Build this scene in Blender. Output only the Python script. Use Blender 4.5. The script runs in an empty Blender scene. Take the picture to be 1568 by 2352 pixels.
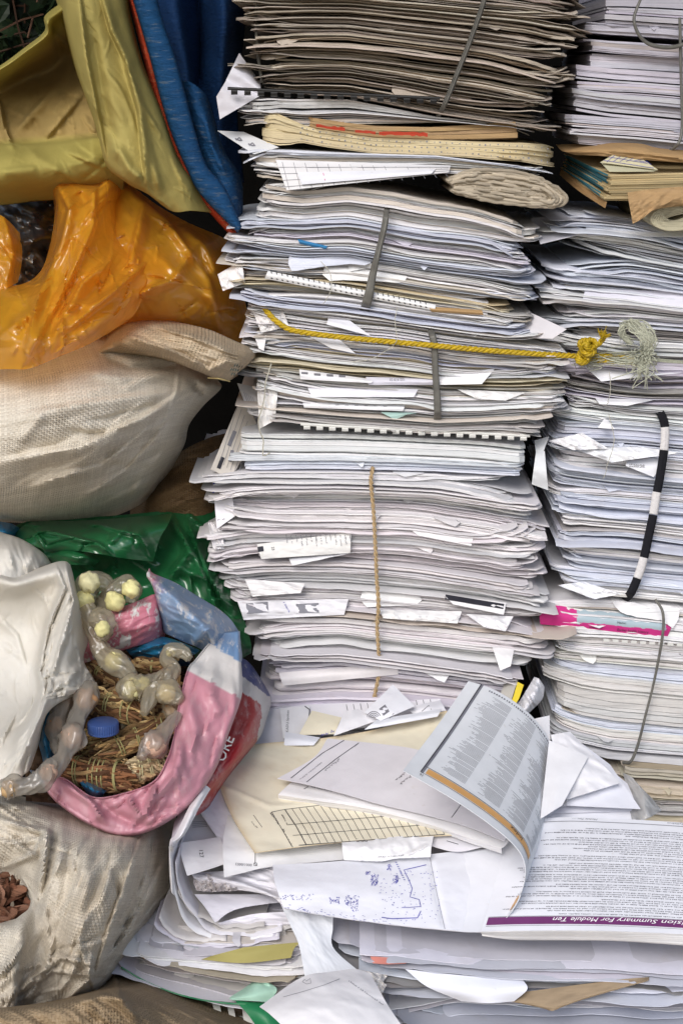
import bpy, math, random
import numpy as np
from mathutils import Vector
R = math.radians
scene = bpy.context.scene
COL = scene.collection

# ---------------------------------------------------------------- camera
CAM = np.array((0.0, -1.67, 1.04)); PITCH = R(14); FPX = 3970.0
cam_d = bpy.data.cameras.new('camera'); cam = bpy.data.objects.new('camera', cam_d)
COL.objects.link(cam); cam.location = CAM; cam.rotation_euler = (R(90) - PITCH, 0, 0)
cam_d.sensor_fit = 'VERTICAL'; cam_d.sensor_height = 36.0; cam_d.lens = 36.0 * FPX / 2352.0
cam_d.clip_start = 0.05; cam_d.clip_end = 200
scene.camera = cam

# ---------------------------------------------------------------- light
SUN_EL, SUN_AZ = 37, 197          # azimuth: compass direction the light comes from (180 = behind the camera)
world = bpy.data.worlds.new('World'); scene.world = world; world.use_nodes = True
wn = world.node_tree.nodes; wl = world.node_tree.links
bg = wn['Background']; sky = wn.new('ShaderNodeTexSky'); sky.sky_type = 'NISHITA'; sky.sun_disc = False
sky.sun_elevation = R(SUN_EL); sky.sun_rotation = R(SUN_AZ)
sky.air_density = 1.0; sky.dust_density = 2.0; sky.ozone_density = 1.2
wl.new(sky.outputs[0], bg.inputs['Color']); bg.inputs['Strength'].default_value = 0.115
sun_d = bpy.data.lights.new('sun', 'SUN'); sun = bpy.data.objects.new('sun', sun_d); COL.objects.link(sun)
sun_d.energy = 1.5; sun_d.angle = R(28); sun_d.color = (1.0, 0.98, 0.96)
az = R(SUN_AZ); el = R(SUN_EL)
sdir = Vector((math.sin(az) * math.cos(el), math.cos(az) * math.cos(el), math.sin(el)))
sun.rotation_euler = sdir.to_track_quat('Z', 'Y').to_euler()
scene.view_settings.view_transform = 'Standard'; scene.view_settings.look = 'None'
scene.view_settings.exposure = 0.49; scene.view_settings.gamma = 1.0
scene.view_settings.use_curve_mapping = False
scene.render.engine = 'CYCLES'
scene.cycles.max_bounces = 7; scene.cycles.diffuse_bounces = 4; scene.cycles.transparent_max_bounces = 12
scene.cycles.use_denoising = True

# ---------------------------------------------------------------- geometry helpers
_f = np.array((0, math.cos(PITCH), -math.sin(PITCH))); _u = np.array((0, math.sin(PITCH), math.cos(PITCH)))
def ray(px, py):
    px = np.asarray(px, float); py = np.asarray(py, float)
    return _f + ((px - 784) / FPX)[..., None] * np.array((1.0, 0, 0)) - ((py - 1176) / FPX)[..., None] * _u
def P(px, py, Y):                       # the point of the sight line through a photo pixel that stands at depth Y
    d = ray(px, py); t = (np.asarray(Y, float) - CAM[1]) / d[..., 1]
    return CAM + d * t[..., None]
def PZ(px, py, z):                      # ... or that lies at height z
    d = ray(px, py); t = (np.asarray(z, float) - CAM[2]) / d[..., 2]
    return CAM + d * t[..., None]

def _hash(i, j, s):
    n = (i.astype(np.int64) * 374761393 + j.astype(np.int64) * 668265263 + int(s) * 1442695041) & 0x7fffffff
    n = ((n ^ (n >> 13)) * 1274126177) & 0x7fffffff
    return ((n ^ (n >> 16)) & 0xffff) / 65535.0
def noise2(x, y, s=0):                  # smooth value noise, -1..1
    x = np.asarray(x, float); y = np.asarray(y, float) + 0 * x; x = x + 0 * y
    i = np.floor(x); j = np.floor(y); fx = x - i; fy = y - j
    fx = fx * fx * fx * (fx * (fx * 6 - 15) + 10); fy = fy * fy * fy * (fy * (fy * 6 - 15) + 10)
    i = i.astype(np.int64); j = j.astype(np.int64)
    a = _hash(i, j, s); b = _hash(i + 1, j, s); c = _hash(i, j + 1, s); d = _hash(i + 1, j + 1, s)
    return 2 * ((a * (1 - fx) + b * fx) * (1 - fy) + (c * (1 - fx) + d * fx) * fy) - 1
def fbm(x, y, s=0, o=4):
    r = 0; a = 1.0; t = 0
    for k in range(o):
        r = r + a * noise2(np.asarray(x) * 2 ** k + 17 * k, np.asarray(y) * 2 ** k + 5 * k, s + k); t += a; a *= 0.5
    return r / t
def ridged(x, y, s=0, o=3):
    r = 0; a = 1.0; t = 0
    for k in range(o):
        r = r + a * (1 - 2 * np.abs(noise2(np.asarray(x) * 2 ** k + 11 * k, np.asarray(y) * 2 ** k + 3 * k, s + k))); t += a; a *= 0.5
    return r / t

class MB:                               # collects geometry for ONE mesh object
    def __init__(s): s.v = []; s.f = []; s.m = []; s.c = []; s.uv = []; s.n = 0
    def add(s, v, faces, col=(1, 1, 1), mat=0, uv=None):
        v = np.asarray(v, float).reshape(-1, 3); n = len(v)
        s.v.append(v)
        c = np.asarray(col, float)
        if c.ndim == 1: c = np.tile(c[:3], (n, 1))
        s.c.append(c[:, :3]); s.uv.append(np.zeros((n, 2)) if uv is None else np.asarray(uv, float).reshape(-1, 2))
        o = s.n
        for q in faces: s.f.append(tuple(int(i) + o for i in q)); s.m.append(mat)
        s.n += n
    def grid(s, v, col=(1, 1, 1), mat=0, uv=None, wrap=False):   # v: (a,b,3)
        a, b = v.shape[:2]; faces = []
        bb = b if wrap else b - 1
        for i in range(a - 1):
            for j in range(bb):
                k = (j + 1) % b
                faces.append((i * b + j, i * b + k, (i + 1) * b + k, (i + 1) * b + j))
        c = np.asarray(col, float)
        if c.ndim == 3: c = c.reshape(-1, 3)
        s.add(v.reshape(-1, 3), faces, c, mat, uv)
    def loft(s, v, col=(1, 1, 1), mat=0, uv=None):                # closed cross sections v: (a,b,3) with end caps
        a, b = v.shape[:2]
        faces = [(i * b + j, i * b + (j + 1) % b, (i + 1) * b + (j + 1) % b, (i + 1) * b + j) for i in range(a - 1) for j in range(b)]
        faces.append(tuple(range(b - 1, -1, -1))); faces.append(tuple((a - 1) * b + j for j in range(b)))
        s.add(v.reshape(-1, 3), faces, col, mat, uv)
    def tube(s, pts, r, col=(1, 1, 1), mat=0, n=8, flat=1.0):
        pts = np.asarray(pts, float); m = len(pts); r = np.broadcast_to(np.asarray(r, float), (m,))
        t = np.gradient(pts, axis=0); t /= np.linalg.norm(t, axis=1)[:, None] + 1e-12
        ref = np.array((0.0, -1, 0.02)); out = np.zeros((m, n, 3)); an = np.arange(n) / n * 2 * math.pi
        for i in range(m):
            a = np.cross(t[i], ref)
            if np.linalg.norm(a) < 1e-3: a = np.cross(t[i], (1, 0, 0.1))
            a /= np.linalg.norm(a); b = np.cross(a, t[i])
            out[i] = pts[i] + r[i] * (np.cos(an)[:, None] * a + flat * np.sin(an)[:, None] * b)
        L = np.concatenate(([0], np.cumsum(np.linalg.norm(np.diff(pts, axis=0), axis=1))))
        uv = np.stack(np.broadcast_arrays((an / 6.283)[None, :], L[:, None]), -1)
        s.loft(out, col, mat, uv)
    def build(s, name, mats, parent=None, label=None, cat=None, group=None, kind=None, smooth=40, loc=None, solid=None):
        v = np.concatenate(s.v); c = np.concatenate(s.c); uv = np.concatenate(s.uv)
        if parent is not None: o0 = np.array(parent['_org'] if '_org' in parent else parent.location)
        elif loc is not None: o0 = np.asarray(loc, float)
        else: lo = v.min(0); hi = v.max(0); o0 = np.array(((lo[0] + hi[0]) / 2, (lo[1] + hi[1]) / 2, lo[2]))
        me = bpy.data.meshes.new(name); me.from_pydata((v - o0).tolist(), [], s.f)
        if not isinstance(mats, (list, tuple)): mats = [mats]
        for m in mats: me.materials.append(m)
        me.polygons.foreach_set('material_index', s.m)
        ca = me.color_attributes.new('Col', 'FLOAT_COLOR', 'POINT')
        ca.data.foreach_set('color', np.concatenate([c, np.ones((len(c), 1))], 1).astype(np.float32).ravel())
        ul = me.uv_layers.new(name='UVMap'); li = np.zeros(len(me.loops), np.int32); me.loops.foreach_get('vertex_index', li)
        ul.data.foreach_set('uv', uv[li].astype(np.float32).ravel())
        if smooth:
            me.polygons.foreach_set('use_smooth', np.ones(len(me.polygons), bool)); me.set_sharp_from_angle(angle=R(smooth))
        me.validate(); me.update()
        ob = bpy.data.objects.new(name, me); COL.objects.link(ob)
        if parent is not None: ob.parent = parent
        else: ob.location = o0
        tag(ob, label, cat, group, kind)
        if solid:
            md = ob.modifiers.new('thickness', 'SOLIDIFY'); md.thickness = solid; md.offset = 0
        return ob
def tag(o, label=None, cat=None, group=None, kind=None):
    if label: o['label'] = label
    if cat: o['category'] = cat
    if group: o['group'] = group
    if kind: o['kind'] = kind
def empty(name, loc, label, cat, group=None):
    o = bpy.data.objects.new(name, None); COL.objects.link(o); o.location = loc; o.empty_display_size = 0.02
    tag(o, label, cat, group); return o

def crom(p, n):                          # Catmull-Rom through the rows of p (any trailing dims), n samples
    p = np.asarray(p, float); m = len(p)
    if m == 2: t = np.linspace(0, 1, n).reshape((-1,) + (1,) * (p.ndim - 1)); return p[0] * (1 - t) + p[1] * t
    q = np.concatenate([2 * p[:1] - p[1:2], p, 2 * p[-1:] - p[-2:-1]])
    u = np.linspace(0, m - 1, n); i = np.minimum(u.astype(int), m - 2); t = (u - i).reshape((-1,) + (1,) * (p.ndim - 1))
    a, b, c, d = q[i], q[i + 1], q[i + 2], q[i + 3]
    return 0.5 * (2 * b + (c - a) * t + (2 * a - 5 * b + 4 * c - d) * t ** 2 + (3 * b - a - 3 * c + d) * t ** 3)
def seg_dist(px, py, line):              # distance to a pixel polyline and the signed side
    best = np.full(px.shape, 1e9); side = np.zeros(px.shape); along = np.zeros(px.shape)
    L = 0; tot = sum(math.dist(line[i], line[i + 1]) for i in range(len(line) - 1))
    for (x0, y0), (x1, y1) in zip(line[:-1], line[1:]):
        dx, dy = x1 - x0, y1 - y0; l = math.hypot(dx, dy)
        t = np.clip(((px - x0) * dx + (py - y0) * dy) / (l * l), 0, 1)
        d = np.hypot(px - x0 - t * dx, py - y0 - t * dy); k = d < best
        best = np.where(k, d, best); side = np.where(k, np.sign((px - x0) * dy - (py - y0) * dx), side)
        along = np.where(k, (L + t * l) / tot, along); L += l
    return best, side, along
def rfolds(seed, n, box, ang, spread, L, w, a):   # random sharp creases inside a pixel box
    rg = np.random.default_rng(seed); out = []
    for i in range(n):
        x, y = rg.uniform(box[0], box[2]), rg.uniform(box[1], box[3]); th = R(ang + rg.normal(0, spread)); l = rg.uniform(*L); k = rg.normal(0, .25)
        q = [(x + l * t * math.cos(th + k * t), y + l * t * math.sin(th + k * t)) for t in (-.5, -.15, .2, .5)]
        out.append((q, rg.uniform(*w), rg.uniform(*a) * rg.choice([1, 1, -1]), int(rg.choice([-1, 1]))))
    return out
def fold_depth(px, py, folds):           # sum of traced folds: (line, half-width px, height m [, sharp side])
    h = np.zeros(px.shape)
    for f in folds:
        line, w, a = f[:3]; d, sd, al = seg_dist(px, py, line)
        tap = np.clip(np.minimum(al, 1 - al) * 5 + 0.25, 0, 1) if len(f) < 5 else 1
        if len(f) > 3 and f[3]: ww = np.where(sd * f[3] > 0, w * 0.38, w)
        else: ww = w
        h += a * tap * np.exp(-(d / ww) ** 2)
    return h
def patch(rows, nu, nv, folds=(), wr=(), Yadd=None):
    """rows: control rows of (px,py,Y); returns dense points (nu,nv,3), pixel positions and a metric uv."""
    rows = np.asarray(rows, float); g = crom(rows, nu); g = crom(np.swapaxes(g, 0, 1), nv); g = np.swapaxes(g, 0, 1)
    px, py, Y = g[..., 0], g[..., 1], g[..., 2]
    h = fold_depth(px, py, folds)
    for (ang, sa, sc, amp, seed, kind) in wr:     # wrinkles running along direction ang
        ca, sn = math.cos(R(ang)), math.sin(R(ang)); a = (px * ca + py * sn) / sa; b = (-px * sn + py * ca) / sc
        wv = 0.35 * noise2(px / 90, py / 90, seed + 50)
        h = h + amp * (ridged(a, b + wv, seed) if kind == 'r' else fbm(a, b + wv, seed))
    Y = Y - h
    if Yadd is not None: Y = Y + Yadd
    pts = P(px, py, Y)
    du = np.concatenate([np.zeros((1, nv)), np.cumsum(np.linalg.norm(np.diff(pts, axis=0), axis=2), 0)]).mean(1)
    dv = np.concatenate([np.zeros((nu, 1)), np.cumsum(np.linalg.norm(np.diff(pts, axis=1), axis=2), 1)], 1).mean(0)
    uv = np.stack(np.broadcast_arrays(dv[None, :], du[:, None]), -1)
    return pts, px, py, uv

# ---------------------------------------------------------------- materials
class NT:
    def __init__(s, name):
        s.m = bpy.data.materials.new(name); s.m.use_nodes = True; s.t = s.m.node_tree; s.t.nodes.clear()
        s.out = s('OutputMaterial'); s.b = s('BsdfPrincipled'); s.l(s.b.outputs[0], s.out.inputs[0])
    def __call__(s, typ, **kw):
        n = s.t.nodes.new('ShaderNode' + typ)
        for k, v in kw.items(): setattr(n, k, v)
        return n
    def l(s, a, b): s.t.links.new(a, b)
    def set(s, sock, v):
        if hasattr(v, 'is_output') or isinstance(v, bpy.types.NodeSocket): s.l(v, sock)
        else: sock.default_value = v
    def math(s, op, a, b=None, c=None, clamp=False):
        n = s('Math', operation=op, use_clamp=clamp); s.set(n.inputs[0], a)
        if b is not None: s.set(n.inputs[1], b)
        if c is not None: s.set(n.inputs[2], c)
        return n.outputs[0]
    def mix(s, f, a, b, mode='MIX'):
        n = s('Mix', data_type='RGBA', blend_type=mode, clamp_factor=True)
        s.set(n.inputs[0], f)
        for i, v in ((6, a), (7, b)):
            s.set(n.inputs[i], (v[0], v[1], v[2], 1) if isinstance(v, (tuple, list)) else v)
        return n.outputs[2]
    def noise(s, vec, scale, detail=3, rough=0.5):
        n = s('TexNoise'); s.l(vec, n.inputs['Vector']); n.inputs['Scale'].default_value = scale
        n.inputs['Detail'].default_value = detail; n.inputs['Roughness'].default_value = rough; return n.outputs['Fac']
    def ramp(s, f, lo, hi, a=0.0, b=1.0):
        n = s('MapRange', clamp=True); s.l(f, n.inputs[0])
        for i, v in ((1, lo), (2, hi), (3, a), (4, b)): n.inputs[i].default_value = v
        return n.outputs[0]
    def mapping(s, vec, scale=(1, 1, 1), rot=(0, 0, 0)):
        n = s('Mapping'); s.l(vec, n.inputs[0]); n.inputs['Scale'].default_value = scale; n.inputs['Rotation'].default_value = rot; return n.outputs[0]
    def pos(s):                              # object coordinates, shifted per object so that no two share a pattern
        tc = s('TexCoord'); oi = s('ObjectInfo'); n = s('VectorMath', operation='ADD')
        k = s.math('MULTIPLY', oi.outputs['Random'], 37.0); cx = s('CombineXYZ')
        s.l(k, cx.inputs[0]); s.l(k, cx.inputs[1]); s.l(tc.outputs['Object'], n.inputs[0]); s.l(cx.outputs[0], n.inputs[1]); return n.outputs[0]
    def uv(s): return s('TexCoord').outputs['UV']
    def col(s): return s('VertexColor', layer_name='Col').outputs[0]
    def bump(s, h, strength=0.3, dist=0.001, prev=None):
        n = s('Bump'); n.inputs['Strength'].default_value = strength; n.inputs['Distance'].default_value = dist
        s.l(h, n.inputs['Height'])
        if prev is not None: s.l(prev, n.inputs['Normal'])
        return n.outputs[0]
    def fin(s, color, rough=0.8, spec=0.3, normal=None, **kw):
        i = s.b.inputs; s.set(i['Base Color'], (color[0], color[1], color[2], 1) if isinstance(color, (tuple, list)) else color)
        s.set(i['Roughness'], rough); i['Specular IOR Level'].default_value = spec
        if normal is not None: s.l(normal, i['Normal'])
        for k, v in kw.items(): s.set(i[k.replace('_', ' ')], v)
        return s.m

def paper_mat(name, streak=0.5, stain=0.25, bump=0.35):
    t = NT(name); p = t.pos(); c = t.col()
    st = t.noise(t.mapping(p, (9, 9, 1500)), 1.0, 2, 0.6)          # page edges
    bl = t.noise(p, 28, 4, 0.6); fine = t.noise(p, 260, 2)
    s2 = t.noise(t.mapping(p, (4, 4, 620)), 1.0, 3, .7)
    ge = t('NewGeometry'); sx = t('SeparateXYZ'); t.l(ge.outputs['True Normal'], sx.inputs[0]); face = t.ramp(t.math('ABSOLUTE', sx.outputs[2]), .55, .85, 1.0, 0.0)   # page edges only, not sheet faces
    st = t.math('ADD', t.math('MULTIPLY', t.math('SUBTRACT', st, .5), face), .5); s2 = t.math('ADD', t.math('MULTIPLY', t.math('SUBTRACT', s2, .5), face), .5)
    v = t.math('ADD', t.ramp(bl, .3, .7, .92, 1.04), t.math('ADD', t.ramp(st, .25, .75, -streak * .22, streak * .08), t.ramp(s2, .34, .5, -streak * .34, 0.0)))
    hs = t('HueSaturation'); t.l(v, hs.inputs['Value']); t.l(c, hs.inputs['Color'])
    dirt = t.ramp(t.noise(t.mapping(p, (14, 14, 120)), 1.0, 5, 0.65), .58, .78, 0, stain)
    col = t.mix(dirt, hs.outputs[0], (.36, .27, .18))
    h = t.math('ADD', t.math('ADD', st, t.math('MULTIPLY', s2, 1.5)), t.math('MULTIPLY', fine, .25))
    return t.fin(col, .82, .22, t.bump(h, bump, .0012))
def flat_mat(name, col, rough=.6, spec=.3, var=.15, scale=60, bump=.15, bd=.0006):
    t = NT(name); p = t.pos(); n = t.noise(p, scale, 4, .6)
    hs = t('HueSaturation'); t.l(t.ramp(n, .3, .7, 1 - var, 1 + var * .6), hs.inputs['Value']); hs.inputs['Color'].default_value = (*col, 1)
    return t.fin(hs.outputs[0], rough, spec, t.bump(n, bump, bd))
def sheet_mat(name):                         # smooth sheet face: colour attribute, light cockling
    t = NT(name); p = t.pos(); n = t.noise(p, 30, 4, .6); n2 = t.noise(p, 9, 3)
    hs = t('HueSaturation'); t.l(t.ramp(n, .3, .7, .94, 1.03), hs.inputs['Value']); t.l(t.col(), hs.inputs['Color'])
    spot = t.ramp(t.noise(p, 55, 5, .7), .66, .76, 0, .3)
    col = t.mix(spot, hs.outputs[0], (.42, .33, .22))
    return t.fin(col, .7, .3, t.bump(t.math('ADD', n, t.math('MULTIPLY', n2, 2.0)), .35, .0015))
M = {}
M['paper'] = paper_mat('paper_edges')
M['news'] = paper_mat('newsprint_edges', .9, .35, .5)
M['book'] = paper_mat('book_block_edges', .55, .15, .3)
M['sheet'] = sheet_mat('paper_sheet')
M['pale_ink'] = flat_mat('pale_print', (.40, .41, .44), .7, .2, .1); M['ink'] = flat_mat('printing_ink', (.03, .03, .04), .6, .3, .2)
M['grey_ink'] = flat_mat('grey_print', (.22, .22, .25), .7, .2, .2)
M['blue_ink'] = flat_mat('blue_ink', (.10, .10, .42), .7, .2, .3)
M['strap'] = flat_mat('grey_plastic_strap', (.14, .135, .12), .45, .4, .25, 120)
M['ground'] = flat_mat('ground_earth', (.30, .24, .18), .95, .1, .35, 30, .6, .004)
M['wall'] = flat_mat('gap_shade_black', (.006, .0055, .005), .95, .1, .3, 20, .5, .004)  # near black: the shade of the deep gaps is put into this colour
# ---------------------------------------------------------------- the setting
g = MB(); g.grid(np.array([[(-40, -40, 0), (40, -40, 0)], [(-40, 40, 0), (40, 40, 0)]], float)); g.build('ground', M['ground'], kind='structure', smooth=None)
def box(mb, lo, hi, col=(1, 1, 1), mat=0):
    (a, b, c), (d, e, f) = lo, hi
    mb.add([(a, b, c), (d, b, c), (d, e, c), (a, e, c), (a, b, f), (d, b, f), (d, e, f), (a, e, f)],
           [(0, 3, 2, 1), (4, 5, 6, 7), (0, 1, 5, 4), (1, 2, 6, 5), (2, 3, 7, 6), (3, 0, 4, 7)], col, mat)
w = MB(); box(w, (-1.6, .62, 0), (1.8, .74, 2.3)); w.build('wall', M['wall'], kind='structure', smooth=None)  # backing added behind the stacks so the gaps between them stay black
w = MB(); box(w, (-1.6, -.74, 1.86), (1.8, .62, 1.90)); w.build('shade_panel', M['wall'], kind='structure', smooth=None)  # unseen panel added overhead to shade the upper part of the stacks

# ---------------------------------------------------------------- paper bundles
WHITE = (.82, .815, .83); COOL = (.72, .75, .85); LAV = (.67, .64, .72); CREAM = (.72, .64, .48); NEWS = (.50, .43, .36); TAN = (.48, .36, .23); PINKW = (.80, .765, .785); GREY = (.55, .53, .52)
ORD = ['first', 'second', 'third', 'fourth', 'fifth', 'sixth', 'seventh', 'eighth', 'ninth', 'tenth', 'eleventh', 'twelfth', 'thirteenth', 'fourteenth', 'fifteenth', 'sixteenth', 'seventeenth', 'eighteenth', 'nineteenth', 'twentieth']
def ordinal(i, n):
    if i == 0: return 'topmost'
    if i == n - 1: return 'lowest'
    if i < n / 2: return ORD[i] + ' from top'
    return ORD[n - 1 - i] + ' from bottom'
def ipl(pts, px):
    pts = sorted(pts); return np.interp(px, [a for a, b in pts], [b for a, b in pts])
def slab(mb, xs, yf, yb, zb, zt, col, mat=0, rnd=False, droop=0, dl=.012):
    """one layer of paper: stations xs, front edge yf(x), back yb, bottom zb(x), top zt(x)."""
    t = zt - zb; Y = []; Z = []; d = droop
    if rnd:
        for a, b in ((.55, 0), (.14, .2), (0, .5), (.14, .8), (.55, 1)): Y.append(yf + a * t); Z.append(zb + b * t - d)
    else:
        Y += [yf, yf + .0002]; Z += [zb - d, zt - d]
    for k, fr in ((dl * .5, .35), (dl, .0), (.07, 0)): Y.append(yf + k); Z.append(zt - d * fr)
    Y.append(np.full_like(xs, yb)); Z.append(zt); Y.append(np.full_like(xs, yb)); Z.append(zb)
    for k, fr in ((.07, 0), (dl, 0), (dl * .5, .35)): Y.append(yf + k); Z.append(zb - d * fr)
    v = np.stack([np.stack([xs, y, z], -1) for y, z in zip(Y, Z)], 1)
    mb.loft(v, col, mat)
def flap(mb, rg, xa, xb, yref, zfun, out, drop, col, mat=0, torn=.25, bulge=.3, tri=False):
    """a sheet edge sticking out of the pile and hanging over the layers below it"""
    n = max(6, int((xb - xa) / .005)); m = 8; xs = np.linspace(xa, xb, n); s = rg.integers(1 << 30)
    ll = np.clip(1 + torn * 1.3 * noise2(xs * 22, 0, s) + torn * .35 * noise2(xs * 260, 3, s), .15, 1.6)
    e = np.minimum(xs - xa, xb - xs) / .004; ll *= np.clip(.55 + .45 * e, .3, 1)
    ll *= 1 + rg.uniform(-.5, .5) * (np.linspace(-1, 1, n))
    if tri:
        pk = rg.uniform(.1, .9); u = np.linspace(0, 1, n); ll = np.clip(np.minimum(u / pk, (1 - u) / (1 - pk)), .04, 1) * rg.uniform(.7, 1.3)
    q = np.linspace(0, 1, m)[None, :]; o = (out * ll)[:, None]; dd = (drop * ll)[:, None]
    y = yref + .03 - q * (.03 + o) ; u = np.clip((q * (.03 + o) - .03) / o, 0, 1)
    z = zfun(xs)[:, None] - dd * u ** 1.6 + bulge * drop * np.sin(u * 3.1) * noise2(xs * 40, 1, s)[:, None]
    x = np.broadcast_to(xs[:, None], z.shape) + u * .004 * noise2(xs * 50, 9, s)[:, None]
    v = np.stack([x, y, z], -1); b = v.copy(); b[..., 2] -= .00025; b[..., 1] += .00015
    mb.loft(np.concatenate([v, b[:, ::-1]], 1), col, mat)
class Bundle: pass
def bundle(top, bot, left, right, n, layers, colors, name, noun, where, cat, group, seed, Y=0.0, depth=.22, fill=(.7, .95), loose=.12,
           yj=.004, lj=.0016, xj=.006, lx=.002, rnd=0.0, lift=.002, corner=.012, flaps=0, wave=.35, mat='paper', weights=None, extra=None, labels=None, jag=.0006, bits=.6, cj=.05, sgap=.6, sig=.6, aged=.04, thin=0, ly_=.010, flapdrop=(.006, .018), backs=None):
    rg = np.random.default_rng(seed); L = int(sum(layers)) if hasattr(layers, '__len__') else n * layers
    per = layers if hasattr(layers, '__len__') else [layers] * n
    allpx = np.linspace(min(p for _, p in left) - 60, max(p for _, p in right) + 60, 160)
    T = P(allpx, ipl(top, allpx), Y); B = P(allpx, ipl(bot, allpx), Y); X = T[:, 0]; zt = T[:, 2]; zb = B[:, 2]
    bx = B[:, 0]; zb = np.interp(X, bx, zb)
    w0 = np.concatenate([np.exp(rg.normal(0, sig, k)) * (weights[i] / k if weights else rg.uniform(.7, 1.4)) for i, k in enumerate(per)][::1])
    W = np.stack([w0[l] * np.exp(wave * .5 * noise2(X * 5 + 3 * l, l * 7.3, seed) + wave * .45 * noise2(X * 17, l * 3.1, seed + 5)) for l in range(L)])
    F = np.concatenate([np.zeros((1, len(X))), np.cumsum(W, 0)]); F /= F[-1]
    F = 1 - F                              # layer 0 is the top
    bd = Bundle(); bd.X = X; bd.obs = []; bd.Y = Y; bd.z = lambda xx, f: np.interp(xx, X, zt) * f + np.interp(xx, X, zb) * (1 - f)
    ly = np.array([a for a, _ in left]); lp = np.array([b for _, b in left]); ry = np.array([a for a, _ in right]); rp = np.array([b for _, b in right])
    l = 0
    for i in range(n):
        mb = MB(); c0 = np.array(colors[i % len(colors)] if not callable(colors) else colors(i, rg))
        c0 = c0 * rg.uniform(.93, 1.05)
        pyl = np.interp(lp.mean(), allpx, ipl(top, allpx) * F[l + per[i] // 2] + ipl(bot, allpx) * (1 - F[l + per[i] // 2]))
        pyr = np.interp(rp.mean(), allpx, ipl(top, allpx) * F[l + per[i] // 2] + ipl(bot, allpx) * (1 - F[l + per[i] // 2]))
        sx0 = P(np.interp(pyl, ly, lp), pyl, Y)[0] + rg.normal(0, xj); sx1 = P(np.interp(pyr, ry, rp), pyr, Y)[0] + rg.normal(0, xj)
        sy = rg.normal(0, yj); yaw = rg.normal(0, .012); cl = abs(rg.normal(0, corner)); cr = abs(rg.normal(0, corner))
        ll_, lr_ = rg.normal(0, lift), rg.normal(0, lift); isr = rg.random() < rnd; sd = int(rg.integers(1 << 30))
        for k in range(per[i]):
            yw = yaw + rg.normal(0, ly_); de0, de1 = [(rg.normal(0, .0035) if rg.random() < .16 * min(1, loose * 8) else 0) for _ in (0, 1)]
            x0 = sx0 + rg.normal(0, lx); x1 = sx1 + rg.normal(0, lx); yo = sy + rg.normal(0, lj); dr = 0; dl = .012
            if rg.random() < loose:
                yo -= abs(rg.normal(.004, .005)); dr = abs(rg.normal(.0008, .0012)); x0 += rg.normal(0, .006); x1 += rg.normal(0, .006)
            xs = np.linspace(x0, x1, max(8, int((x1 - x0) / .0055)))
            a = np.interp(xs, X, zb + (zt - zb) * F[l]); b = np.interp(xs, X, zb + (zt - zb) * F[l + 1])
            f = (rg.uniform(.3, .75) if rg.random() < .10 + loose * .5 else rg.uniform(max(fill[0], .84), max(fill[1], .985))) * (sgap if k == per[i] - 1 and per[i] > 1 else 1); tt = np.maximum((a - b) * f, .00025)
            if thin: tt = np.minimum(tt, thin * rg.uniform(.5, 2.2))
            dL = xs - x0; dR = x1 - xs
            lf = ll_ * np.clip(1 - dL / .07, 0, 1) ** 2 + lr_ * np.clip(1 - dR / .07, 0, 1) ** 2 + dr * .6 * noise2(xs * 30, 4, sd + k) + .0016 * min(1, loose * 5) * (np.clip(1 - dL / .06, 0, 1) + np.clip(1 - dR / .06, 0, 1)) * noise2(xs * 90, k * .6, sd + 9) + de0 * np.clip(1 - dL / .022, 0, 1) ** 1.3 + de1 * np.clip(1 - dR / .022, 0, 1) ** 1.3
            y = Y + yo + yw * (xs - xs.mean()) + .0012 * noise2(xs * 6, 1, sd) + lj * .3 * noise2(xs * 24, k, sd) + jag * noise2(xs * 230, k, sd + 1) + .0045 * min(1, loose * 5) * (np.clip(1 - dL / .06, 0, 1) + np.clip(1 - dR / .06, 0, 1)) * noise2(xs * 70, k * .8, sd + 12)
            for dd, c in ((dL, cl), (dR, cr)):
                c = c * (1 + .15 * noise2(np.array(k * .7), 0, sd)) + .0015
                y = y + np.where(dd < c, c - np.sqrt(np.maximum(c * c - (c - dd) ** 2, 0)), 0) * .8
            cc = np.clip(c0 * rg.uniform(.97 - cj, 1.0 + cj * .8) + rg.normal(0, .008, 3), .02, .86)
            if rg.random() < aged: cc = cc * rg.uniform(.75, 1) * np.array((.97, .89, .77))
            slab(mb, xs, y, Y + depth + rg.normal(0, .004), b + lf, b + tt + lf, cc, 0, isr, dr, dl)
            l += 1
        nf = rg.poisson(flaps)
        for q in range(nf):
            lay = l - 1 - rg.integers(per[i]); ln = rg.uniform(.03, .13); xa = rg.uniform(sx0, max(sx0 + .001, sx1 - ln)); xb = min(xa + ln, sx1)
            zf = lambda xx, lay=lay: np.interp(xx, X, zb + (zt - zb) * F[lay]) + .0003
            cc = np.clip(c0 * rg.uniform(1.0, 1.1), 0, .84); dr = rg.uniform(*flapdrop)
            if xb - xa > .02: flap(mb, rg, xa, xb, Y + sy - .002, zf, rg.uniform(.006, .012), dr, cc, 0, rg.choice([.04, .1, .25]))
        for q in range(rg.poisson(bits)):
            lay = l - 1 - rg.integers(per[i]); ln = rg.uniform(.006, .032); xa = rg.uniform(sx0 + .004, max(sx0 + .005, sx1 - ln)); xb = min(xa + ln, sx1)
            zf = lambda xx, lay=lay: np.interp(xx, X, zb + (zt - zb) * F[lay]) + .0002
            if xb - xa > .005: flap(mb, rg, xa, xb, Y + sy - .001, zf, rg.uniform(.002, .007), rg.uniform(.001, .0055), np.clip(c0 * rg.uniform(.95, 1.1), 0, .84), 0, .4, .25, rg.random() < .75)
        if extra and i in extra: extra[i](mb, bd)
        lab = labels[i] if labels and i in labels else f'{noun}, {ordinal(i, n)} in {where}'
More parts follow.
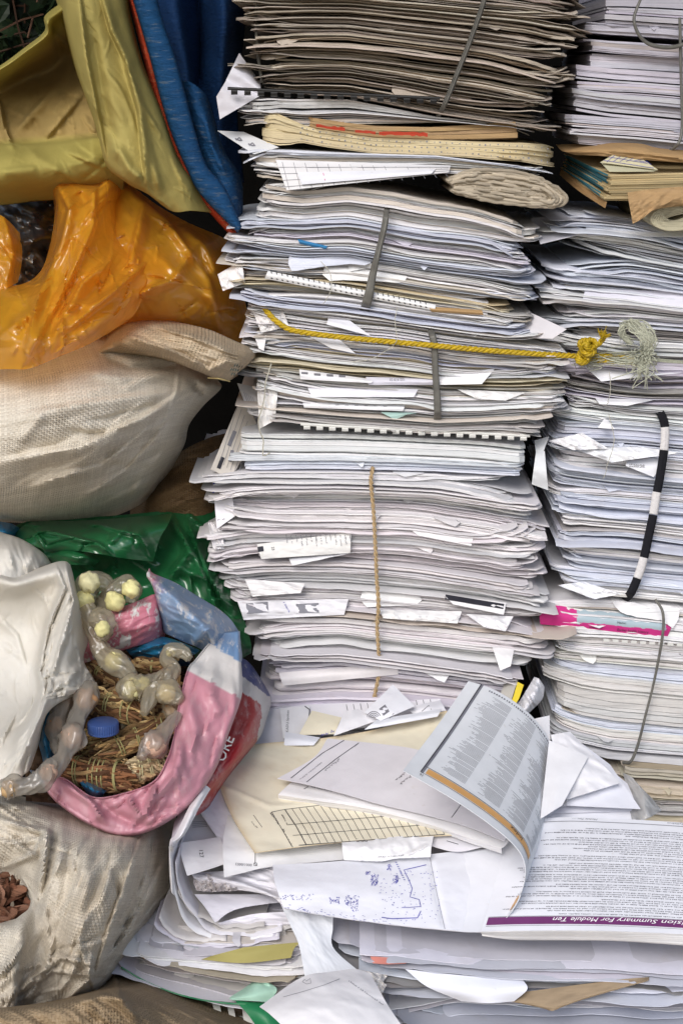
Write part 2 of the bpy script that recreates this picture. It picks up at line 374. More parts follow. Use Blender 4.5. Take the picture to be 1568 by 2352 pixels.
        bd.obs.append(mb.build(name if not isinstance(name, dict) else name.get(i, name['']), [M[mat], M['ink'], M['grey_ink']], None, lab, cat, group))
    return bd
def mixcol(*cs, p=None):
    return lambda i, rg: np.array(cs[rg.choice(len(cs), p=p)]) * rg.uniform(.9, 1.06)
# middle stack, top down
bundle([(540, -70), (800, -70), (1000, -60), (1330, -30)], [(560, 215), (800, 222), (1000, 262), (1250, 300)], [(-50, 545), (0, 560), (60, 592), (200, 604), (240, 620)],
       [(-50, 1320), (50, 1325), (100, 1285), (180, 1280), (250, 1240)], 19, 6, mixcol(NEWS, (.51, .44, .37), (.60, .53, .45), (.45, .39, .33)), 'folded_newspaper', 'old folded newspaper',
       'strapped bundle atop middle stack', 'newspaper', 'newspapers in the strapped bundle on top of the middle stack', 11, fill=(.45, .85), loose=.25, yj=.006, lj=.0042, xj=.010, lx=.004, rnd=.6, lift=.004, corner=.02, flaps=.08, wave=.6, mat='news', flapdrop=(.004, .016))
bundle([(540, 225), (800, 228), (1000, 268), (1250, 296)], [(560, 275), (700, 290), (800, 285), (1000, 282), (1250, 290)], [(220, 555), (280, 556)], [(220, 1235), (290, 1225)], 3, 4, [WHITE, PINKW, WHITE], 'paper_sheaf', 'wavy white paper sheaf',
       'layer under black comb binding', 'paper sheaf', 'wavy sheaves under the newspapers', 12, loose=.2, lift=.004, flaps=0, bits=0)
bundle([(600, 340), (800, 350), (1000, 356), (1290, 392)], [(560, 425), (700, 440), (800, 415), (1000, 398), (1290, 402)], [(330, 575), (360, 580), (430, 590)], [(330, 1240), (420, 1235)], 5, 4, [COOL, WHITE, WHITE, GREY, WHITE], 'paper_sheaf', 'thin white school paper sheaf',
       'layer under cream ledger', 'paper sheaf', 'white sheaves under the cream ledger', 13, loose=.2, flaps=0, bits=0, lift=.003)
bundle([(560, 428), (700, 438), (800, 428), (900, 440), (1000, 462), (1215, 492)], [(560, 690), (784, 712), (1000, 745), (1170, 770), (1300, 775)], [(430, 582), (520, 580), (560, 545), (600, 545), (640, 515), (690, 560)],
       [(490, 1205), (540, 1215), (650, 1208), (740, 1185)], 16, 8, mixcol(LAV, WHITE, COOL, GREY, CREAM, WHITE, p=[.15, .3, .2, .15, .08, .12]), 'paper_sheaf', 'mixed paper sheaf', 'grey-strapped bundle above yellow rope', 'paper sheaf', 'sheaves in the grey-strapped bundle above the rope', 14,
       fill=(.5, .92), loose=.2, yj=.005, lj=.0034, xj=.008, lx=.003, rnd=.15, flaps=.08, wave=.5, lift=.004, corner=.012, aged=.16, weights=[3.2] + [1] * 15, labels={0: 'thick wavy lavender newsprint pad topping the grey-strapped bundle'})
bundle([(560, 695), (784, 716), (1000, 748), (1170, 772), (1300, 778)], [(560, 962), (784, 978), (1000, 992), (1260, 980)], [(690, 595), (740, 565), (800, 575), (900, 590), (970, 600)],
       [(740, 1262), (800, 1268), (930, 1272), (985, 1240)], 16, 8, mixcol(WHITE, COOL, GREY, CREAM, WHITE, p=[.4, .2, .2, .1, .1]), 'paper_sheaf', 'mixed white paper sheaf', 'strapped bundle crossed by yellow rope', 'paper sheaf', 'sheaves in the strapped bundle behind the rope', 15,
       fill=(.45, .9), loose=.25, aged=.14, yj=.006, lj=.0042, xj=.009, lx=.004, rnd=.1, flaps=.06, wave=.55, lift=.004)
bundle([(530, 998), (784, 996), (1000, 1008), (1240, 1018)], [(530, 1074), (784, 1076), (1000, 1082), (1240, 1096)], [(990, 560), (1075, 545)], [(1000, 1200), (1095, 1210)], 3, 7, [(.78, .79, .80), (.76, .78, .82), COOL], 'white_book', 'thick clean white comb-bound book', 'stack under white comb binding', 'book', 'clean white books under the white comb', 16,
       fill=(.9, .985), loose=.05, yj=.003, lj=.0008, lx=.0012, wave=.15, mat='book', corner=.006, weights=[2.4, 1, 1.4])
bundle([(480, 1078), (784, 1080), (1000, 1087), (1160, 1108), (1260, 1112)], [(480, 1505), (784, 1502), (1000, 1530), (1260, 1560)], [(1080, 515), (1150, 482), (1230, 478), (1290, 520), (1350, 540), (1420, 555), (1440, 585), (1500, 605)],
       [(1110, 1190), (1180, 1222), (1250, 1230), (1330, 1236), (1400, 1240), (1480, 1235), (1540, 1200)], 19, 8, mixcol(PINKW, (.81, .785, .795), WHITE, (.76, .725, .74)), 'newsprint_booklet', 'ragged white newsprint booklet', 'twine-tied bundle', 'booklet', 'newsprint booklets in the twine-tied bundle', 17,
       fill=(.6, .95), loose=.2, sgap=.4, bits=1.5, yj=.009, lj=.0036, xj=.012, lx=.007, rnd=.35, flaps=.06, wave=.5, lift=.006, corner=.014)
bundle([(560, 1515), (784, 1508), (1000, 1536), (1200, 1560)], [(560, 1700), (784, 1690), (1000, 1690), (1200, 1700)], [(1510, 600), (1700, 590)], [(1510, 1150), (1700, 1180)], 6, 5, [LAV, PINKW, LAV, LAV, WHITE, WHITE], 'newsprint_booklet', 'lavender newsprint booklet', 'layer under twine-tied bundle', 'booklet', 'newsprint booklets below the twine-tied bundle', 18,
       fill=(.75, .95), loose=.1, yj=.005, flaps=.3, rnd=.3)
# right stack
RR = 1720
bundle([(1250, -60), (1400, -50), (1750, -30)], [(1250, 316), (1300, 320), (1400, 335), (1568, 352), (1750, 365)], [(-50, 1400), (40, 1375), (60, 1345), (140, 1360), (160, 1318), (230, 1320), (250, 1300), (340, 1325)], [(-60, RR), (350, RR)], 12, 5, mixcol((.58, .56, .63), (.55, .53, .60), (.61, .59, .65)), 'book_block', 'plain coverless book block', 'wired bundle atop right-hand stack', 'book', 'coverless book blocks in the wired bundle', 21, Y=.03,
       fill=(.93, .99), loose=.03, yj=.006, lj=.0006, xj=.006, lx=.001, wave=.12, mat='book', corner=.004, jag=.0004)
bundle([(1250, 480), (1330, 486), (1450, 500), (1568, 528), (1750, 560)], [(1250, 735), (1400, 748), (1568, 762), (1750, 772)], [(490, 1325), (540, 1300), (620, 1290), (700, 1275), (760, 1290)], [(490, RR), (760, RR)], 10, 8, mixcol(COOL, WHITE, (.78, .80, .86)), 'paper_sheaf', 'fanned bright white sheaf', 'loose pile below brown-wrapped ledger', 'paper sheaf', 'fanned sheaves below the brown-wrapped ledger', 22, Y=.03, aged=.015,
       fill=(.4, .85), loose=.35, yj=.009, lj=.004, xj=.012, lx=.006, flaps=.06, wave=.55, lift=.006, corner=.025)
bundle([(1250, 740), (1400, 752), (1568, 766), (1750, 776)], [(1250, 925), (1400, 940), (1568, 952), (1750, 960)], [(740, 1290), (900, 1282), (950, 1285)], [(740, RR), (950, RR)], 9, 8, mixcol(WHITE, COOL, LAV, GREY), 'paper_sheaf', 'mixed office paper sheaf', 'pile behind yellow rope knot', 'paper sheaf', 'office sheaves behind the rope knot', 23, Y=.03, aged=.015,
       fill=(.45, .9), loose=.3, yj=.007, lj=.0042, xj=.009, lx=.005, flaps=.06, wave=.5, lift=.004, corner=.02)
bundle([(1250, 930), (1400, 944), (1568, 956), (1750, 964)], [(1230, 1350), (1400, 1368), (1568, 1384), (1750, 1395)], [(940, 1272), (1020, 1262), (1100, 1258), (1200, 1290), (1330, 1285), (1370, 1270)], [(940, RR), (1385, RR)], 17, 8, mixcol(COOL, (.76, .79, .87), WHITE, p=[.5, .3, .2]), 'paper_sheaf', 'bluish white sheaf', 'striped-strap bundle', 'paper sheaf', 'bluish sheaves in the striped-strap bundle', 24, Y=.03, aged=.015,
       fill=(.7, .96), loose=.1, yj=.005, lj=.0024, xj=.008, lx=.002, flaps=.08, wave=.35, lift=.003, corner=.012)
bundle([(1240, 1372), (1400, 1380), (1568, 1396), (1750, 1405)], [(1240, 1690), (1330, 1725), (1400, 1742), (1568, 1757), (1750, 1765)], [(1370, 1245), (1480, 1270), (1540, 1260), (1600, 1260), (1750, 1300)], [(1370, RR), (1760, RR)], 11, 6, mixcol(WHITE, (.76, .76, .78), COOL, (.74, .72, .70)), 'white_book', 'worn white paperback block', 'wire-tied bundle with pink cover', 'book', 'worn paperbacks in the wire-tied bundle', 25, Y=.03, aged=.015,
       fill=(.85, .98), loose=.06, yj=.005, lj=.001, xj=.006, lx=.002, flaps=.1, wave=.18, mat='book', corner=.006)
bundle([(1300, 1735), (1400, 1750), (1568, 1766), (1750, 1775)], [(1300, 1900), (1750, 1900)], [(1740, 1420), (1900, 1440)], [(1740, RR), (1900, RR)], 6, 5, mixcol(CREAM, (.6, .54, .45), GREY), 'paper_sheaf', 'tanned old paper sheaf', 'bottom layer of right-hand stack', 'paper sheaf', 'tanned sheaves at the foot of the right stack', 26, Y=.02, fill=(.7, .95), loose=.1)
# ---------------------------------------------------------------- cloth, film and weave materials
def cloth_mat(name, col, col2, rough=.75, spec=.3, scale=14, fine=700, trans=.0, bump=.25):
    t = NT(name); p = t.pos(); n = t.noise(p, scale, 4, .6); f = t.noise(p, fine, 2)
    c = t.mix(t.ramp(n, .38, .66), col or t.col(), col2 or t.mix(1.0, t.col(), (.84, .82, .80), 'MULTIPLY')); c = t.mix(t.ramp(t.noise(p, 90, 5, .7), .6, .8, 0, .35), c, tuple(x * .55 for x in (col or (.45, .38, .12))))
    cr = t('TexNoise', noise_type='RIDGED_MULTIFRACTAL'); t.l(p, cr.inputs['Vector']); cr.inputs['Scale'].default_value = 26; cr.inputs['Detail'].default_value = 3
    h = t.math('ADD', t.math('MULTIPLY', f, .3), t.math('ADD', t.noise(p, 60, 5, .65), t.math('MULTIPLY', cr.outputs[0], .16)))
    m = t.fin(c, rough, spec, t.bump(h, bump, .0015))
    if trans:
        tr = t('BsdfTranslucent'); t.l(c, tr.inputs[0]); mx = t('MixShader'); mx.inputs[0].default_value = trans
        t.l(t.b.outputs[0], mx.inputs[1]); t.l(tr.outputs[0], mx.inputs[2]); t.l(mx.outputs[0], t.out.inputs[0])
    return m
def film_mat(name, col, clear=.25, rough=.28, trans=.45, vcol=False, bump=.5, bs=60):
    t = NT(name); p = t.pos()
    c = t.col() if vcol else t.mix(t.ramp(t.noise(p, 12, 3), .35, .65), col, tuple(min(1, x * 1.12) for x in col))
    rn = t('TexNoise', noise_type='RIDGED_MULTIFRACTAL'); t.l(p, rn.inputs['Vector']); rn.inputs['Scale'].default_value = bs * .6; rn.inputs['Detail'].default_value = 2
    h = t.math('ADD', t.noise(p, bs * .5, 2, .5), t.math('MULTIPLY', rn.outputs[0], .12)); nb = t.bump(h, bump, .003)
    t.fin(c, rough, .5, nb)
    tr = t('BsdfTranslucent'); t.l(c, tr.inputs[0]); tp = t('BsdfTransparent'); t.l(t.mix(.45, c, (1, 1, 1)), tp.inputs[0])
    m1 = t('MixShader'); m1.inputs[0].default_value = trans; t.l(t.b.outputs[0], m1.inputs[1]); t.l(tr.outputs[0], m1.inputs[2])
    m2 = t('MixShader'); m2.inputs[0].default_value = clear; t.l(m1.outputs[0], m2.inputs[1]); t.l(tp.outputs[0], m2.inputs[2])
    gl = t('BsdfGlossy'); gl.inputs['Roughness'].default_value = .24; t.l(nb, gl.inputs['Normal'])
    fr = t('LayerWeight'); fr.inputs[0].default_value = .5; m3 = t('MixShader'); t.l(nb, fr.inputs['Normal']); t.l(t.math('MULTIPLY_ADD', t.math('POWER', fr.outputs['Facing'], 4.0), .45, .045), m3.inputs[0])
    t.l(m2.outputs[0], m3.inputs[1]); t.l(gl.outputs[0], m3.inputs[2]); t.l(m3.outputs[0], t.out.inputs[0]); return t.m
def weave_mat(name, col, col2, dirt, p=.0030, loose=0.0, bump=.9):
    t = NT(name); uv = t.uv(); ob = t.pos(); sp = t('SeparateXYZ')
    wob = t('TexNoise'); t.l(uv, wob.inputs['Vector']); wob.inputs['Scale'].default_value = 16; wob.inputs['Detail'].default_value = 3
    ad = t('VectorMath', operation='MULTIPLY_ADD'); t.l(wob.outputs['Color'], ad.inputs[0]); ad.inputs[1].default_value = (.006, .006, 0); t.l(uv, ad.inputs[2]); t.l(ad.outputs[0], sp.inputs[0])
    u = t.math('DIVIDE', sp.outputs[0], p); v = t.math('DIVIDE', sp.outputs[1], p * .9)
    iu = t.math('FLOOR', u); iv = t.math('FLOOR', v); fu = t.math('FRACT', u); fv = t.math('FRACT', v)
    su = t.math('SINE', t.math('MULTIPLY', fu, math.pi)); sv = t.math('SINE', t.math('MULTIPLY', fv, math.pi))
    ck = t.math('MODULO', t.math('ADD', iu, iv), 2.0); ck = t.math('ABSOLUTE', ck)
    h = t.math('ADD', t.math('MULTIPLY', ck, su), t.math('MULTIPLY', t.math('SUBTRACT', 1.0, ck), sv))
    wu = t('TexWhiteNoise', noise_dimensions='1D'); t.l(iu, wu.inputs['W']); wv = t('TexWhiteNoise', noise_dimensions='1D'); t.l(t.math('ADD', iv, .5), wv.inputs['W'])
    tp = t.math('ADD', t.math('MULTIPLY', ck, wu.outputs['Value']), t.math('MULTIPLY', t.math('SUBTRACT', 1.0, ck), wv.outputs['Value']))
    big = t.noise(ob, 9, 5, .62); c = t.mix(t.ramp(big, .38, .64), col, col2)
    c = t.mix(t.math('MULTIPLY', t.math('SUBTRACT', 1.0, tp), .28), c, tuple(x * .62 for x in dirt))
    c = t.mix(t.ramp(t.noise(ob, 22, 6, .7), .58, .80, 0, .5), c, dirt)
    c = t.mix(t.ramp(t.noise(ob, 75, 4, .7), .66, .76, 0, .6), c, tuple(x * .45 for x in dirt))
    hb = t.math('ADD', h, t.math('MULTIPLY', t.noise(uv, 140, 3), .8))
    m = t.fin(c, .6, .3, t.bump(hb, bump * .6, .001))
    edge = t.math('MULTIPLY', t.math('LESS_THAN', su, .55), t.math('LESS_THAN', sv, .55))
    lm = t.ramp(t.noise(uv, 18, 3), .56 - loose * .3, .60 - loose * .3)
    ho = t.math('MULTIPLY', edge, lm); tr = t('BsdfTransparent'); mx = t('MixShader'); t.l(ho, mx.inputs[0])
    tl = t('BsdfTranslucent'); t.l(c, tl.inputs[0]); m0 = t('MixShader'); m0.inputs[0].default_value = .12; t.l(t.b.outputs[0], m0.inputs[1]); t.l(tl.outputs[0], m0.inputs[2])
    t.l(m0.outputs[0], mx.inputs[1]); t.l(tr.outputs[0], mx.inputs[2]); t.l(mx.outputs[0], t.out.inputs[0]); return m
def print_mat(name):                     # printed laminated sack: colour attribute worn through to white in scratches
    t = NT(name); p = t.pos(); c = t.col()
    sc = t.noise(t.mapping(p, (130, 30, 60), (0, .6, .5)), 1.0, 5, .7); sc2 = t.noise(p, 35, 3)
    wear = t.math('MULTIPLY', t.ramp(sc, .50, .58), t.ramp(sc2, .42, .58)); wear = t.math('MULTIPLY', wear, t.uvx())
    c = t.mix(wear, c, (.72, .71, .70)); n = t.noise(p, 26, 3); h = t.math('ADD', t.noise(p, 14, 2), t.math('MULTIPLY', t.noise(p, 140, 3), .3))
    m = t.fin(t.mix(t.ramp(n, .3, .8, 0, .2), c, (.55, .42, .40)), .36, .5, t.bump(h, .45, .003))
    tr = t('BsdfTranslucent'); t.l(c, tr.inputs[0]); mx = t('MixShader'); mx.inputs[0].default_value = .22
    t.l(t.b.outputs[0], mx.inputs[1]); t.l(tr.outputs[0], mx.inputs[2]); t.l(mx.outputs[0], t.out.inputs[0]); return m
NT.uvx = lambda s: (lambda sp: (s.l(s.uv(), sp.inputs[0]), sp.outputs[0])[1])(s('SeparateXYZ'))
M['yellow'] = cloth_mat('yellow_coated_cloth', (.49, .41, .135), (.42, .34, .11), .75, .15, 11, 700, .25, .45)
M['coat'] = cloth_mat('yellow_coated_cloth_v', None, None, .75, .15, 11, 700, .25, .45); M['tan_lining'] = cloth_mat('tan_inside', (.46, .33, .12), (.36, .25, .085), .6, .3, 12, 700, .2, .3)
def tarp_mat(name, a, b, wear):
    t = NT(name); p = t.pos(); n = t.noise(t.mapping(p, (60, 60, 300)), 1, 5, .7); k = t.noise(p, 16, 4)
    c = t.mix(t.ramp(k, .35, .65), a, b); c = t.mix(t.ramp(t.noise(t.mapping(p, (60, 60, 420), (0, .5, 0)), 1, 5, .7), .56, .66, 0, .8), c, wear)
    return t.fin(c, .72, .2, t.bump(n, .9, .003))
M['blue_tarp'] = tarp_mat('blue_tarp', (.007, .048, .135), (.010, .064, .165), (.10, .14, .19)); M['red_tarp'] = tarp_mat('red_tarp', (.55, .075, .03), (.48, .06, .025), (.45, .2, .1))
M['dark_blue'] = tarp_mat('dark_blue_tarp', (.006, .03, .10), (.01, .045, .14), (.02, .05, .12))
M['orange'] = film_mat('orange_film', (.88, .45, .035), .26, .26, .50, False, .45, 95)
M['black_film'] = film_mat('black_film', (.022, .02, .02), .0, .3, .0, False, .8, 40)
M['green'] = film_mat('green_film', (.014, .125, .04), .02, .34, .2, False, .2, 30)
M['blue_film'] = film_mat('blue_film', (.02, .22, .42), .08, .3, .35, False, .9, 50)
M['clear'] = film_mat('cloudy_film', (.7, .64, .52), .62, .34, .4, True, .6, 170)
M['white_sack'] = cloth_mat('white_coated_sack', (.87, .85, .80), (.80, .76, .68), .5, .3, 10, 400, .4, .35)
M['sack'] = weave_mat('woven_cream_sack', (.80, .74, .63), (.74, .66, .53), (.40, .29, .17), .0025, .06)
M['sack_neck'] = weave_mat('woven_sack_neck', (.72, .60, .44), (.62, .49, .33), (.36, .25, .14), .0036, .55)
M['sack_low'] = weave_mat('woven_worn_sack', (.76, .70, .59), (.68, .60, .48), (.40, .31, .21), .0027, .25)
M['sack_brown'] = weave_mat('woven_brown_sack', (.42, .31, .19), (.34, .25, .15), (.24, .16, .09), .0030, .05)
M['sack_shaded'] = weave_mat('woven_shaded_sack', (.20, .125, .06), (.15, .09, .04), (.10, .06, .03), .0030, .05)  # brown weave darkened: shade of the gap put into the colour
M['print'] = print_mat('printed_sack')
M['bark'] = paper_mat('bark', .8, .5, 1.0)
M['lump'] = flat_mat('resin_lump', (.6, .5, .2), .7, .3, .2)
def vmat(name, rough=.7, var=.2, scale=90, bump=.4, spec=.3):
    t = NT(name); p = t.pos(); n = t.noise(p, scale, 4, .6); hs = t('HueSaturation'); t.l(t.ramp(n, .3, .7, 1 - var, 1 + var * .5), hs.inputs['Value']); t.l(t.col(), hs.inputs['Color'])
    return t.fin(hs.outputs[0], rough, spec, t.bump(n, bump, .0015))
M['v'] = vmat('mottled'); M['leaf'] = vmat('leaf', .45, .25, 60, .2, .4); M['rope'] = vmat('yellow_rope_fibre', .5, .25, 500, .5, .4); M['twine'] = vmat('sisal_twine', .9, .3, 700, .6)
M['cap'] = flat_mat('blue_cap_plastic', (.035, .075, .23), .35, .5, .1)

def cloth(name, rows, nu, nv, mat, folds=(), wr=(), solid=.0009, cols=None, Yadd=None, **kw):
    pts, px, py, uv = patch(rows, nu, nv, folds, wr, Yadd); mb = MB(); mb.grid(pts, (1, 1, 1) if cols is None else cols(px, py), 0, uv)
    return mb.build(name, mat, solid=solid or None, smooth=70, **kw)

# ---------------------------------------------------------------- hedge in the top left corner
rg = np.random.default_rng(5); hd = empty('shrub', (-.33, .48, .9), 'dark leafy shrub behind the yellow sack', 'shrub')
mb = MB(); tw = MB()
for i in range(420):
    c = P(rg.uniform(-60, 130), rg.uniform(-60, 300), rg.uniform(.36, .58)); a = rg.normal(0, 1, 3); a /= np.linalg.norm(a); b = np.cross(a, rg.normal(0, 1, 3)); b /= np.linalg.norm(b)
    L = rg.uniform(.012, .026); W = L * .42; k = np.cross(a, b) * L * .18
    mb.add([c - a * L, c - a * L * .3 + b * W + k, c + a * L * .4 + b * W * .8 + k, c + a * L, c + a * L * .4 - b * W * .8 + k, c - a * L * .3 - b * W + k, c], [(0, 1, 6), (1, 2, 6), (2, 3, 6), (3, 4, 6), (4, 5, 6), (5, 0, 6)], np.array((.022, .04, .016)) * rg.uniform(.5, 1.5))
for i in range(50):
    c = P(rg.uniform(-60, 120), rg.uniform(-60, 320), rg.uniform(.33, .55)); e = c + rg.normal(0, 1, 3) * (.03, .02, .05); tw.tube([c, (c + e) / 2 + rg.normal(0, .004, 3), e], .0012, np.array((.12, .06, .035)) * rg.uniform(.5, 1.2), n=5)
mb.build('leaves', M['leaf'], hd, smooth=None, kind='stuff'); tw.build('twigs', M['v'], hd)

# ---------------------------------------------------------------- yellow cloth sack
ys = empty('cloth_sack', P(200, 420, .1), 'yellow coated cloth sack hanging open above the orange bag', 'sack')
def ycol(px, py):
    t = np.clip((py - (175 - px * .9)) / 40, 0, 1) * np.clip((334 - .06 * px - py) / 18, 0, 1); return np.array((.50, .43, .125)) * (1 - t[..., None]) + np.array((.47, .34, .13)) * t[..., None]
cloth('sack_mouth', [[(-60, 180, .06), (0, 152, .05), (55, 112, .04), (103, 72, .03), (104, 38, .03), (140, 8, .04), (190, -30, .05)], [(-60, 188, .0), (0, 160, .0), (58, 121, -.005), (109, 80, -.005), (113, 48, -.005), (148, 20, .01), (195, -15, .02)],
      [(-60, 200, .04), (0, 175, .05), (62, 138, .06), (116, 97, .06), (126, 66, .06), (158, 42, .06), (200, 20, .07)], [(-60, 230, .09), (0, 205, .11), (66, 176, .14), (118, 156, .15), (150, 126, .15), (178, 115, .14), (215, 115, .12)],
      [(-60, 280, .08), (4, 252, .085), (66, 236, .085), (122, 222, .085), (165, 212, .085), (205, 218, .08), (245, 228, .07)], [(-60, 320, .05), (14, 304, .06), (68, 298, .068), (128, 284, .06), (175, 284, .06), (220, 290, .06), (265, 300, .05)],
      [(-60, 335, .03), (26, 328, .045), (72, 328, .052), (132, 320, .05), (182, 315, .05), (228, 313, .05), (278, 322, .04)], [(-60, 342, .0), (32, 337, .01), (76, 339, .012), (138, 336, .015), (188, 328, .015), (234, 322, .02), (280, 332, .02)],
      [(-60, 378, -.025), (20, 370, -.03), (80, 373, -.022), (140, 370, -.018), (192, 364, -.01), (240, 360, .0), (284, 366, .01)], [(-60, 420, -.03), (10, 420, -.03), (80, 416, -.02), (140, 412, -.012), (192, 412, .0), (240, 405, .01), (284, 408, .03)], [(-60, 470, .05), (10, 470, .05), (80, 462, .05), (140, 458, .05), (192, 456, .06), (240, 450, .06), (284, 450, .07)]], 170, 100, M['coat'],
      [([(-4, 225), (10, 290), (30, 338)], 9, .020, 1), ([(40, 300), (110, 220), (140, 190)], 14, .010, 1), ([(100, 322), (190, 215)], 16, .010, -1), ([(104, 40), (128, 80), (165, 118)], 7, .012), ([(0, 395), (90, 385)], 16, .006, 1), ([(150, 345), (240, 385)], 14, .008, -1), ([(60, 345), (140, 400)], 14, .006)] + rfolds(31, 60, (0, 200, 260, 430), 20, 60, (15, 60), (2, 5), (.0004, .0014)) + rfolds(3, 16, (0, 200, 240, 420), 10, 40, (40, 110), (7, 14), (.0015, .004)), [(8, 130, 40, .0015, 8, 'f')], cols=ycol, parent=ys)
cloth('hanging_fold', [[(118, -40, .06), (150, -40, -.02), (195, -40, -.035), (240, -40, -.02), (280, -40, .0), (292, -40, .05)], [(142, 40, .06), (158, 50, -.02), (205, 50, -.04), (250, 50, -.025), (288, 40, .0), (302, 40, .05)],
      [(175, 160, .06), (185, 160, -.02), (228, 160, -.045), (275, 150, -.03), (318, 150, -.005), (330, 150, .05)], [(218, 280, .05), (226, 280, -.02), (265, 285, -.05), (315, 270, -.04), (362, 262, -.01), (375, 258, .04)],
      [(240, 375, .04), (250, 378, -.02), (290, 395, -.05), (340, 390, -.045), (395, 370, -.02), (412, 365, .03)], [(258, 397, .03), (285, 412, -.02), (325, 432, -.035), (368, 450, -.03), (425, 425, -.015), (448, 420, .03)],
      [(270, 402, .05), (300, 425, .0), (340, 445, -.01), (395, 484, -.015), (440, 484, -.01), (488, 488, .03)]], 190, 130, M['yellow'],
      [([(180, -20), (198, 130), (225, 270), (246, 380)], 15, .020, 1), ([(232, -20), (258, 70), (292, 140), (322, 260), (338, 420)], 12, .018, -1), ([(285, 130), (320, 230), (370, 310)], 9, .010, 1), ([(210, 60), (238, 210), (262, 330)], 12, -.010), ([(262, 330), (300, 390), (330, 415)], 12, .012), ([(330, 300), (352, 380), (368, 440)], 8, .008)] + rfolds(41, 60, (150, 0, 440, 470), 66, 30, (15, 70), (2, 5), (.0005, .0016)) + rfolds(4, 14, (170, 60, 420, 430), 68, 14, (50, 140), (7, 15), (.002, .005)),
      [(68, 170, 30, .0016, 12, 'f'), (20, 60, 40, .0012, 13, 'f')], parent=ys)
# ---------------------------------------------------------------- blue and red tarpaulin
bt = empty('tarpaulin', P(480, 540, .05), 'blue tarpaulin with orange red underside folded beside the newspapers', 'tarpaulin')
bl = [(300, -40), (307, 0), (326, 65), (346, 135), (371, 230), (397, 312), (432, 392), (462, 447), (546, 534)]
br = [(352, -40), (361, 0), (378, 62), (402, 130), (427, 222), (447, 300), (474, 380), (515, 430), (555, 520)]
rl = [(284, -40), (294, 0), (311, 60), (336, 160), (360, 245), (386, 322), (418, 392), (450, 450), (536, 548)]
mid = lambda a, b, f: tuple(x * (1 - f) + y * f for x, y in zip(a, b))
cloth('blue_band', [[(*a, .004), (*mid(a, b, .10), -.008), (*mid(a, b, .5), -.012), (*mid(a, b, .92), -.006), (*b, .012)] for a, b in zip(bl, br)], 130, 24, M['blue_tarp'], [], [(70, 60, 20, .0012, 21, 'f'), (-10, 26, 7, .0012, 22, 'f')], parent=bt)
cloth('red_lining', [[(*a, .05), (*mid(a, b, .5), .022), (*mid(a, b, 1.15), .026)] for a, b in zip(rl, bl)], 100, 8, M['red_tarp'], [], [(70, 60, 10, .0015, 24, 'r')], parent=bt)
cloth('blue_lobe', [[(400, 180, .06), (440, 190, .03), (470, 215, .04), (480, 235, .08)], [(415, 240, .05), (450, 250, .02), (480, 270, .03), (494, 280, .08)], [(430, 320, .05), (470, 330, .02), (500, 340, .03), (514, 345, .08)],
      [(455, 390, .05), (495, 395, .02), (530, 395, .03), (552, 405, .08)], [(490, 450, .05), (520, 455, .02), (545, 455, .03), (557, 460, .08)], [(520, 500, .05), (535, 505, .03), (548, 505, .04), (556, 510, .08)]], 80, 30, M['blue_tarp'],
      [([(470, 260), (490, 340), (520, 400)], 8, .008, 1)], [(60, 50, 12, .003, 26, 'r')], parent=bt)
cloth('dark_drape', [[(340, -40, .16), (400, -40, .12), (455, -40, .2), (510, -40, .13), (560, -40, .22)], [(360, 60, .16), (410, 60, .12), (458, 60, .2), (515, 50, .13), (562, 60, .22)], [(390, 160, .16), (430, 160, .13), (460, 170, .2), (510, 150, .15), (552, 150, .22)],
      [(400, 260, .16), (440, 260, .14), (470, 270, .2), (505, 270, .18), (545, 270, .24)], [(420, 420, .18), (460, 420, .17), (490, 420, .2), (520, 420, .2), (560, 420, .26)]], 60, 50, M['dark_blue'], [([(455, -30), (462, 120), (455, 220)], 6, -.02)], [(75, 120, 40, .006, 27, 'f')], parent=bt)

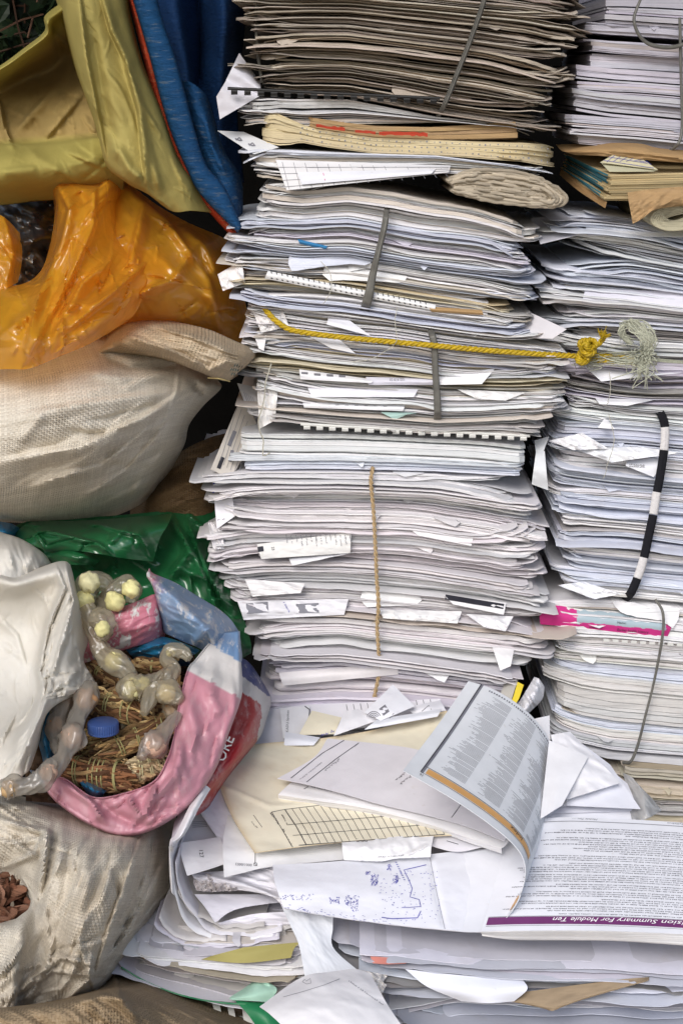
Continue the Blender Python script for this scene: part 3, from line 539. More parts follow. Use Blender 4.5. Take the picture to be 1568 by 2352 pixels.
# ---------------------------------------------------------------- orange bag over a black bag
cloth('plastic_bag', [[(-70, 400, .16), (20, 420, .12), (90, 430, .1), (150, 440, .12)], [(-70, 480, .12), (20, 480, .07), (80, 490, .05), (150, 500, .09)], [(-70, 560, .1), (20, 560, .05), (80, 570, .05), (150, 580, .08)], [(-70, 660, .1), (20, 660, .05), (80, 660, .05), (150, 660, .08)]], 50, 40, M['black_film'],
      [([(0, 450), (120, 500)], 16, .02), ([(40, 560), (110, 540)], 14, .02)], [(35, 60, 26, .016, 31, 'r')], label='black plastic bag seen through the loop of the orange bag', cat='plastic bag')
ob_ = empty('plastic_bag', P(250, 760, .05), 'translucent crumpled orange plastic bag lying over the cream sack', 'plastic bag')
cloth('back_sheet', [[(180, 405, .14), (250, 400, .08), (300, 425, .07), (360, 470, .08), (430, 510, .10), (500, 540, .14), (540, 560, .2)], [(170, 480, .1), (240, 470, .04), (310, 490, .02), (370, 520, .03), (440, 550, .05), (510, 590, .09), (545, 610, .18)],
      [(140, 570, .06), (220, 560, .0), (310, 570, -.02), (380, 590, -.01), (450, 620, .02), (520, 650, .07), (560, 680, .16)], [(120, 670, .03), (200, 660, -.03), (300, 650, -.05), (380, 650, -.04), (460, 670, .0), (530, 700, .06), (568, 720, .15)],
      [(120, 760, .03), (200, 745, -.02), (300, 720, -.03), (380, 720, -.02), (460, 730, .02), (530, 750, .07), (566, 765, .15)], [(150, 800, .08), (220, 780, .04), (300, 752, .03), (380, 750, .04), (460, 762, .07), (520, 785, .11), (560, 790, .17)]], 110, 110, M['orange'],
      [([(290, 430), (380, 500), (480, 640), (510, 760)], 16, .02, 1), ([(330, 470), (300, 600), (200, 700)], 18, .02, -1), ([(420, 520), (470, 560), (500, 640)], 12, .014), ([(300, 680), (400, 640), (450, 560)], 14, .014, 1), ([(380, 600), (500, 700)], 14, .012)] + rfolds(5, 46, (170, 430, 550, 780), -50, 35, (20, 110), (2, 6), (.0015, .006)) + rfolds(51, 130, (170, 420, 560, 780), -40, 50, (8, 45), (1.3, 3), (.0006, .0022)),
      [(50, 120, 60, .006, 33, 'f'), (-30, 60, 34, .002, 34, 'f')], solid=0, parent=ob_)
cloth('front_fold', [[(84, 430, .10), (105, 404, .06), (160, 404, .05), (215, 416, .06), (240, 398, .05), (284, 412, .1)], [(110, 432, .05), (135, 440, -.01), (180, 440, -.03), (225, 440, -.02), (255, 430, .0), (284, 440, .06)],
      [(126, 480, .03), (140, 490, -.03), (180, 490, -.055), (220, 490, -.04), (250, 480, -.01), (276, 480, .05)], [(116, 560, .0), (135, 560, -.05), (175, 560, -.075), (215, 560, -.06), (250, 550, -.03), (300, 545, .03)],
      [(92, 625, -.02), (120, 625, -.07), (170, 620, -.09), (225, 615, -.08), (280, 610, -.05), (370, 590, .0)], [(40, 655, -.03), (80, 670, -.09), (150, 680, -.11), (220, 675, -.1), (300, 655, -.07), (388, 625, -.02)],
      [(-60, 652, -.02), (20, 700, -.10), (120, 730, -.13), (220, 720, -.12), (300, 690, -.08), (350, 655, -.03)], [(-70, 750, -.08), (10, 770, -.15), (110, 785, -.16), (200, 765, -.14), (260, 735, -.1), (310, 720, -.06)],
      [(-70, 850, -.10), (20, 848, -.15), (70, 846, -.16), (140, 818, -.14), (210, 788, -.11), (292, 738, -.06)]], 150, 110, M['orange'],
      [([(130, 420), (160, 480), (140, 560), (90, 680), (60, 800)], 16, .024, -1), ([(220, 420), (215, 520), (160, 640), (60, 830)], 14, .018, 1), ([(250, 600), (190, 650), (120, 780)], 16, .022, -1), ([(340, 600), (250, 680), (150, 760)], 14, .018, 1), ([(90, 640), (70, 720), (20, 760)], 10, .014), ([(150, 700), (210, 700), (290, 660)], 9, .010), ([(180, 440), (200, 470)], 14, -.015)] + rfolds(6, 60, (20, 420, 340, 840), -58, 32, (20, 100), (2, 5.5), (.0015, .006)) + rfolds(61, 170, (0, 405, 350, 845), -55, 50, (8, 45), (1.3, 3), (.0006, .0022)),
      [(-55, 110, 50, .006, 37, 'f'), (30, 60, 34, .002, 38, 'f')], solid=0, parent=ob_)
cloth('side_fold', [[(-70, 480, .02), (-10, 490, .0), (18, 505, .0), (46, 535, .03)], [(-70, 540, .0), (-10, 540, -.03), (25, 550, -.03), (52, 580, .02)], [(-70, 600, .0), (-10, 600, -.04), (25, 605, -.04), (48, 620, .02)], [(-70, 680, -.02), (-10, 670, -.05), (20, 660, -.05), (42, 648, .0)]], 50, 40, M['orange'], [([(10, 500), (35, 580), (20, 640)], 9, .012)], [(60, 50, 18, .006, 41, 'r')], solid=0, parent=ob_)

# ---------------------------------------------------------------- big cream woven sack
cs = empty('woven_sack', P(200, 1190, .0), 'big full cream woven sack with frayed neck under the orange bag', 'sack')
cloth('body', [[(-90, 790, .12), (0, 800, .10), (100, 780, .1), (200, 760, .1), (300, 760, .1), (400, 790, .1), (440, 830, .1), (480, 850, .1)], [(-90, 840, -.02), (0, 835, -.03), (100, 815, -.03), (200, 790, -.01), (300, 785, .02), (400, 815, .03), (450, 855, .03), (502, 876, .07)],
      [(-90, 900, -.10), (0, 890, -.11), (110, 870, -.11), (220, 850, -.09), (320, 850, -.05), (400, 868, -.02), (455, 882, .0), (506, 893, .05)], [(-90, 980, -.14), (0, 975, -.15), (120, 955, -.155), (230, 940, -.13), (330, 925, -.09), (390, 920, -.05), (432, 920, -.01), (468, 930, .05)],
      [(-90, 1070, -.13), (0, 1070, -.14), (110, 1050, -.14), (220, 1030, -.125), (310, 1000, -.09), (370, 985, -.05), (408, 980, .0), (434, 975, .06)], [(-90, 1140, -.08), (0, 1140, -.09), (110, 1125, -.09), (210, 1105, -.08), (290, 1075, -.05), (350, 1050, -.02), (395, 1030, .02), (424, 1018, .07)],
      [(-90, 1185, -.01), (0, 1185, -.01), (100, 1180, -.01), (200, 1165, -.01), (270, 1140, .0), (320, 1120, .02), (368, 1085, .05), (400, 1065, .09)], [(-90, 1198, .08), (0, 1198, .08), (100, 1200, .08), (200, 1194, .08), (260, 1185, .08), (310, 1165, .09), (335, 1148, .1), (375, 1108, .13)]], 150, 150, M['sack'],
      [([(20, 960), (180, 930), (400, 900)], 16, .008, 1), ([(0, 1060), (180, 1030), (330, 960), (440, 890)], 18, .014, 1), ([(60, 1120), (230, 1070), (360, 970)], 14, .012, 1), ([(180, 1150), (290, 1080), (400, 960)], 12, .010, 1), ([(230, 815), (300, 845), (410, 840)], 10, -.016), ([(200, 850), (280, 870), (400, 860)], 12, .008), ([(300, 1150), (330, 1090), (420, 990)], 9, .008), ([(413, 838), (405, 900), (380, 965), (352, 1012)], 5, .004), ([(440, 880), (470, 905)], 9, -.012)] + rfolds(9, 26, (60, 850, 430, 1150), -22, 14, (80, 240), (7, 18), (.003, .007)),
      [(-12, 150, 44, .004, 43, 'f'), (-22, 60, 16, .0015, 44, 'f')], parent=cs, solid=.001)
cloth('neck', [[(240, 775, .06), (292, 732, .04), (345, 732, .02), (415, 742, .01), (480, 758, .0), (535, 782, -.01), (572, 798, .0), (588, 806, .04)], [(230, 800, -.01), (290, 760, -.04), (350, 758, -.06), (415, 768, -.07), (480, 785, -.07), (535, 806, -.06), (575, 814, -.03), (591, 818, .03)],
      [(215, 815, -.03), (285, 790, -.06), (350, 790, -.08), (410, 798, -.09), (470, 812, -.085), (525, 830, -.07), (560, 834, -.04), (584, 830, .03)], [(210, 820, .02), (270, 812, -.02), (340, 812, -.04), (400, 822, -.06), (455, 842, -.07), (505, 860, -.06), (535, 860, -.03), (560, 846, .03)],
      [(215, 825, .06), (270, 820, .04), (340, 820, .03), (400, 832, .0), (450, 850, -.02), (495, 868, -.03), (522, 874, -.01), (545, 862, .05)]], 60, 110, M['sack_neck'],
      [([(290, 770), (380, 800), (480, 845)], 9, .014, 1), ([(330, 745), (440, 775), (540, 815)], 10, .012, -1), ([(470, 855), (520, 830), (560, 838)], 7, .010)], [(18, 90, 16, .005, 47, 'r')], parent=cs, solid=.0012)
hm = MB()                                # dark checks woven into the hem, red stitch line, seam
for i in range(7):
    for j in range(4):
        if (i + j) % 2 == 0:
            x = 529 + i * 4.2 + j * 1.0; y = 848 - i * 4.6 + j * 5.2; Y = -.105 + .012 * i
            hm.add(P(np.array((x, x + 4, x + 4.5, x + .5)), np.array((y, y - 4, y + 1, y + 5)), np.full(4, Y)), [(0, 1, 2, 3)], (.05, .06, .05))
hm.build('hem_checks', M['v'], cs, smooth=None, solid=.0004)
# ---------------------------------------------------------------- brown sack in the gap, green sheet, blue scrap
cloth('woven_sack', [[(300, 1120, .2), (360, 1080, .14), (430, 1030, .12), (500, 1000, .14), (560, 990, .2)], [(300, 1160, .16), (370, 1110, .1), (430, 1075, .08), (490, 1060, .1), (550, 1060, .16)], [(300, 1200, .12), (370, 1160, .06), (440, 1140, .05), (490, 1130, .07), (550, 1130, .14)], [(300, 1250, .14), (370, 1220, .08), (440, 1210, .07), (490, 1210, .09), (550, 1210, .16)]], 50, 50, M['sack_shaded'], [([(350, 1140), (480, 1090)], 14, .012)], [(-20, 60, 20, .006, 51, 'r')], label='brown woven sack darkened with shade deep in the gap beside the twine-tied bundle', cat='sack', solid=.001)
gs = empty('plastic_sheet', P(350, 1480, .0), 'crumpled dark green plastic sheet tucked behind the printed sack', 'plastic sheet')
cloth('back_layer', [[(10, 1215, .06), (100, 1190, .06), (250, 1185, .06), (390, 1172, .06), (500, 1160, .08)], [(20, 1250, .02), (120, 1260, .03), (260, 1270, .03), (400, 1260, .02), (500, 1250, .05)], [(60, 1300, .0), (160, 1320, .0), (280, 1330, .0), (420, 1330, .0), (530, 1320, .03)],
      [(100, 1400, -.02), (200, 1400, -.03), (310, 1400, -.03), (430, 1400, -.02), (550, 1390, .02)], [(150, 1470, -.02), (250, 1470, -.03), (350, 1470, -.03), (470, 1470, -.02), (575, 1470, .02)], [(200, 1560, .0), (300, 1560, .0), (400, 1560, .0), (500, 1540, .01), (578, 1500, .03)]], 90, 90, M['green'],
      [([(390, 1180), (450, 1280), (500, 1400), (560, 1490)], 14, .022, 1), ([(430, 1200), (470, 1300), (520, 1400)], 10, .018, -1), ([(400, 1300), (480, 1330), (540, 1400)], 12, .016), ([(440, 1260), (390, 1330)], 10, .016)] + rfolds(7, 40, (200, 1180, 570, 1480), 60, 40, (30, 120), (2, 7), (.002, .008)), [(60, 90, 40, .006, 55, 'f')], parent=gs, solid=0)
cloth('folded_flap', [[(28, 1232, .02), (72, 1200, .02), (180, 1196, .02), (300, 1188, .02), (396, 1180, .03)], [(60, 1246, -.02), (110, 1225, -.03), (190, 1225, -.035), (300, 1215, -.03), (386, 1205, -.01)], [(100, 1262, -.03), (150, 1250, -.045), (215, 1254, -.05), (290, 1250, -.05), (368, 1236, -.02)], [(108, 1268, -.02), (160, 1264, -.045), (228, 1272, -.055), (282, 1282, -.05), (352, 1290, -.02)]], 60, 80, M['green'],
      [([(120, 1220), (230, 1250), (260, 1275)], 10, .012, 1), ([(200, 1200), (320, 1230), (350, 1280)], 12, .012, -1), ([(250, 1250), (300, 1200)], 8, .008)] + rfolds(8, 14, (60, 1190, 390, 1280), 20, 40, (30, 100), (2, 6), (.002, .006)), [(20, 80, 30, .003, 57, 'f')], parent=gs, solid=0)
cloth('lower_flap', [[(100, 1262, .0), (150, 1250, -.02), (190, 1262, -.03), (235, 1278, -.01)], [(104, 1280, -.01), (150, 1272, -.045), (195, 1280, -.05), (228, 1290, -.02)], [(108, 1290, .0), (150, 1296, -.04), (190, 1298, -.04), (220, 1298, -.01)]], 30, 40, M['green'], [], [(20, 50, 18, .005, 58, 'r')], parent=gs, solid=0)
cloth('plastic_scrap', [[(-60, 1190, .05), (-10, 1196, .02), (25, 1202, .02), (46, 1212, .06)], [(-60, 1220, .02), (-10, 1220, -.02), (20, 1222, -.02), (44, 1226, .04)], [(-60, 1250, .02), (-10, 1245, -.02), (15, 1240, -.02), (34, 1236, .04)]], 24, 30, M['blue_film'], [], [(30, 30, 14, .008, 59, 'r')], label='small blue plastic scrap beneath the big cream sack', cat='plastic scrap', solid=0)
# ---------------------------------------------------------------- white sack
ws = empty('coated_sack', P(80, 1800, -.25), 'white plastic-coated sack with rolled open mouth beside the knotted packets', 'sack')
cloth('back_panel', [[(-70, 1200, -.06), (0, 1222, -.05), (52, 1240, -.04), (96, 1268, -.03), (116, 1290, .0)], [(-70, 1250, -.12), (0, 1262, -.13), (52, 1272, -.12), (94, 1288, -.1), (118, 1306, -.05)], [(-70, 1340, -.14), (0, 1340, -.15), (52, 1340, -.14), (94, 1340, -.12), (118, 1340, -.07)]], 40, 60, M['white_sack'], [([(20, 1235), (30, 1300)], 8, .006), ([(80, 1260), (60, 1310)], 8, .006)], [(70, 60, 14, .004, 61, 'r')], parent=ws)
cloth('front_panel', [[(-70, 1312, -.13), (0, 1317, -.13), (38, 1324, -.13), (88, 1306, -.12), (128, 1292, -.11), (150, 1290, -.1), (161, 1297, -.08)], [(-70, 1330, -.17), (0, 1334, -.175), (40, 1340, -.18), (92, 1324, -.17), (136, 1312, -.17), (156, 1312, -.16), (168, 1322, -.12)],
      [(-70, 1380, -.155), (0, 1384, -.155), (44, 1380, -.155), (92, 1368, -.155), (132, 1362, -.165), (160, 1372, -.19), (180, 1378, -.15)], [(-70, 1460, -.15), (0, 1460, -.15), (50, 1456, -.15), (92, 1452, -.155), (122, 1452, -.185), (160, 1452, -.20), (203, 1458, -.15)],
      [(-70, 1540, -.17), (0, 1540, -.17), (50, 1540, -.17), (84, 1536, -.18), (106, 1532, -.21), (150, 1528, -.215), (192, 1516, -.17)], [(-70, 1600, -.20), (0, 1600, -.20), (48, 1600, -.20), (82, 1596, -.21), (102, 1592, -.235), (160, 1590, -.24), (218, 1566, -.18)],
      [(-70, 1660, -.24), (0, 1656, -.24), (40, 1650, -.24), (68, 1640, -.25), (90, 1622, -.265), (120, 1608, -.26), (212, 1590, -.19)], [(-70, 1740, -.29), (0, 1735, -.29), (26, 1720, -.29), (46, 1704, -.30), (70, 1690, -.305), (90, 1668, -.29), (128, 1604, -.20)],
      [(-70, 1850, -.31), (0, 1828, -.31), (18, 1812, -.31), (34, 1796, -.31), (54, 1780, -.305), (70, 1762, -.29), (94, 1690, -.22)]], 130, 100, M['white_sack'],
      [([(128, 1296), (150, 1350), (112, 1440), (92, 1540), (104, 1590)], 8, .014, 1), ([(150, 1296), (170, 1380), (140, 1480), (118, 1560), (96, 1640), (40, 1760)], 7, .012, -1), ([(104, 1590), (150, 1570), (190, 1520)], 8, .010), ([(100, 1600), (160, 1585), (212, 1575)], 6, .009, 1), ([(70, 1690), (96, 1610), (110, 1540)], 6, .008), ([(0, 1420), (40, 1460), (60, 1530)], 10, .005, 1), ([(10, 1480), (50, 1510)], 6, .004)] + rfolds(11, 12, (0, 1350, 100, 1750), 100, 30, (30, 90), (3, 7), (.0006, .002)) + rfolds(12, 26, (100, 1310, 205, 1600), 105, 16, (30, 120), (3, 7), (.002, .005)) + rfolds(121, 50, (0, 1310, 205, 1780), 105, 40, (10, 50), (1.5, 4), (.0005, .0016)) + rfolds(13, 16, (10, 1610, 120, 1800), 125, 12, (40, 110), (3, 7), (.002, .005)) + rfolds(14, 14, (110, 1540, 215, 1600), -25, 14, (30, 90), (2, 4), (.0015, .004)),
      [(60, 90, 50, .0022, 64, 'f')], parent=ws)

# ---------------------------------------------------------------- printed pink, white, blue and red sack holding the herbs
PINK = np.array((.60, .27, .335)); PW = np.array((.70, .68, .66)); PBLUE = np.array((.18, .32, .54)); PRED = np.array((.42, .012, .018)); NAVY = np.array((.012, .045, .22))
ps = empty('printed_sack', P(330, 1915, -.25), 'open pink white and blue printed sack full of bark bundles', 'sack')
inner = [(70, 1770), (98, 1778), (150, 1790), (215, 1832), (290, 1822), (355, 1795), (385, 1745), (401, 1690), (412, 1620), (432, 1540), (450, 1516), (480, 1478), (492, 1455)]
outer = [(86, 1795), (100, 1806), (132, 1842), (194, 1886), (270, 1918), (345, 1906), (430, 1852), (490, 1772), (526, 1676), (551, 1604), (554, 1560), (551, 1508), (549, 1450)]
yi = [-.26, -.27, -.28, -.29, -.29, -.29, -.28, -.25, -.22, -.19, -.17, -.15, -.12]
rows = []
for a, b, y in zip(inner, outer, yi):
    rows.append([(a[0] + 4, a[1] + (6 if y < -.27 else 0), y + .10), (*a, y + .004), (*mid(a, b, .03), y - .003), (*mid(a, b, .35), y - .010), (*mid(a, b, .8), y - .012), (*b, y - .002), (*mid(a, b, .98), y + .09)])
pts, px_, py_, uv_ = patch(rows, 150, 50, [([(215, 1832), (262, 1870), (330, 1900)], 12, -.010), ([(150, 1800), (215, 1845), (245, 1890)], 9, .010, 1), ([(290, 1825), (320, 1870), (300, 1905)], 8, .010, -1), ([(360, 1800), (350, 1840), (330, 1880)], 9, .012, 1), ([(420, 1700), (400, 1780), (340, 1850)], 14, .010, -1), ([(430, 1600), (450, 1680), (440, 1760)], 14, .008), ([(480, 1580), (500, 1640)], 10, .006)] + rfolds(15, 22, (120, 1790, 440, 1900), -60, 22, (30, 90), (4, 10), (.002, .006)) + rfolds(161, 70, (100, 1540, 545, 1910), -60, 40, (12, 50), (1.5, 4), (.0005, .0018)) + rfolds(16, 22, (410, 1540, 540, 1800), -75, 18, (50, 140), (6, 16), (.0015, .004)), [(-60, 90, 50, .003, 66, 'f')])
t = (py_ - 1540 - (px_ - 430) * .52); jag = 2.0 * noise2(px_ / 5, py_ / 5, 4)
cc = np.where((t + jag < 0)[..., None], PW, PINK * (1 + .0 * px_[..., None])); tb = (py_ - 1472 - (px_ - 470) * .62) + jag
cc = np.where((tb < 0)[..., None], PBLUE, cc); cc = np.where(((px_ < 104) & (py_ > 1700))[..., None], (.35, .45, .6), cc)
uvw = np.stack([np.where(tb < 0, .75, .12), np.zeros_like(tb)], -1)
mb = MB(); mb.grid(pts, cc, 0, uvw); mb.build('rolled_rim', M['print'], ps, smooth=70, solid=.0012)
def pcloth(name, rows, nu, nv, colf, wear, folds=(), wr=()):
    pts, px, py, uv = patch(rows, nu, nv, folds, wr); mb = MB(); mb.grid(pts, colf(px, py), 0, np.stack([wear(px, py), 0 * px], -1)); return mb.build(name, M['print'], ps, smooth=70, solid=.0012)
def cflap(px, py):
    k = np.clip((px - 352 + .25 * (py - 1340)) / 30 + .4 * noise2(px / 14, py / 14, 3), 0, 1)[..., None]; return np.array((.62, .30, .36)) * (1 - k) + np.array((.22, .36, .56)) * k
pcloth('folded_corner', [[(343, 1306, -.10), (352, 1318, -.10), (400, 1338, -.09), (450, 1368, -.08), (502, 1400, -.07), (530, 1425, -.06), (549, 1454, -.05)], [(338, 1322, -.115), (356, 1338, -.13), (398, 1362, -.13), (444, 1390, -.13), (488, 1418, -.125), (524, 1450, -.11), (552, 1480, -.07)],
      [(352, 1345, -.11), (362, 1370, -.14), (396, 1395, -.155), (436, 1420, -.16), (470, 1440, -.16), (505, 1465, -.14), (553, 1520, -.09)], [(364, 1385, -.10), (370, 1410, -.13), (396, 1430, -.145), (430, 1450, -.15), (460, 1462, -.15), (484, 1478, -.14), (520, 1520, -.12)],
      [(368, 1430, -.09), (378, 1452, -.11), (398, 1462, -.12), (424, 1474, -.12), (446, 1482, -.12), (462, 1490, -.12), (480, 1500, -.1)]], 70, 90, cflap, lambda px, py: np.clip(1.25 - .0 * px, 0, 1.3), [([(350, 1330), (430, 1400), (490, 1470)], 12, .010), ([(480, 1440), (452, 1470), (440, 1490)], 10, .014, 1), ([(400, 1350), (420, 1420)], 12, .006), ([(490, 1400), (478, 1450), (500, 1500)], 10, .012, -1)], [(30, 60, 20, .004, 69, 'r')])
pcloth('folded_strip', [[(190, 1440, -.12), (200, 1428, -.12), (250, 1404, -.125), (300, 1388, -.125), (352, 1366, -.12), (366, 1368, -.10)], [(190, 1460, -.135), (204, 1452, -.145), (252, 1432, -.15), (304, 1416, -.15), (356, 1400, -.14), (370, 1400, -.11)],
      [(188, 1490, -.135), (206, 1484, -.15), (254, 1464, -.155), (306, 1446, -.155), (358, 1432, -.145), (376, 1430, -.11)], [(188, 1524, -.12), (208, 1518, -.13), (254, 1502, -.135), (306, 1486, -.135), (358, 1470, -.125), (378, 1462, -.1)]], 40, 60, lambda px, py: np.array((.60, .20, .27)) + 0 * px[..., None], lambda px, py: 1.9 + 0 * px, [([(200, 1440), (350, 1390)], 10, .004)], [(-20, 60, 14, .003, 70, 'r')])
def cside(px, py):
    d1 = py - 1590 - (px - 553) * .6 + 2 * noise2(px / 6, py / 6, 2); d0 = py - 1552 - (px - 553) * .75 + 2 * noise2(px / 6, py / 6, 3); e = px + .18 * (py - 1640) * np.sign(py - 1640) + 2 * noise2(px / 6, py / 6, 5)
    c = np.where((d0 < 0)[..., None], NAVY, PW); red = (d1 > 0) & (e < 600); return np.where(red[..., None], PRED, c)
pcloth('printed_side', [[(530, 1510, -.06), (552, 1512, -.04), (566, 1518, -.03), (580, 1532, .0)], [(532, 1560, -.09), (562, 1560, -.08), (584, 1560, -.06), (602, 1566, -.02)], [(525, 1612, -.13), (565, 1612, -.12), (598, 1606, -.09), (621, 1606, -.03)], [(505, 1670, -.17), (552, 1668, -.16), (590, 1660, -.13), (612, 1648, -.06)],
      [(478, 1740, -.21), (525, 1730, -.2), (568, 1712, -.17), (596, 1692, -.1)], [(450, 1810, -.24), (486, 1800, -.23), (520, 1775, -.2), (550, 1750, -.13)], [(430, 1880, -.24), (455, 1870, -.22), (480, 1850, -.19), (505, 1810, -.12)]], 100, 60, cside, lambda px, py: .35 + .5 * (py < 1570), [([(575, 1560), (585, 1640), (540, 1730)], 10, .006)], [(-55, 60, 16, .003, 72, 'r')])
# ---------------------------------------------------------------- lettering helper
_tc = {}
def text_geo(s, shear=0.0):
    key = (s, shear)
    if key not in _tc:
        cu = bpy.data.curves.new('t', 'FONT'); cu.body = s; cu.resolution_u = 2; cu.shear = shear; ob = bpy.data.objects.new('t', cu); me = ob.to_mesh()
        _tc[key] = (np.array([v.co[:] for v in me.vertices]).reshape(-1, 3)[:, :2], [tuple(p.vertices) for p in me.polygons]); ob.to_mesh_clear(); bpy.data.objects.remove(ob); bpy.data.curves.remove(cu)
    return _tc[key]
def text_px(mb, s, at, ang, size, Yf, mat=0, col=(.8, .8, .8), sx=1.0, shear=0.0):    # lettering on a surface whose depth is Yf(px,py)
    v, f = text_geo(s, shear); a = R(ang); x = v[:, 0] * size * sx; y = v[:, 1] * size
    px = at[0] + x * math.cos(a) + y * math.sin(a); py = at[1] - x * math.sin(a) + y * math.cos(a) * -1 * 1.0 + 0
    px = at[0] + x * math.cos(a) - y * math.sin(a); py = at[1] - (x * math.sin(a) + y * math.cos(a))
    mb.add(P(px, py, Yf(px, py)), f, col, mat)
lm = MB(); text_px(lm, 'ORE', (514, 1752), 66, 34, lambda px, py: -.222 + 0 * px + .0006 * (px - 520), 0, (.72, .70, .69), .95)
lm.build('lettering', M['v'], ps, smooth=None, solid=.0004)
cloth('plastic_liner', [[(288, 1490, -.10), (320, 1474, -.11), (368, 1462, -.12), (420, 1476, -.12), (460, 1494, -.11)], [(296, 1500, -.12), (330, 1488, -.135), (374, 1480, -.145), (418, 1490, -.14), (446, 1504, -.12)], [(306, 1512, -.11), (336, 1512, -.12), (372, 1512, -.13), (410, 1508, -.12), (436, 1512, -.1)], [(306, 1530, -.06), (336, 1530, -.06), (372, 1530, -.06), (410, 1530, -.06), (436, 1530, -.06)]], 40, 60, M['blue_film'], [([(300, 1500), (380, 1478), (440, 1500)], 5, .008)], [(10, 50, 9, .005, 74, 'r')], solid=.0003, label='bright blue plastic liner inside the printed sack', cat='plastic liner')
lb = MB()
for rows_ in ([[(92, 1640, -.2), (112, 1620, -.22), (136, 1590, -.2)], [(86, 1690, -.22), (102, 1680, -.25), (124, 1660, -.22)], [(98, 1740, -.24), (110, 1738, -.265), (126, 1736, -.24)], [(104, 1780, -.24), (118, 1780, -.27), (136, 1776, -.24)]],
              [[(176, 1786, -.25), (210, 1800, -.27), (250, 1812, -.25)], [(190, 1806, -.27), (216, 1816, -.29), (240, 1822, -.27)], [(205, 1830, -.25), (220, 1836, -.26), (236, 1834, -.25)]]):
    pts, a, b, uv = patch(rows_, 40, 30, [], [(70, 30, 9, .005, 75, 'r')]); lb.grid(pts, (1, 1, 1), 0, uv)
lb.build('plastic_liner', M['blue_film'], smooth=70, solid=.0003, label='blue plastic liner edge showing under the white sack and pink rim', cat='plastic liner')
# inside of the sack: a dark bowl of loose bark crumbs behind the bundles
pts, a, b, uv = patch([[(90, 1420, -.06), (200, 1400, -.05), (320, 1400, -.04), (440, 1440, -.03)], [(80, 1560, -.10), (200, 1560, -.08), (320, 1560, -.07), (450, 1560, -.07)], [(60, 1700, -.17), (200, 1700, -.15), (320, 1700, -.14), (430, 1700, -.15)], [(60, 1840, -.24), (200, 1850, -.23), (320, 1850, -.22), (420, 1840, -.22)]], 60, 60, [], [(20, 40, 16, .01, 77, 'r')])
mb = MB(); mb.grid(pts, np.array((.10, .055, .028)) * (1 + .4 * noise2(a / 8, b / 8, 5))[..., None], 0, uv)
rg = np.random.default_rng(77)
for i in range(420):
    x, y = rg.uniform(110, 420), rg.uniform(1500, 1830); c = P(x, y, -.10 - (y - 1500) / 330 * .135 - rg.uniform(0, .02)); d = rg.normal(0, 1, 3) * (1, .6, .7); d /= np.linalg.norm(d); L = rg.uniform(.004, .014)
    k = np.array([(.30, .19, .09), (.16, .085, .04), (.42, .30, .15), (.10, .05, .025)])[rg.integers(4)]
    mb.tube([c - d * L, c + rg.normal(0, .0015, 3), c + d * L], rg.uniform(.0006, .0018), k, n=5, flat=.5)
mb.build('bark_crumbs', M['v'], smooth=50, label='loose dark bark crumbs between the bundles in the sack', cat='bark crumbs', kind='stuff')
def YC(x, y): return -.125 - (y - 1500) / 330 * .145       # depth of the heap in the sack mouth
# ---------------------------------------------------------------- bark bundles
def bark_bundle(a, b, r, label, cols, seed, dY=0.0, ties=2, n=90, tiecol=(.36, .33, .14), curl=0):
    rg = np.random.default_rng(seed); A = P(*a, YC(*a) + dY); B = P(*b, YC(*b) + dY); ax = B - A; L = np.linalg.norm(ax); ax /= L; r = r * .00040
    e1 = np.cross(ax, (0, 1, 0)); e1 /= np.linalg.norm(e1); e2 = np.cross(ax, e1); root = empty('bark_bundle', A + (B - A) / 2 - np.array((0, 0, r)), label, 'bark bundle', 'tied bark bundles in the printed sack')
    mb = MB()
    for i in range(n):
        th = rg.uniform(0, 6.283); rr = r * math.sqrt(rg.uniform(.12, 1)); t0 = -rg.uniform(-.1, .2) * L; t1 = L * rg.uniform(.7, 1.22)
        if rg.random() < .3: t0 = L * rg.uniform(0, .4)
        ts = np.linspace(t0, t1, 7); q = []
        for k, t in enumerate(ts):
            p = th + .25 * math.sin(t * 60 + i) + curl * t * 20; pinch = .82 + .22 * abs(math.sin(t / L * math.pi * ties))
            q.append(A + ax * t + (e1 * math.cos(p) + e2 * math.sin(p)) * rr * pinch + rg.normal(0, .0013, 3))
        q = crom(q, 12); w = rg.uniform(.0005, .0024); c = np.array(cols[rg.integers(len(cols))]) * rg.uniform(.5, 1.5)
        tu = w * (.5 + .5 * np.sin(np.linspace(.25, 2.9, 12))); mb.tube(q, tu, c, n=5, flat=rg.uniform(.25, .7))
    mb.build('strips', M['bark'], root, smooth=45)
    tm = MB()
    for k in range(ties):
        f = (k + .7) / (ties + .4); tl = rg.uniform(-.5, .5)
        for j in range(2):
            th = np.linspace(0, 6.6, 26); q = A + ax * (L * f + (.003 + rg.normal(0, .003)) * j) + (np.cos(th)[:, None] * e1 + np.sin(th)[:, None] * e2) * r * (1.06 + .02 * j) + ax * (np.cos(th + tl) * .006 * tl)[:, None]
            tm.tube(q, .00065, np.array(tiecol) * .8 * rg.uniform(.85, 1.15), n=5, flat=.5)
    tm.build('ties', M['v'], root, smooth=45); return root
BK = [(.40, .26, .11), (.22, .11, .05), (.50, .36, .17), (.14, .07, .035), (.33, .20, .085)]
bark_bundle((222, 1604), (322, 1642), 27, 'yellow brown bark bundle tied twice just above the blue cap', BK, 81, -.02, 2)
bark_bundle((238, 1722), (388, 1665), 27, 'shredded bark bundle lying just below the blue cap', BK, 82, -.015, 3, 110)
bark_bundle((158, 1768), (296, 1786), 31, 'dark red brown bark bundle with four green ties, lowest in the sack', [(.28, .13, .06), (.20, .09, .04), (.38, .24, .11), (.13, .06, .03)], 83, -.01, 4, 120)
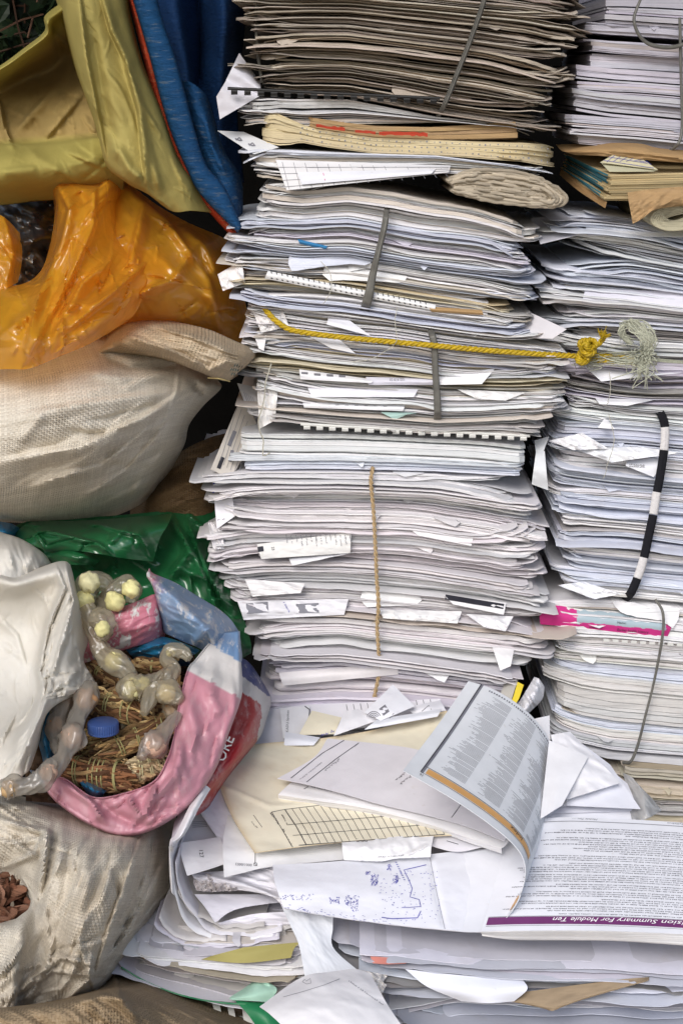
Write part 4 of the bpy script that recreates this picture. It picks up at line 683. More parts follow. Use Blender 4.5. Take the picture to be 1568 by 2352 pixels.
bark_bundle((302, 1772), (378, 1748), 26, 'round pale straw bundle near the pink rim', [(.55, .43, .25), (.62, .50, .31), (.44, .32, .17)], 84, -.012, 3, 130, (.50, .46, .26), 3)
bark_bundle((212, 1506), (272, 1566), 24, 'dark bark bundle under the long knotted packet', [(.22, .12, .055), (.13, .065, .03), (.36, .24, .11)], 85, .01, 1)
bark_bundle((316, 1524), (384, 1530), 17, 'small bark bundle just below the blue liner', BK, 86, .0, 1, 60)
bark_bundle((158, 1690), (214, 1712), 24, 'broken bark bundle half hidden by the clear brown packets', BK, 87, .0, 1, 70)
bark_bundle((206, 1716), (262, 1728), 22, 'tangled straw bundle between the cap and the lowest bundle', [(.30, .22, .10), (.20, .13, .06), (.40, .32, .15)], 88, .0, 1, 80)
# ---------------------------------------------------------------- knotted packets
def packet(path, label, filld, seed, dY=-.02, film=(.66, .60, .46)):
    """path: (px,py,r px) along the twisted film; filld: (px,py,r px,colour) lumps of what is inside"""
    rg = np.random.default_rng(seed); p = np.array([(x, y) for x, y, r in path], float); r = np.array([q[2] for q in path], float)
    n = 16 * (len(p) - 1); pp = crom(p, n); rr = crom(r[:, None], n)[:, 0]; Ys = YC(pp[:, 0], pp[:, 1]) + dY
    if (pp[:, 1] < 1500).any(): Ys = np.where(pp[:, 1] < 1500, -.125 - (1500 - pp[:, 1]) * -.0002 + dY, Ys)
    q = P(pp[:, 0], pp[:, 1], Ys); root = empty('knotted_packet', q[n // 2] - np.array((0, 0, .01)), label, 'plastic packet', 'knotted plastic packets in the printed sack')
    t = np.gradient(q, axis=0); t /= np.linalg.norm(t, axis=1)[:, None]; m = 26; an = np.arange(m) / m * 6.283; out = np.zeros((n, m, 3)); tw = np.linspace(0, 5, n)
    for i in range(n):
        a = np.cross(t[i], (0, -1, 0.1)); a /= np.linalg.norm(a); b = np.cross(a, t[i]); R0 = rr[i] * .00038
        w = 1.02 + .10 * np.sin(an * 5 + tw[i] * 2 + seed) + .22 * np.abs(np.sin(an * 4 - tw[i] * 2.7)) + .16 * noise2(np.cos(an) * 2 + i * .12, np.sin(an) * 2 + seed, seed)
        out[i] = q[i] + (R0 * w)[:, None] * (np.cos(an)[:, None] * a + np.sin(an)[:, None] * b)
    mb = MB(); cv = np.broadcast_to(np.array(film), (n, m, 3)).reshape(-1, 3); mb.loft(out, cv); mb.build('film', M['clear'], root, smooth=75)
    if filld:
        fm = MB()
        for (x, y, R1, c) in filld:
            o = P(x, y, (YC(x, y) if y > 1500 else -.125) + dY); u, v = np.meshgrid(np.linspace(0, math.pi, 14), np.arange(22) / 22 * 6.283, indexing='ij')
            d = np.stack([np.sin(u) * np.cos(v), np.sin(u) * np.sin(v), np.cos(u)], -1); k = .96 + .28 * fbm(d[..., 0] * 2.5 + seed, d[..., 1] * 2.5 + d[..., 2] * 3, seed + int(x), 3)
            fm.grid(o + d * (R1 * .00050 * k)[..., None], np.array(c) * (1 + .12 * noise2(d[..., 0] * 6, d[..., 2] * 6, seed))[..., None], wrap=True)
        fm.build('filling', M['v'], root, smooth=60)
    return root
YL = (.68, .63, .30); BR = (.38, .21, .10); PKB = (.50, .33, .24)
packet([(186, 1408, 10), (192, 1382, 24), (204, 1342, 25), (236, 1340, 20), (246, 1362, 12), (226, 1400, 16)], 'yellow lump packet topmost in the sack beside the white sack', [(205, 1338, 20, (.66, .62, .36)), (194, 1380, 19, YL)], 91)
packet([(226, 1412, 14), (250, 1386, 26), (262, 1358, 18), (290, 1346, 22), (306, 1356, 18), (302, 1386, 12)], 'yellow lump packet above the pink folded strip', [(264, 1382, 19, YL), (300, 1352, 17, YL)], 92)
packet([(200, 1392, 16), (212, 1425, 20), (220, 1462, 16), (238, 1500, 19), (262, 1520, 25), (288, 1540, 20), (302, 1566, 16), (312, 1582, 9)], 'long twisted packet knotted in the middle, draped across the pink strip', [(262, 1518, 17, YL)], 93, -.05)
packet([(208, 1420, 14), (232, 1424, 24), (240, 1448, 20), (232, 1470, 12)], 'short grey yellow packet lying on the pink folded strip', [(236, 1446, 15, YL)], 94, -.06)
packet([(436, 1512, 8), (418, 1498, 15), (392, 1496, 16), (382, 1514, 14), (398, 1536, 15), (384, 1556, 20), (368, 1570, 12)], 'yellow film knot looped just below the blue liner', [(392, 1500, 9, YL)], 95, -.04)
packet([(290, 1604, 12), (300, 1582, 27), (330, 1572, 22), (352, 1560, 12), (372, 1548, 8)], 'packet of crumbly yellow lumps in the middle of the sack', [(304, 1582, 19, (.68, .64, .34)), (328, 1572, 14, YL)], 96, -.05)
packet([(330, 1640, 7), (342, 1612, 14), (358, 1586, 18), (382, 1590, 25), (404, 1602, 18), (412, 1612, 8)], 'cream packet with a flared tail against the pink rim', [(384, 1592, 17, (.66, .56, .32))], 97, -.055)
packet([(278, 1668, 10), (296, 1664, 20), (322, 1658, 20), (334, 1650, 8)], 'olive lump packet peeping out below the twice-tied bundle', [(304, 1662, 16, (.48, .43, .24))], 98, -.0)
packet([(214, 1572, 12), (200, 1600, 26), (186, 1634, 17), (172, 1668, 18), (166, 1694, 27), (152, 1726, 16), (136, 1756, 16), (112, 1776, 18)], 'long clear packet chain with two brown knots below the white sack', [(200, 1606, 21, BR), (166, 1692, 20, PKB)], 99, -.06, (.64, .60, .53))
packet([(170, 1582, 12), (152, 1600, 22), (136, 1640, 18), (128, 1668, 20), (132, 1706, 15), (136, 1730, 10)], 'brown packet chain half covered by the white sack', [(152, 1604, 17, BR), (128, 1666, 15, BR)], 100, -.05, (.60, .56, .49))
packet([(410, 1640, 9), (392, 1664, 13), (372, 1690, 18), (352, 1712, 28), (332, 1726, 14), (324, 1742, 8)], 'pinkish brown packet near the pink rim above the straw bundle', [(354, 1712, 21, PKB)], 101, -.05, (.64, .57, .50))
packet([(398, 1600, 8), (394, 1626, 17), (400, 1650, 12)], 'small brown lump packet pressed against the pink rim', [(394, 1628, 13, BR)], 102, -.03)
packet([(120, 1752, 14), (96, 1790, 22), (60, 1806, 16), (30, 1806, 22), (8, 1816, 18)], 'clear packet with tan lump hanging over the pink rim corner', [(112, 1776, 15, PKB), (22, 1812, 15, (.45, .30, .15))], 103, -.075, (.64, .60, .53))
# ---------------------------------------------------------------- blue bottle cap
c0 = P(238, 1681, YC(238, 1670) - .045); mb = MB(); m = 96; an = np.arange(m) / m * 6.283; ring = lambda r, z, kn=0: np.stack([c0[0] + r * (1 + kn * .022 * np.sign(np.sin(an * 40 + .4))) * np.cos(an), c0[1] + r * (1 + kn * .022 * np.sign(np.sin(an * 40 + .4))) * np.sin(an), np.full(m, c0[2] + z)], -1)
r0 = .0134; m = 240; an = np.arange(m) / m * 6.283
mb.loft(np.stack([ring(r0 * 1.02, 0), ring(r0 * 1.02, .0012), ring(r0, .0015, 1), ring(r0, .0085, 1), ring(r0 * .985, .0093), ring(r0 * .93, .0098)], 0)); mb.build('bottle_cap', M['cap'], smooth=35, label='ribbed blue plastic bottle cap lying among the bark bundles', cat='bottle cap')

# ---------------------------------------------------------------- worn woven sack with red bark, lower left; brown sack at the bottom
lw = empty('woven_sack', P(200, 2300, -.4), 'worn open woven sack slumped at lower left with red bark inside', 'sack')
cloth('body', [[(-80, 1800, -.16), (0, 1812, -.17), (50, 1830, -.18), (110, 1840, -.19), (200, 1860, -.18), (280, 1880, -.17), (360, 1860, -.15), (404, 1830, -.10)], [(-80, 1830, -.25), (0, 1836, -.26), (50, 1850, -.27), (110, 1868, -.28), (200, 1892, -.275), (276, 1912, -.26), (345, 1900, -.22), (404, 1868, -.14)],
      [(-80, 1890, -.32), (0, 1890, -.32), (50, 1900, -.325), (115, 1920, -.34), (205, 1940, -.345), (285, 1940, -.33), (345, 1935, -.26), (400, 1925, -.17)], [(-80, 1930, -.34), (-10, 1940, -.34), (50, 1948, -.34), (104, 1968, -.36), (200, 2000, -.385), (280, 2000, -.37), (340, 1995, -.28), (394, 1990, -.19)],
      [(-80, 1985, -.32), (-20, 1988, -.32), (30, 1985, -.33), (84, 2010, -.36), (180, 2060, -.405), (262, 2060, -.39), (325, 2055, -.3), (388, 2050, -.21)], [(-80, 2000, -.30), (-20, 2004, -.31), (32, 1998, -.325), (80, 2040, -.36), (165, 2110, -.41), (240, 2115, -.4), (300, 2110, -.31), (374, 2085, -.22)],
      [(-30, 2010, -.29), (10, 2012, -.31), (45, 2010, -.33), (81, 2060, -.37), (150, 2160, -.41), (222, 2170, -.405), (275, 2165, -.32), (335, 2145, -.23)], [(60, 2050, -.30), (66, 2052, -.33), (72, 2055, -.34), (80, 2078, -.38), (140, 2200, -.405), (208, 2220, -.40), (255, 2210, -.33), (302, 2190, -.24)],
      [(60, 2120, -.31), (62, 2110, -.34), (66, 2100, -.36), (74, 2096, -.39), (120, 2230, -.40), (195, 2262, -.385), (232, 2255, -.33), (272, 2232, -.25)], [(-30, 2124, -.32), (0, 2122, -.36), (30, 2116, -.38), (60, 2118, -.41), (90, 2250, -.40), (150, 2290, -.38), (205, 2280, -.34), (240, 2268, -.27)],
      [(-80, 2140, -.35), (-20, 2142, -.40), (20, 2140, -.42), (50, 2160, -.43), (60, 2270, -.41), (110, 2310, -.38), (160, 2310, -.34), (215, 2300, -.28)], [(-80, 2230, -.40), (-20, 2240, -.43), (15, 2250, -.44), (35, 2270, -.44), (40, 2310, -.41), (70, 2340, -.38), (120, 2350, -.35), (180, 2345, -.3)],
      [(-80, 2380, -.42), (-20, 2380, -.44), (10, 2380, -.44), (25, 2380, -.43), (35, 2390, -.41), (60, 2390, -.39), (100, 2390, -.36), (160, 2390, -.32)]], 190, 150, M['sack_low'],
      [([(0, 1880), (60, 1900), (110, 1910), (100, 2000), (90, 2060)], 10, .018, 1), ([(110, 1905), (80, 1960), (20, 1985)], 9, .014, -1), ([(0, 1925), (50, 1945), (100, 1975)], 9, .010, 1), ([(330, 1908), (270, 2080), (215, 2250)], 12, .014, -1), ([(390, 1960), (330, 2080), (270, 2200)], 14, .016, 1), ([(360, 1900), (320, 2030), (260, 2180)], 9, -.010), ([(205, 2215), (140, 2200), (60, 2260)], 10, .016, 1), ([(60, 2160), (30, 2210), (0, 2240)], 9, .012, 1), ([(40, 2280), (120, 2230), (200, 2240)], 9, .012, -1), ([(190, 1930), (200, 2040), (160, 2160)], 22, .012), ([(140, 1950), (120, 2060), (80, 2160)], 14, .010), ([(210, 2190), (205, 2250), (150, 2300)], 8, .014, 1)] + rfolds(17, 34, (100, 1900, 380, 2250), 110, 14, (100, 260), (8, 20), (.003, .010)) + rfolds(18, 16, (0, 1840, 130, 1960), 20, 25, (40, 120), (4, 9), (.002, .006)) + rfolds(19, 16, (0, 2130, 220, 2320), -30, 22, (50, 140), (4, 10), (.002, .007)),
      [(110, 130, 44, .005, 111, 'f'), (30, 60, 18, .0015, 112, 'f')], parent=lw, solid=.0013)
rg = np.random.default_rng(113)
for i in range(54):
    x, y = (rg.uniform(-30, 84), rg.uniform(1985, 2125)); L = rg.uniform(.007, .022); w = rg.uniform(.0015, .006); th = rg.uniform(.001, .0025)
    c = P(x, y, -.315 - (y - 1990) / 130 * .05 + rg.uniform(0, .03)); u = rg.normal(0, 1, 3) * (1, .5, .8); u /= np.linalg.norm(u); v = np.cross(u, rg.normal(0, 1, 3)); v /= np.linalg.norm(v); nn = np.cross(u, v)
    s = np.linspace(-1, 1, 9); an = np.arange(10) / 10 * 6.283; o = np.zeros((9, 10, 3))
    for k, q in enumerate(s):
        f = (1 - .55 * abs(q) ** 3) * (1 + .2 * noise2(q * 3, i, 7)); jit = 1 + .4 * noise2(np.cos(an) * 3 + q * 3, np.sin(an) * 3 + i * 9, i)
        o[k] = c + u * L * q + nn * (.003 * q * q) + ((np.cos(an) * w * f * jit)[:, None] * v + (np.sin(an) * th * f * jit)[:, None] * nn)
    mb = MB(); mb.loft(o, np.array([(.17, .07, .04), (.21, .10, .06), (.11, .045, .025), (.25, .13, .085)][rg.integers(4)]) * rg.uniform(.8, 1.15))
    mb.build('bark_chip', M['bark'], smooth=18, label='reddish brown bark chip inside the worn woven sack', cat='bark chip', group='red bark chips in the worn woven sack')
cloth('woven_sack', [[(150, 2290, -.26), (225, 2262, -.24), (262, 2222, -.24), (300, 2232, -.25), (340, 2248, -.25), (460, 2290, -.25), (640, 2345, -.24)], [(60, 2330, -.36), (190, 2290, -.35), (255, 2262, -.33), (300, 2262, -.32), (350, 2272, -.33), (460, 2318, -.33), (630, 2370, -.3)],
      [(-80, 2322, -.44), (60, 2312, -.45), (170, 2296, -.45), (260, 2278, -.44), (305, 2290, -.43), (420, 2330, -.40), (600, 2390, -.36)], [(-80, 2340, -.49), (40, 2335, -.50), (160, 2322, -.50), (255, 2305, -.49), (320, 2330, -.47), (400, 2365, -.44), (580, 2420, -.4)], [(-80, 2420, -.50), (40, 2420, -.51), (160, 2420, -.51), (255, 2420, -.50), (330, 2420, -.48), (400, 2430, -.45), (560, 2460, -.41)]], 90, 150, M['sack_brown'],
      [([(262, 2230), (275, 2290), (320, 2350)], 12, .012, 1), ([(180, 2300), (230, 2285), (300, 2300)], 9, .012, 1), ([(330, 2262), (420, 2320), (520, 2350)], 12, .010, 1)], [(30, 90, 24, .006, 115, 'r')], label='brown woven sack flattened along the bottom edge under the green folder', cat='sack', solid=.0013)
# ---------------------------------------------------------------- loose sheets in front: helpers
Z0, KZ, YZ = .33, .29, -.32             # the heap's top slopes gently up towards the stacks
def Yp(px, py, h=0.0):                   # depth at which a sight line meets that slope (raised by h metres)
    d = ray(px, py); t = (Z0 + h + KZ * (CAM[1] - YZ) - CAM[2]) / (d[..., 2] - KZ * d[..., 1]); return np.minimum(CAM[1] + t * d[..., 1], -.010 + .022 * (np.asarray(px) > 1215))
class Surf:
    def __init__(s, pts, px, py): s.p = pts; s.px = px; s.py = py; s.Y = pts[..., 1]
    def Yf(s, sel=None, off=.0007):
        X = s.px.ravel(); Yy = s.py.ravel(); D = s.Y.ravel()
        if sel is not None: k = sel.ravel(); X, Yy, D = X[k], Yy[k], D[k]
        def f(px, py):
            px = np.atleast_1d(px); py = np.atleast_1d(py); out = np.zeros(px.shape)
            for i in np.ndindex(px.shape):
                d = (X - px[i]) ** 2 + (Yy - py[i]) ** 2; k = np.argpartition(d, 4)[:4]; w = 1 / (d[k] + .05); out[i] = (D[k] * w).sum() / w.sum()
            return out - off
        return f
    def at(s, u, v, off=.0004):          # u along columns, v along rows, 0..1
        a, b = s.p.shape[:2]; u = np.clip(np.asarray(u, float), 0, 1) * (b - 1); v = np.clip(np.asarray(v, float), 0, 1) * (a - 1)
        i = np.minimum(v.astype(int), a - 2); j = np.minimum(u.astype(int), b - 2); fv = (v - i)[..., None]; fu = (u - j)[..., None]; p = s.p
        A, B, C_, D = p[i, j], p[i, j + 1], p[i + 1, j], p[i + 1, j + 1]; q = A * (1 - fu) * (1 - fv) + B * fu * (1 - fv) + C_ * (1 - fu) * fv + D * fu * fv
        n = np.cross(B - A + D - C_, C_ - A + D - B); n /= np.linalg.norm(n, axis=-1)[..., None] + 1e-12
        sg = np.sign((n * (CAM - q)).sum(-1))[..., None]; return q + n * sg * off
def line_px(mb, pts, w, Yf, mat=1, col=(1, 1, 1)):
    p = np.asarray(pts, float); n = max(2, int(sum(math.dist(p[i], p[i + 1]) for i in range(len(p) - 1)) / 9)); q = []
    for i in range(len(p) - 1):
        k = max(2, int(math.dist(p[i], p[i + 1]) / 9)); q += [p[i] + (p[i + 1] - p[i]) * t for t in np.linspace(0, 1, k, endpoint=i == len(p) - 2)]
    q = np.array(q); t = np.gradient(q, axis=0); t /= np.linalg.norm(t, axis=1)[:, None] + 1e-9; nn = np.stack([-t[:, 1], t[:, 0]], -1) * w / 2
    a, b = q - nn, q + nn; v = np.stack([P(a[:, 0], a[:, 1], Yf(a[:, 0], a[:, 1])), P(b[:, 0], b[:, 1], Yf(b[:, 0], b[:, 1]))], 1); mb.grid(v, col, mat)
def scribble(mb, rg, at, ang, length, size, Yf, mat=1):     # a line of illegible handwriting or small print
    a = R(ang); x = 0
    while x < length:
        w = rg.uniform(.4, 1.3) * size; h = rg.uniform(.4, 1.0) * size
        c = [(x, 0), (x + w * .3, h), (x + w * .6, rg.uniform(0, .4) * h), (x + w, h * rg.uniform(.3, .9))]
        line_px(mb, [(at[0] + u * math.cos(a) - v * math.sin(a), at[1] - u * math.sin(a) - v * math.cos(a)) for u, v in c], max(.8, size * .16), Yf, mat); x += w * 1.25
        if rg.random() < .2: x += size * .7
def sheet(name, rows, label, cat, col=(.80, .80, .82), nu=40, nv=50, folds=(), wr=(), dec=None, Y=None, grp=None, colf=None, mat='sheet', mats=None, thick=.0004, parent=None, absY=False, smooth=60, torn=0):
    r = np.array([[(x, y, h if absY else float(Yp(np.array(float(x)), np.array(float(y)), h / 1000.0))) for x, y, h in row] for row in rows])
    pts, px, py, uv = patch(r, nu, nv, folds, wr); mb = MB(); c = np.array(col) + 0 * px[..., None]
    if colf: c = colf(px, py, c)
    mb.grid(pts, c, 0, uv); S = Surf(pts, px, py)
    if thick:
        nrm = np.cross(np.gradient(pts, axis=0), np.gradient(pts, axis=1)); nrm /= np.linalg.norm(nrm, axis=2)[..., None] + 1e-12
        sg = np.sign((nrm * (CAM - pts)).sum(-1))[..., None]; mb.grid(pts - nrm * sg * thick, c, 0, uv)
        for q in (np.s_[0], np.s_[-1], np.s_[:, 0], np.s_[:, -1]): mb.grid(np.stack([pts[q], (pts - nrm * sg * thick)[q]], 0), c[0, 0], 0)
    if dec: dec(mb, S, np.random.default_rng(int(abs(px.sum())) % 99999))
    return mb.build(name, mats or [M[mat], M['ink'], M['grey_ink'], M['blue_ink'], M['purple'], M['orange_ink'], M['pink_ink'], M['pale_ink']], parent, label, cat, grp, smooth=smooth)
M['purple'] = flat_mat('purple_print', (.165, .04, .15), .5, .3, .1); M['orange_ink'] = flat_mat('orange_print', (.74, .40, .14), .5, .3, .08); M['pink_ink'] = flat_mat('magenta_print', (.60, .03, .20), .5, .3, .2)
M['mint'] = flat_mat('mint_card', (.42, .66, .54), .7, .2, .1); M['green_card'] = flat_mat('green_card', (.02, .20, .08), .45, .4, .15)
WS = (.80, .80, .83); LS = (.72, .71, .76); BS = (.76, .78, .85)

# ---------------------------------------------------------------- heaps under the loose sheets
bundle([(640, 2120), (770, 2130), (850, 2146), (1000, 2160), (1110, 2172), (1568, 2190), (1760, 2200)], [(640, 2520), (1760, 2520)], [(2090, 770), (2130, 792), (2170, 800), (2200, 838), (2240, 850), (2300, 872), (2520, 880)], [(2090, 1720), (2520, 1720)], 20, 10,
       mixcol((.64, .67, .77), (.74, .74, .79), (.60, .60, .67), (.40, .39, .40), CREAM, p=[.4, .22, .22, .11, .05]), 'paper_sheaf', 'bent loose paper sheaf', 'heap under the open textbook', 'paper sheaf', 'bent sheaves in the heap under the open textbook', 31, Y=-.30, depth=.2, fill=(.25, .75), thin=.0009, loose=.8, cj=.22, yj=.014, lj=.009, xj=.012, lx=.008, flaps=0, wave=1.9, lift=.008, corner=.007, sig=.35, ly_=.03, flapdrop=(.006, .022))
bundle([(280, 2150), (420, 2160), (560, 2160), (720, 2150)], [(280, 2204), (400, 2246), (520, 2278), (720, 2296)], [(2150, 310), (2200, 300), (2300, 320)], [(2150, 700), (2310, 705)], 9, 5,
       [LS, LS, WS, NEWS, (.60, .38, .17), WS, PINKW, (.62, .60, .58), LS], 'paper_sheaf', 'crumpled mixed sheaf', 'heap inside the green folder', 'paper sheaf', 'crumpled sheaves in the green folder', 32, Y=-.285, depth=.16, fill=(.35, .8), thin=.001, loose=.7, cj=.2, yj=.006, lj=.0045, xj=.010, lx=.010, flaps=0, bits=.2, wave=1.3, lift=.004, corner=.006, weights=[1.2, .5, 1.2, 1, .8, 1.2, 1, 1, 1],
       sig=.35, ly_=.03, labels={4: 'orange brown card folder edge running through the green folder heap'})
bundle([(420, 2082), (560, 2086), (720, 2078)], [(420, 2160), (560, 2165), (720, 2160)], [(2000, 440), (2150, 430)], [(2000, 710), (2150, 715)], 7, 3, mixcol(LS, GREY, WS), 'paper_sheaf', 'creased grey white sheaf', 'pile behind the bent upright sheets', 'paper sheaf', 'creased sheaves behind the upright sheets', 33, Y=-.235, depth=.2, fill=(.3, .75), thin=.0009, loose=.8, cj=.22, yj=.014, lj=.009, xj=.02, lx=.012, flaps=.4, wave=1.2, lift=.008, corner=.008)
bundle([(380, 2050), (700, 2040), (1200, 2030)], [(380, 2770), (1200, 2770)], [(1900, 470), (2770, 470)], [(1900, 1150), (2770, 1150)], 1, 20, mixcol(LS, GREY), 'paper_sheaf', 'packed grey white sheaf', 'dark core of the front heap', 'paper sheaf', None, 34, Y=-.20, depth=.2, fill=(.7, .9), loose=.1)
bundle([(560, 1690), (1200, 1690)], [(560, 2060), (1200, 2060)], [(1690, 600), (2060, 600)], [(1690, 1180), (2060, 1180)], 1, 20, [LAV], 'newsprint_booklet', 'buried lavender booklet', 'foot of the middle stack', 'booklet', None, 35, fill=(.85, .97), loose=.05)
bundle([(1300, 1895), (1800, 1895)], [(1300, 2120), (1800, 2120)], [(1890, 1330), (2120, 1330)], [(1890, 1720), (2120, 1720)], 1, 15, [CREAM], 'paper_sheaf', 'buried tan sheaf', 'foot of the right-hand stack', 'paper sheaf', None, 36, Y=.03, fill=(.85, .97), loose=.05)
# ---------------------------------------------------------------- bent upright sheets at the left of the heap
def swept(path, Yn, dY, label, col, seed, rise=.0):
    q = crom(np.array(path, float), 60); rgp = np.linspace(0, 1, 14); n1 = 1.5 * noise2(q[:, 0] / 18, q[:, 1] / 18, seed)
    a = P(q[:, 0] + n1, q[:, 1] + n1, np.full(60, Yn)); v = np.stack([a + np.array((.012 * t * t, dY * t, rise * t)) + .0025 * fbm(q[:, :1] / 60, t * 2, seed) for t in rgp], 1)
    mb = MB(); mb.grid(v, col); return mb.build('loose_sheet', M['sheet'], label=label, cat='paper sheet', group='bent sheets standing at the edge of the front heap', solid=.0005, smooth=60)
swept([(391, 1952), (392, 2000), (398, 2042), (414, 2090), (440, 2132), (482, 2157), (545, 2164), (640, 2146)], -.280, .14, 'outermost of the white sheets bent up like a wall beside the woven sack', WS, 1)
swept([(403, 1985), (404, 2010), (411, 2046), (430, 2086), (460, 2122), (504, 2144), (570, 2150), (650, 2136)], -.276, .13, 'bent up sheet nested just inside the outermost upright sheet', LS, 2)
swept([(410, 2048), (424, 2074), (450, 2102), (490, 2122), (540, 2130), (610, 2122)], -.272, .12, 'small curved grey sheet nested innermost in the bent up sheets', GREY, 3)
swept([(352, 2124), (372, 2146), (408, 2164), (470, 2176), (540, 2176), (640, 2160)], -.288, .13, 'lavender sheet curving out below the bent up sheets', (.66, .64, .72), 4)
swept([(366, 2108), (380, 2130), (410, 2150), (450, 2162), (520, 2160)], -.285, .10, 'torn white sheet edge just above the lavender curving sheet', (.74, .71, .70), 5)
sheet('loose_sheet', [[(372, 2084, -.235), (390, 2050, -.225), (402, 2090, -.205)], [(330, 2112, -.245), (370, 2110, -.255), (410, 2140, -.235)], [(304, 2180, -.255), (350, 2180, -.265), (420, 2180, -.3)]], 'grey blue sheet standing behind the lavender curving sheet', 'paper sheet', (.50, .51, .57), absY=True, wr=[(40, 60, 30, .003, 2, 'f')])
sheet('card_cover', [[(464, 1800, -.255), (474, 1804, -.260), (484, 1812, -.255)], [(430, 1862, -.295), (442, 1862, -.303), (456, 1858, -.295)], [(404, 1916, -.315), (416, 1918, -.325), (428, 1912, -.315)], [(390, 1934, -.320), (392, 1944, -.330), (398, 1952, -.325)], [(389, 2000, -.325), (393, 2010, -.335), (400, 2016, -.330)], [(392, 2040, -.325), (395, 2050, -.335), (402, 2058, -.330)]], 'thick white magazine cover edge standing upright with torn fibres', 'magazine', (.74, .73, .75), absY=True, folds=[([(394, 1940), (400, 1948)], 5, 0.049)], wr=[(60, 20, 8, .002, 5, 'r')])
sheet('loose_sheet', [[(462, 1806, -.25), (430, 1836, -.25), (400, 1890, -.26)], [(450, 1846, -.27), (420, 1880, -.28), (394, 1926, -.30)], [(440, 1872, -.29), (412, 1912, -.30), (392, 1934, -.32)]], 'lavender magazine page leaning on the inside of the torn cover', 'magazine page', (.60, .58, .65), absY=True)
sheet('loose_sheet', [[(470, 1830, 16), (520, 1800, 18), (560, 1850, 8)], [(440, 1880, 12), (500, 1890, 10), (580, 1910, 4)], [(410, 1930, 10), (470, 1950, 4), (600, 1970, 0)]], 'grey lined sheet under the page numbered 127', 'paper sheet', (.55, .54, .57), dec=lambda mb, S, rg: [line_px(mb, [(442, 1888 + 4 * k), (476, 1886 + 4 * k)], 1.2, S.Yf(), 2) for k in range(4)])
sheet('loose_sheet', [[(478, 1824, 26), (520, 1810, 26), (580, 1880, 18)], [(455, 1858, 24), (510, 1880, 20), (560, 1920, 14)], [(456, 1862, 20), (490, 1910, 16), (514, 1944, 12)]], 'pale lavender sheet wedged beneath the cream card folder', 'paper sheet', (.68, .67, .74), wr=[(40, 60, 30, .002, 4, 'f')])
sheet('loose_sheet', [[(408, 1936, 16), (455, 1930, 16), (506, 1922, 16)], [(416, 1966, 17), (464, 1962, 17), (514, 1952, 17)], [(430, 2011, 16), (474, 1998, 17), (516, 1984, 18)]], 'white page numbered 127 near the heap corner', 'paper sheet', WS, dec=lambda mb, S, rg: text_px(mb, '127', (457, 1951), -83, 13, S.Yf(), 1), wr=[(10, 70, 40, .0015, 3, 'f')])
sheet('loose_sheet', [[(524, 1868, 20), (590, 1860, 14), (700, 1850, 8), (800, 1850, 6)], [(513, 1925, 22), (590, 1920, 16), (700, 1910, 8), (795, 1910, 6)], [(512, 1960, 24), (585, 1955, 18), (690, 1945, 10), (790, 1938, 8)], [(515, 2015, 20), (560, 2004, 18), (630, 1989, 14), (790, 1974, 10)]], 'white sheet marked 0001/0003 below the cream folder', 'paper sheet', (.82, .82, .84),
      dec=lambda mb, S, rg: (text_px(mb, '0001/0003', (579, 1984), 176, 9, S.Yf(), 2), line_px(mb, [(586, 1952), (586, 1982)], 1.3, S.Yf(), 1), line_px(mb, [(583, 1982), (590, 1982), (590, 1988), (583, 1988), (583, 1982), (590, 1988)], 1, S.Yf(), 1)), wr=[(20, 80, 40, .002, 6, 'f')])
# crumpled things in the hollow
sheet('loose_sheet', [[(438, 2004, 0), (520, 2000, -2), (600, 1990, 2), (640, 1990, 4)], [(450, 2020, 0), (530, 2026, 2), (610, 2030, 4), (650, 2050, 6)], [(470, 2030, -6), (540, 2042, 0), (620, 2058, 4), (654, 2086, 4)]], 'grey white sheet sagging over the dark hollow', 'paper sheet', (.70, .69, .74), folds=[([(480, 2012), (560, 2030), (640, 2060)], 10, .008, 1)], wr=[(15, 60, 16, .004, 8, 'r')])
sheet('crumpled_sheet', [[(442, 2008, -14), (480, 2006, -8), (520, 2016, -8), (560, 2026, -10)], [(446, 2030, -10), (480, 2028, -2), (516, 2034, 0), (556, 2040, -6)], [(452, 2046, -16), (490, 2048, -8), (530, 2046, -8), (600, 2046, -10)]], 'tightly crumpled sheet in the dark hollow', 'paper sheet', (.66, .62, .62), wr=[(60, 22, 12, .012, 9, 'r'), (-30, 26, 12, .008, 10, 'r')], smooth=30)
sheet('loose_sheet', [[(447, 2054, -14), (540, 2054, -14), (622, 2056, -14), (650, 2072, -14)], [(470, 2082, -14), (520, 2080, -14), (580, 2074, -14), (645, 2072, -14)], [(494, 2119, -18), (504, 2112, -17), (520, 2096, -16), (534, 2084, -15)]], 'pointed lavender sheet corner hanging over the hollow', 'paper sheet', (.68, .67, .74), wr=[(20, 60, 30, .002, 12, 'f')])
sheet('loose_sheet', [[(500, 2120, -30), (580, 2100, -28), (660, 2094, -24)], [(505, 2124, -32), (580, 2114, -31), (670, 2110, -28)], [(506, 2128, -38), (590, 2126, -38), (690, 2124, -34)]], 'white sheet just beneath the pointed lavender corner', 'paper sheet', (.74, .73, .80), wr=[(0, 60, 20, .003, 13, 'r')])
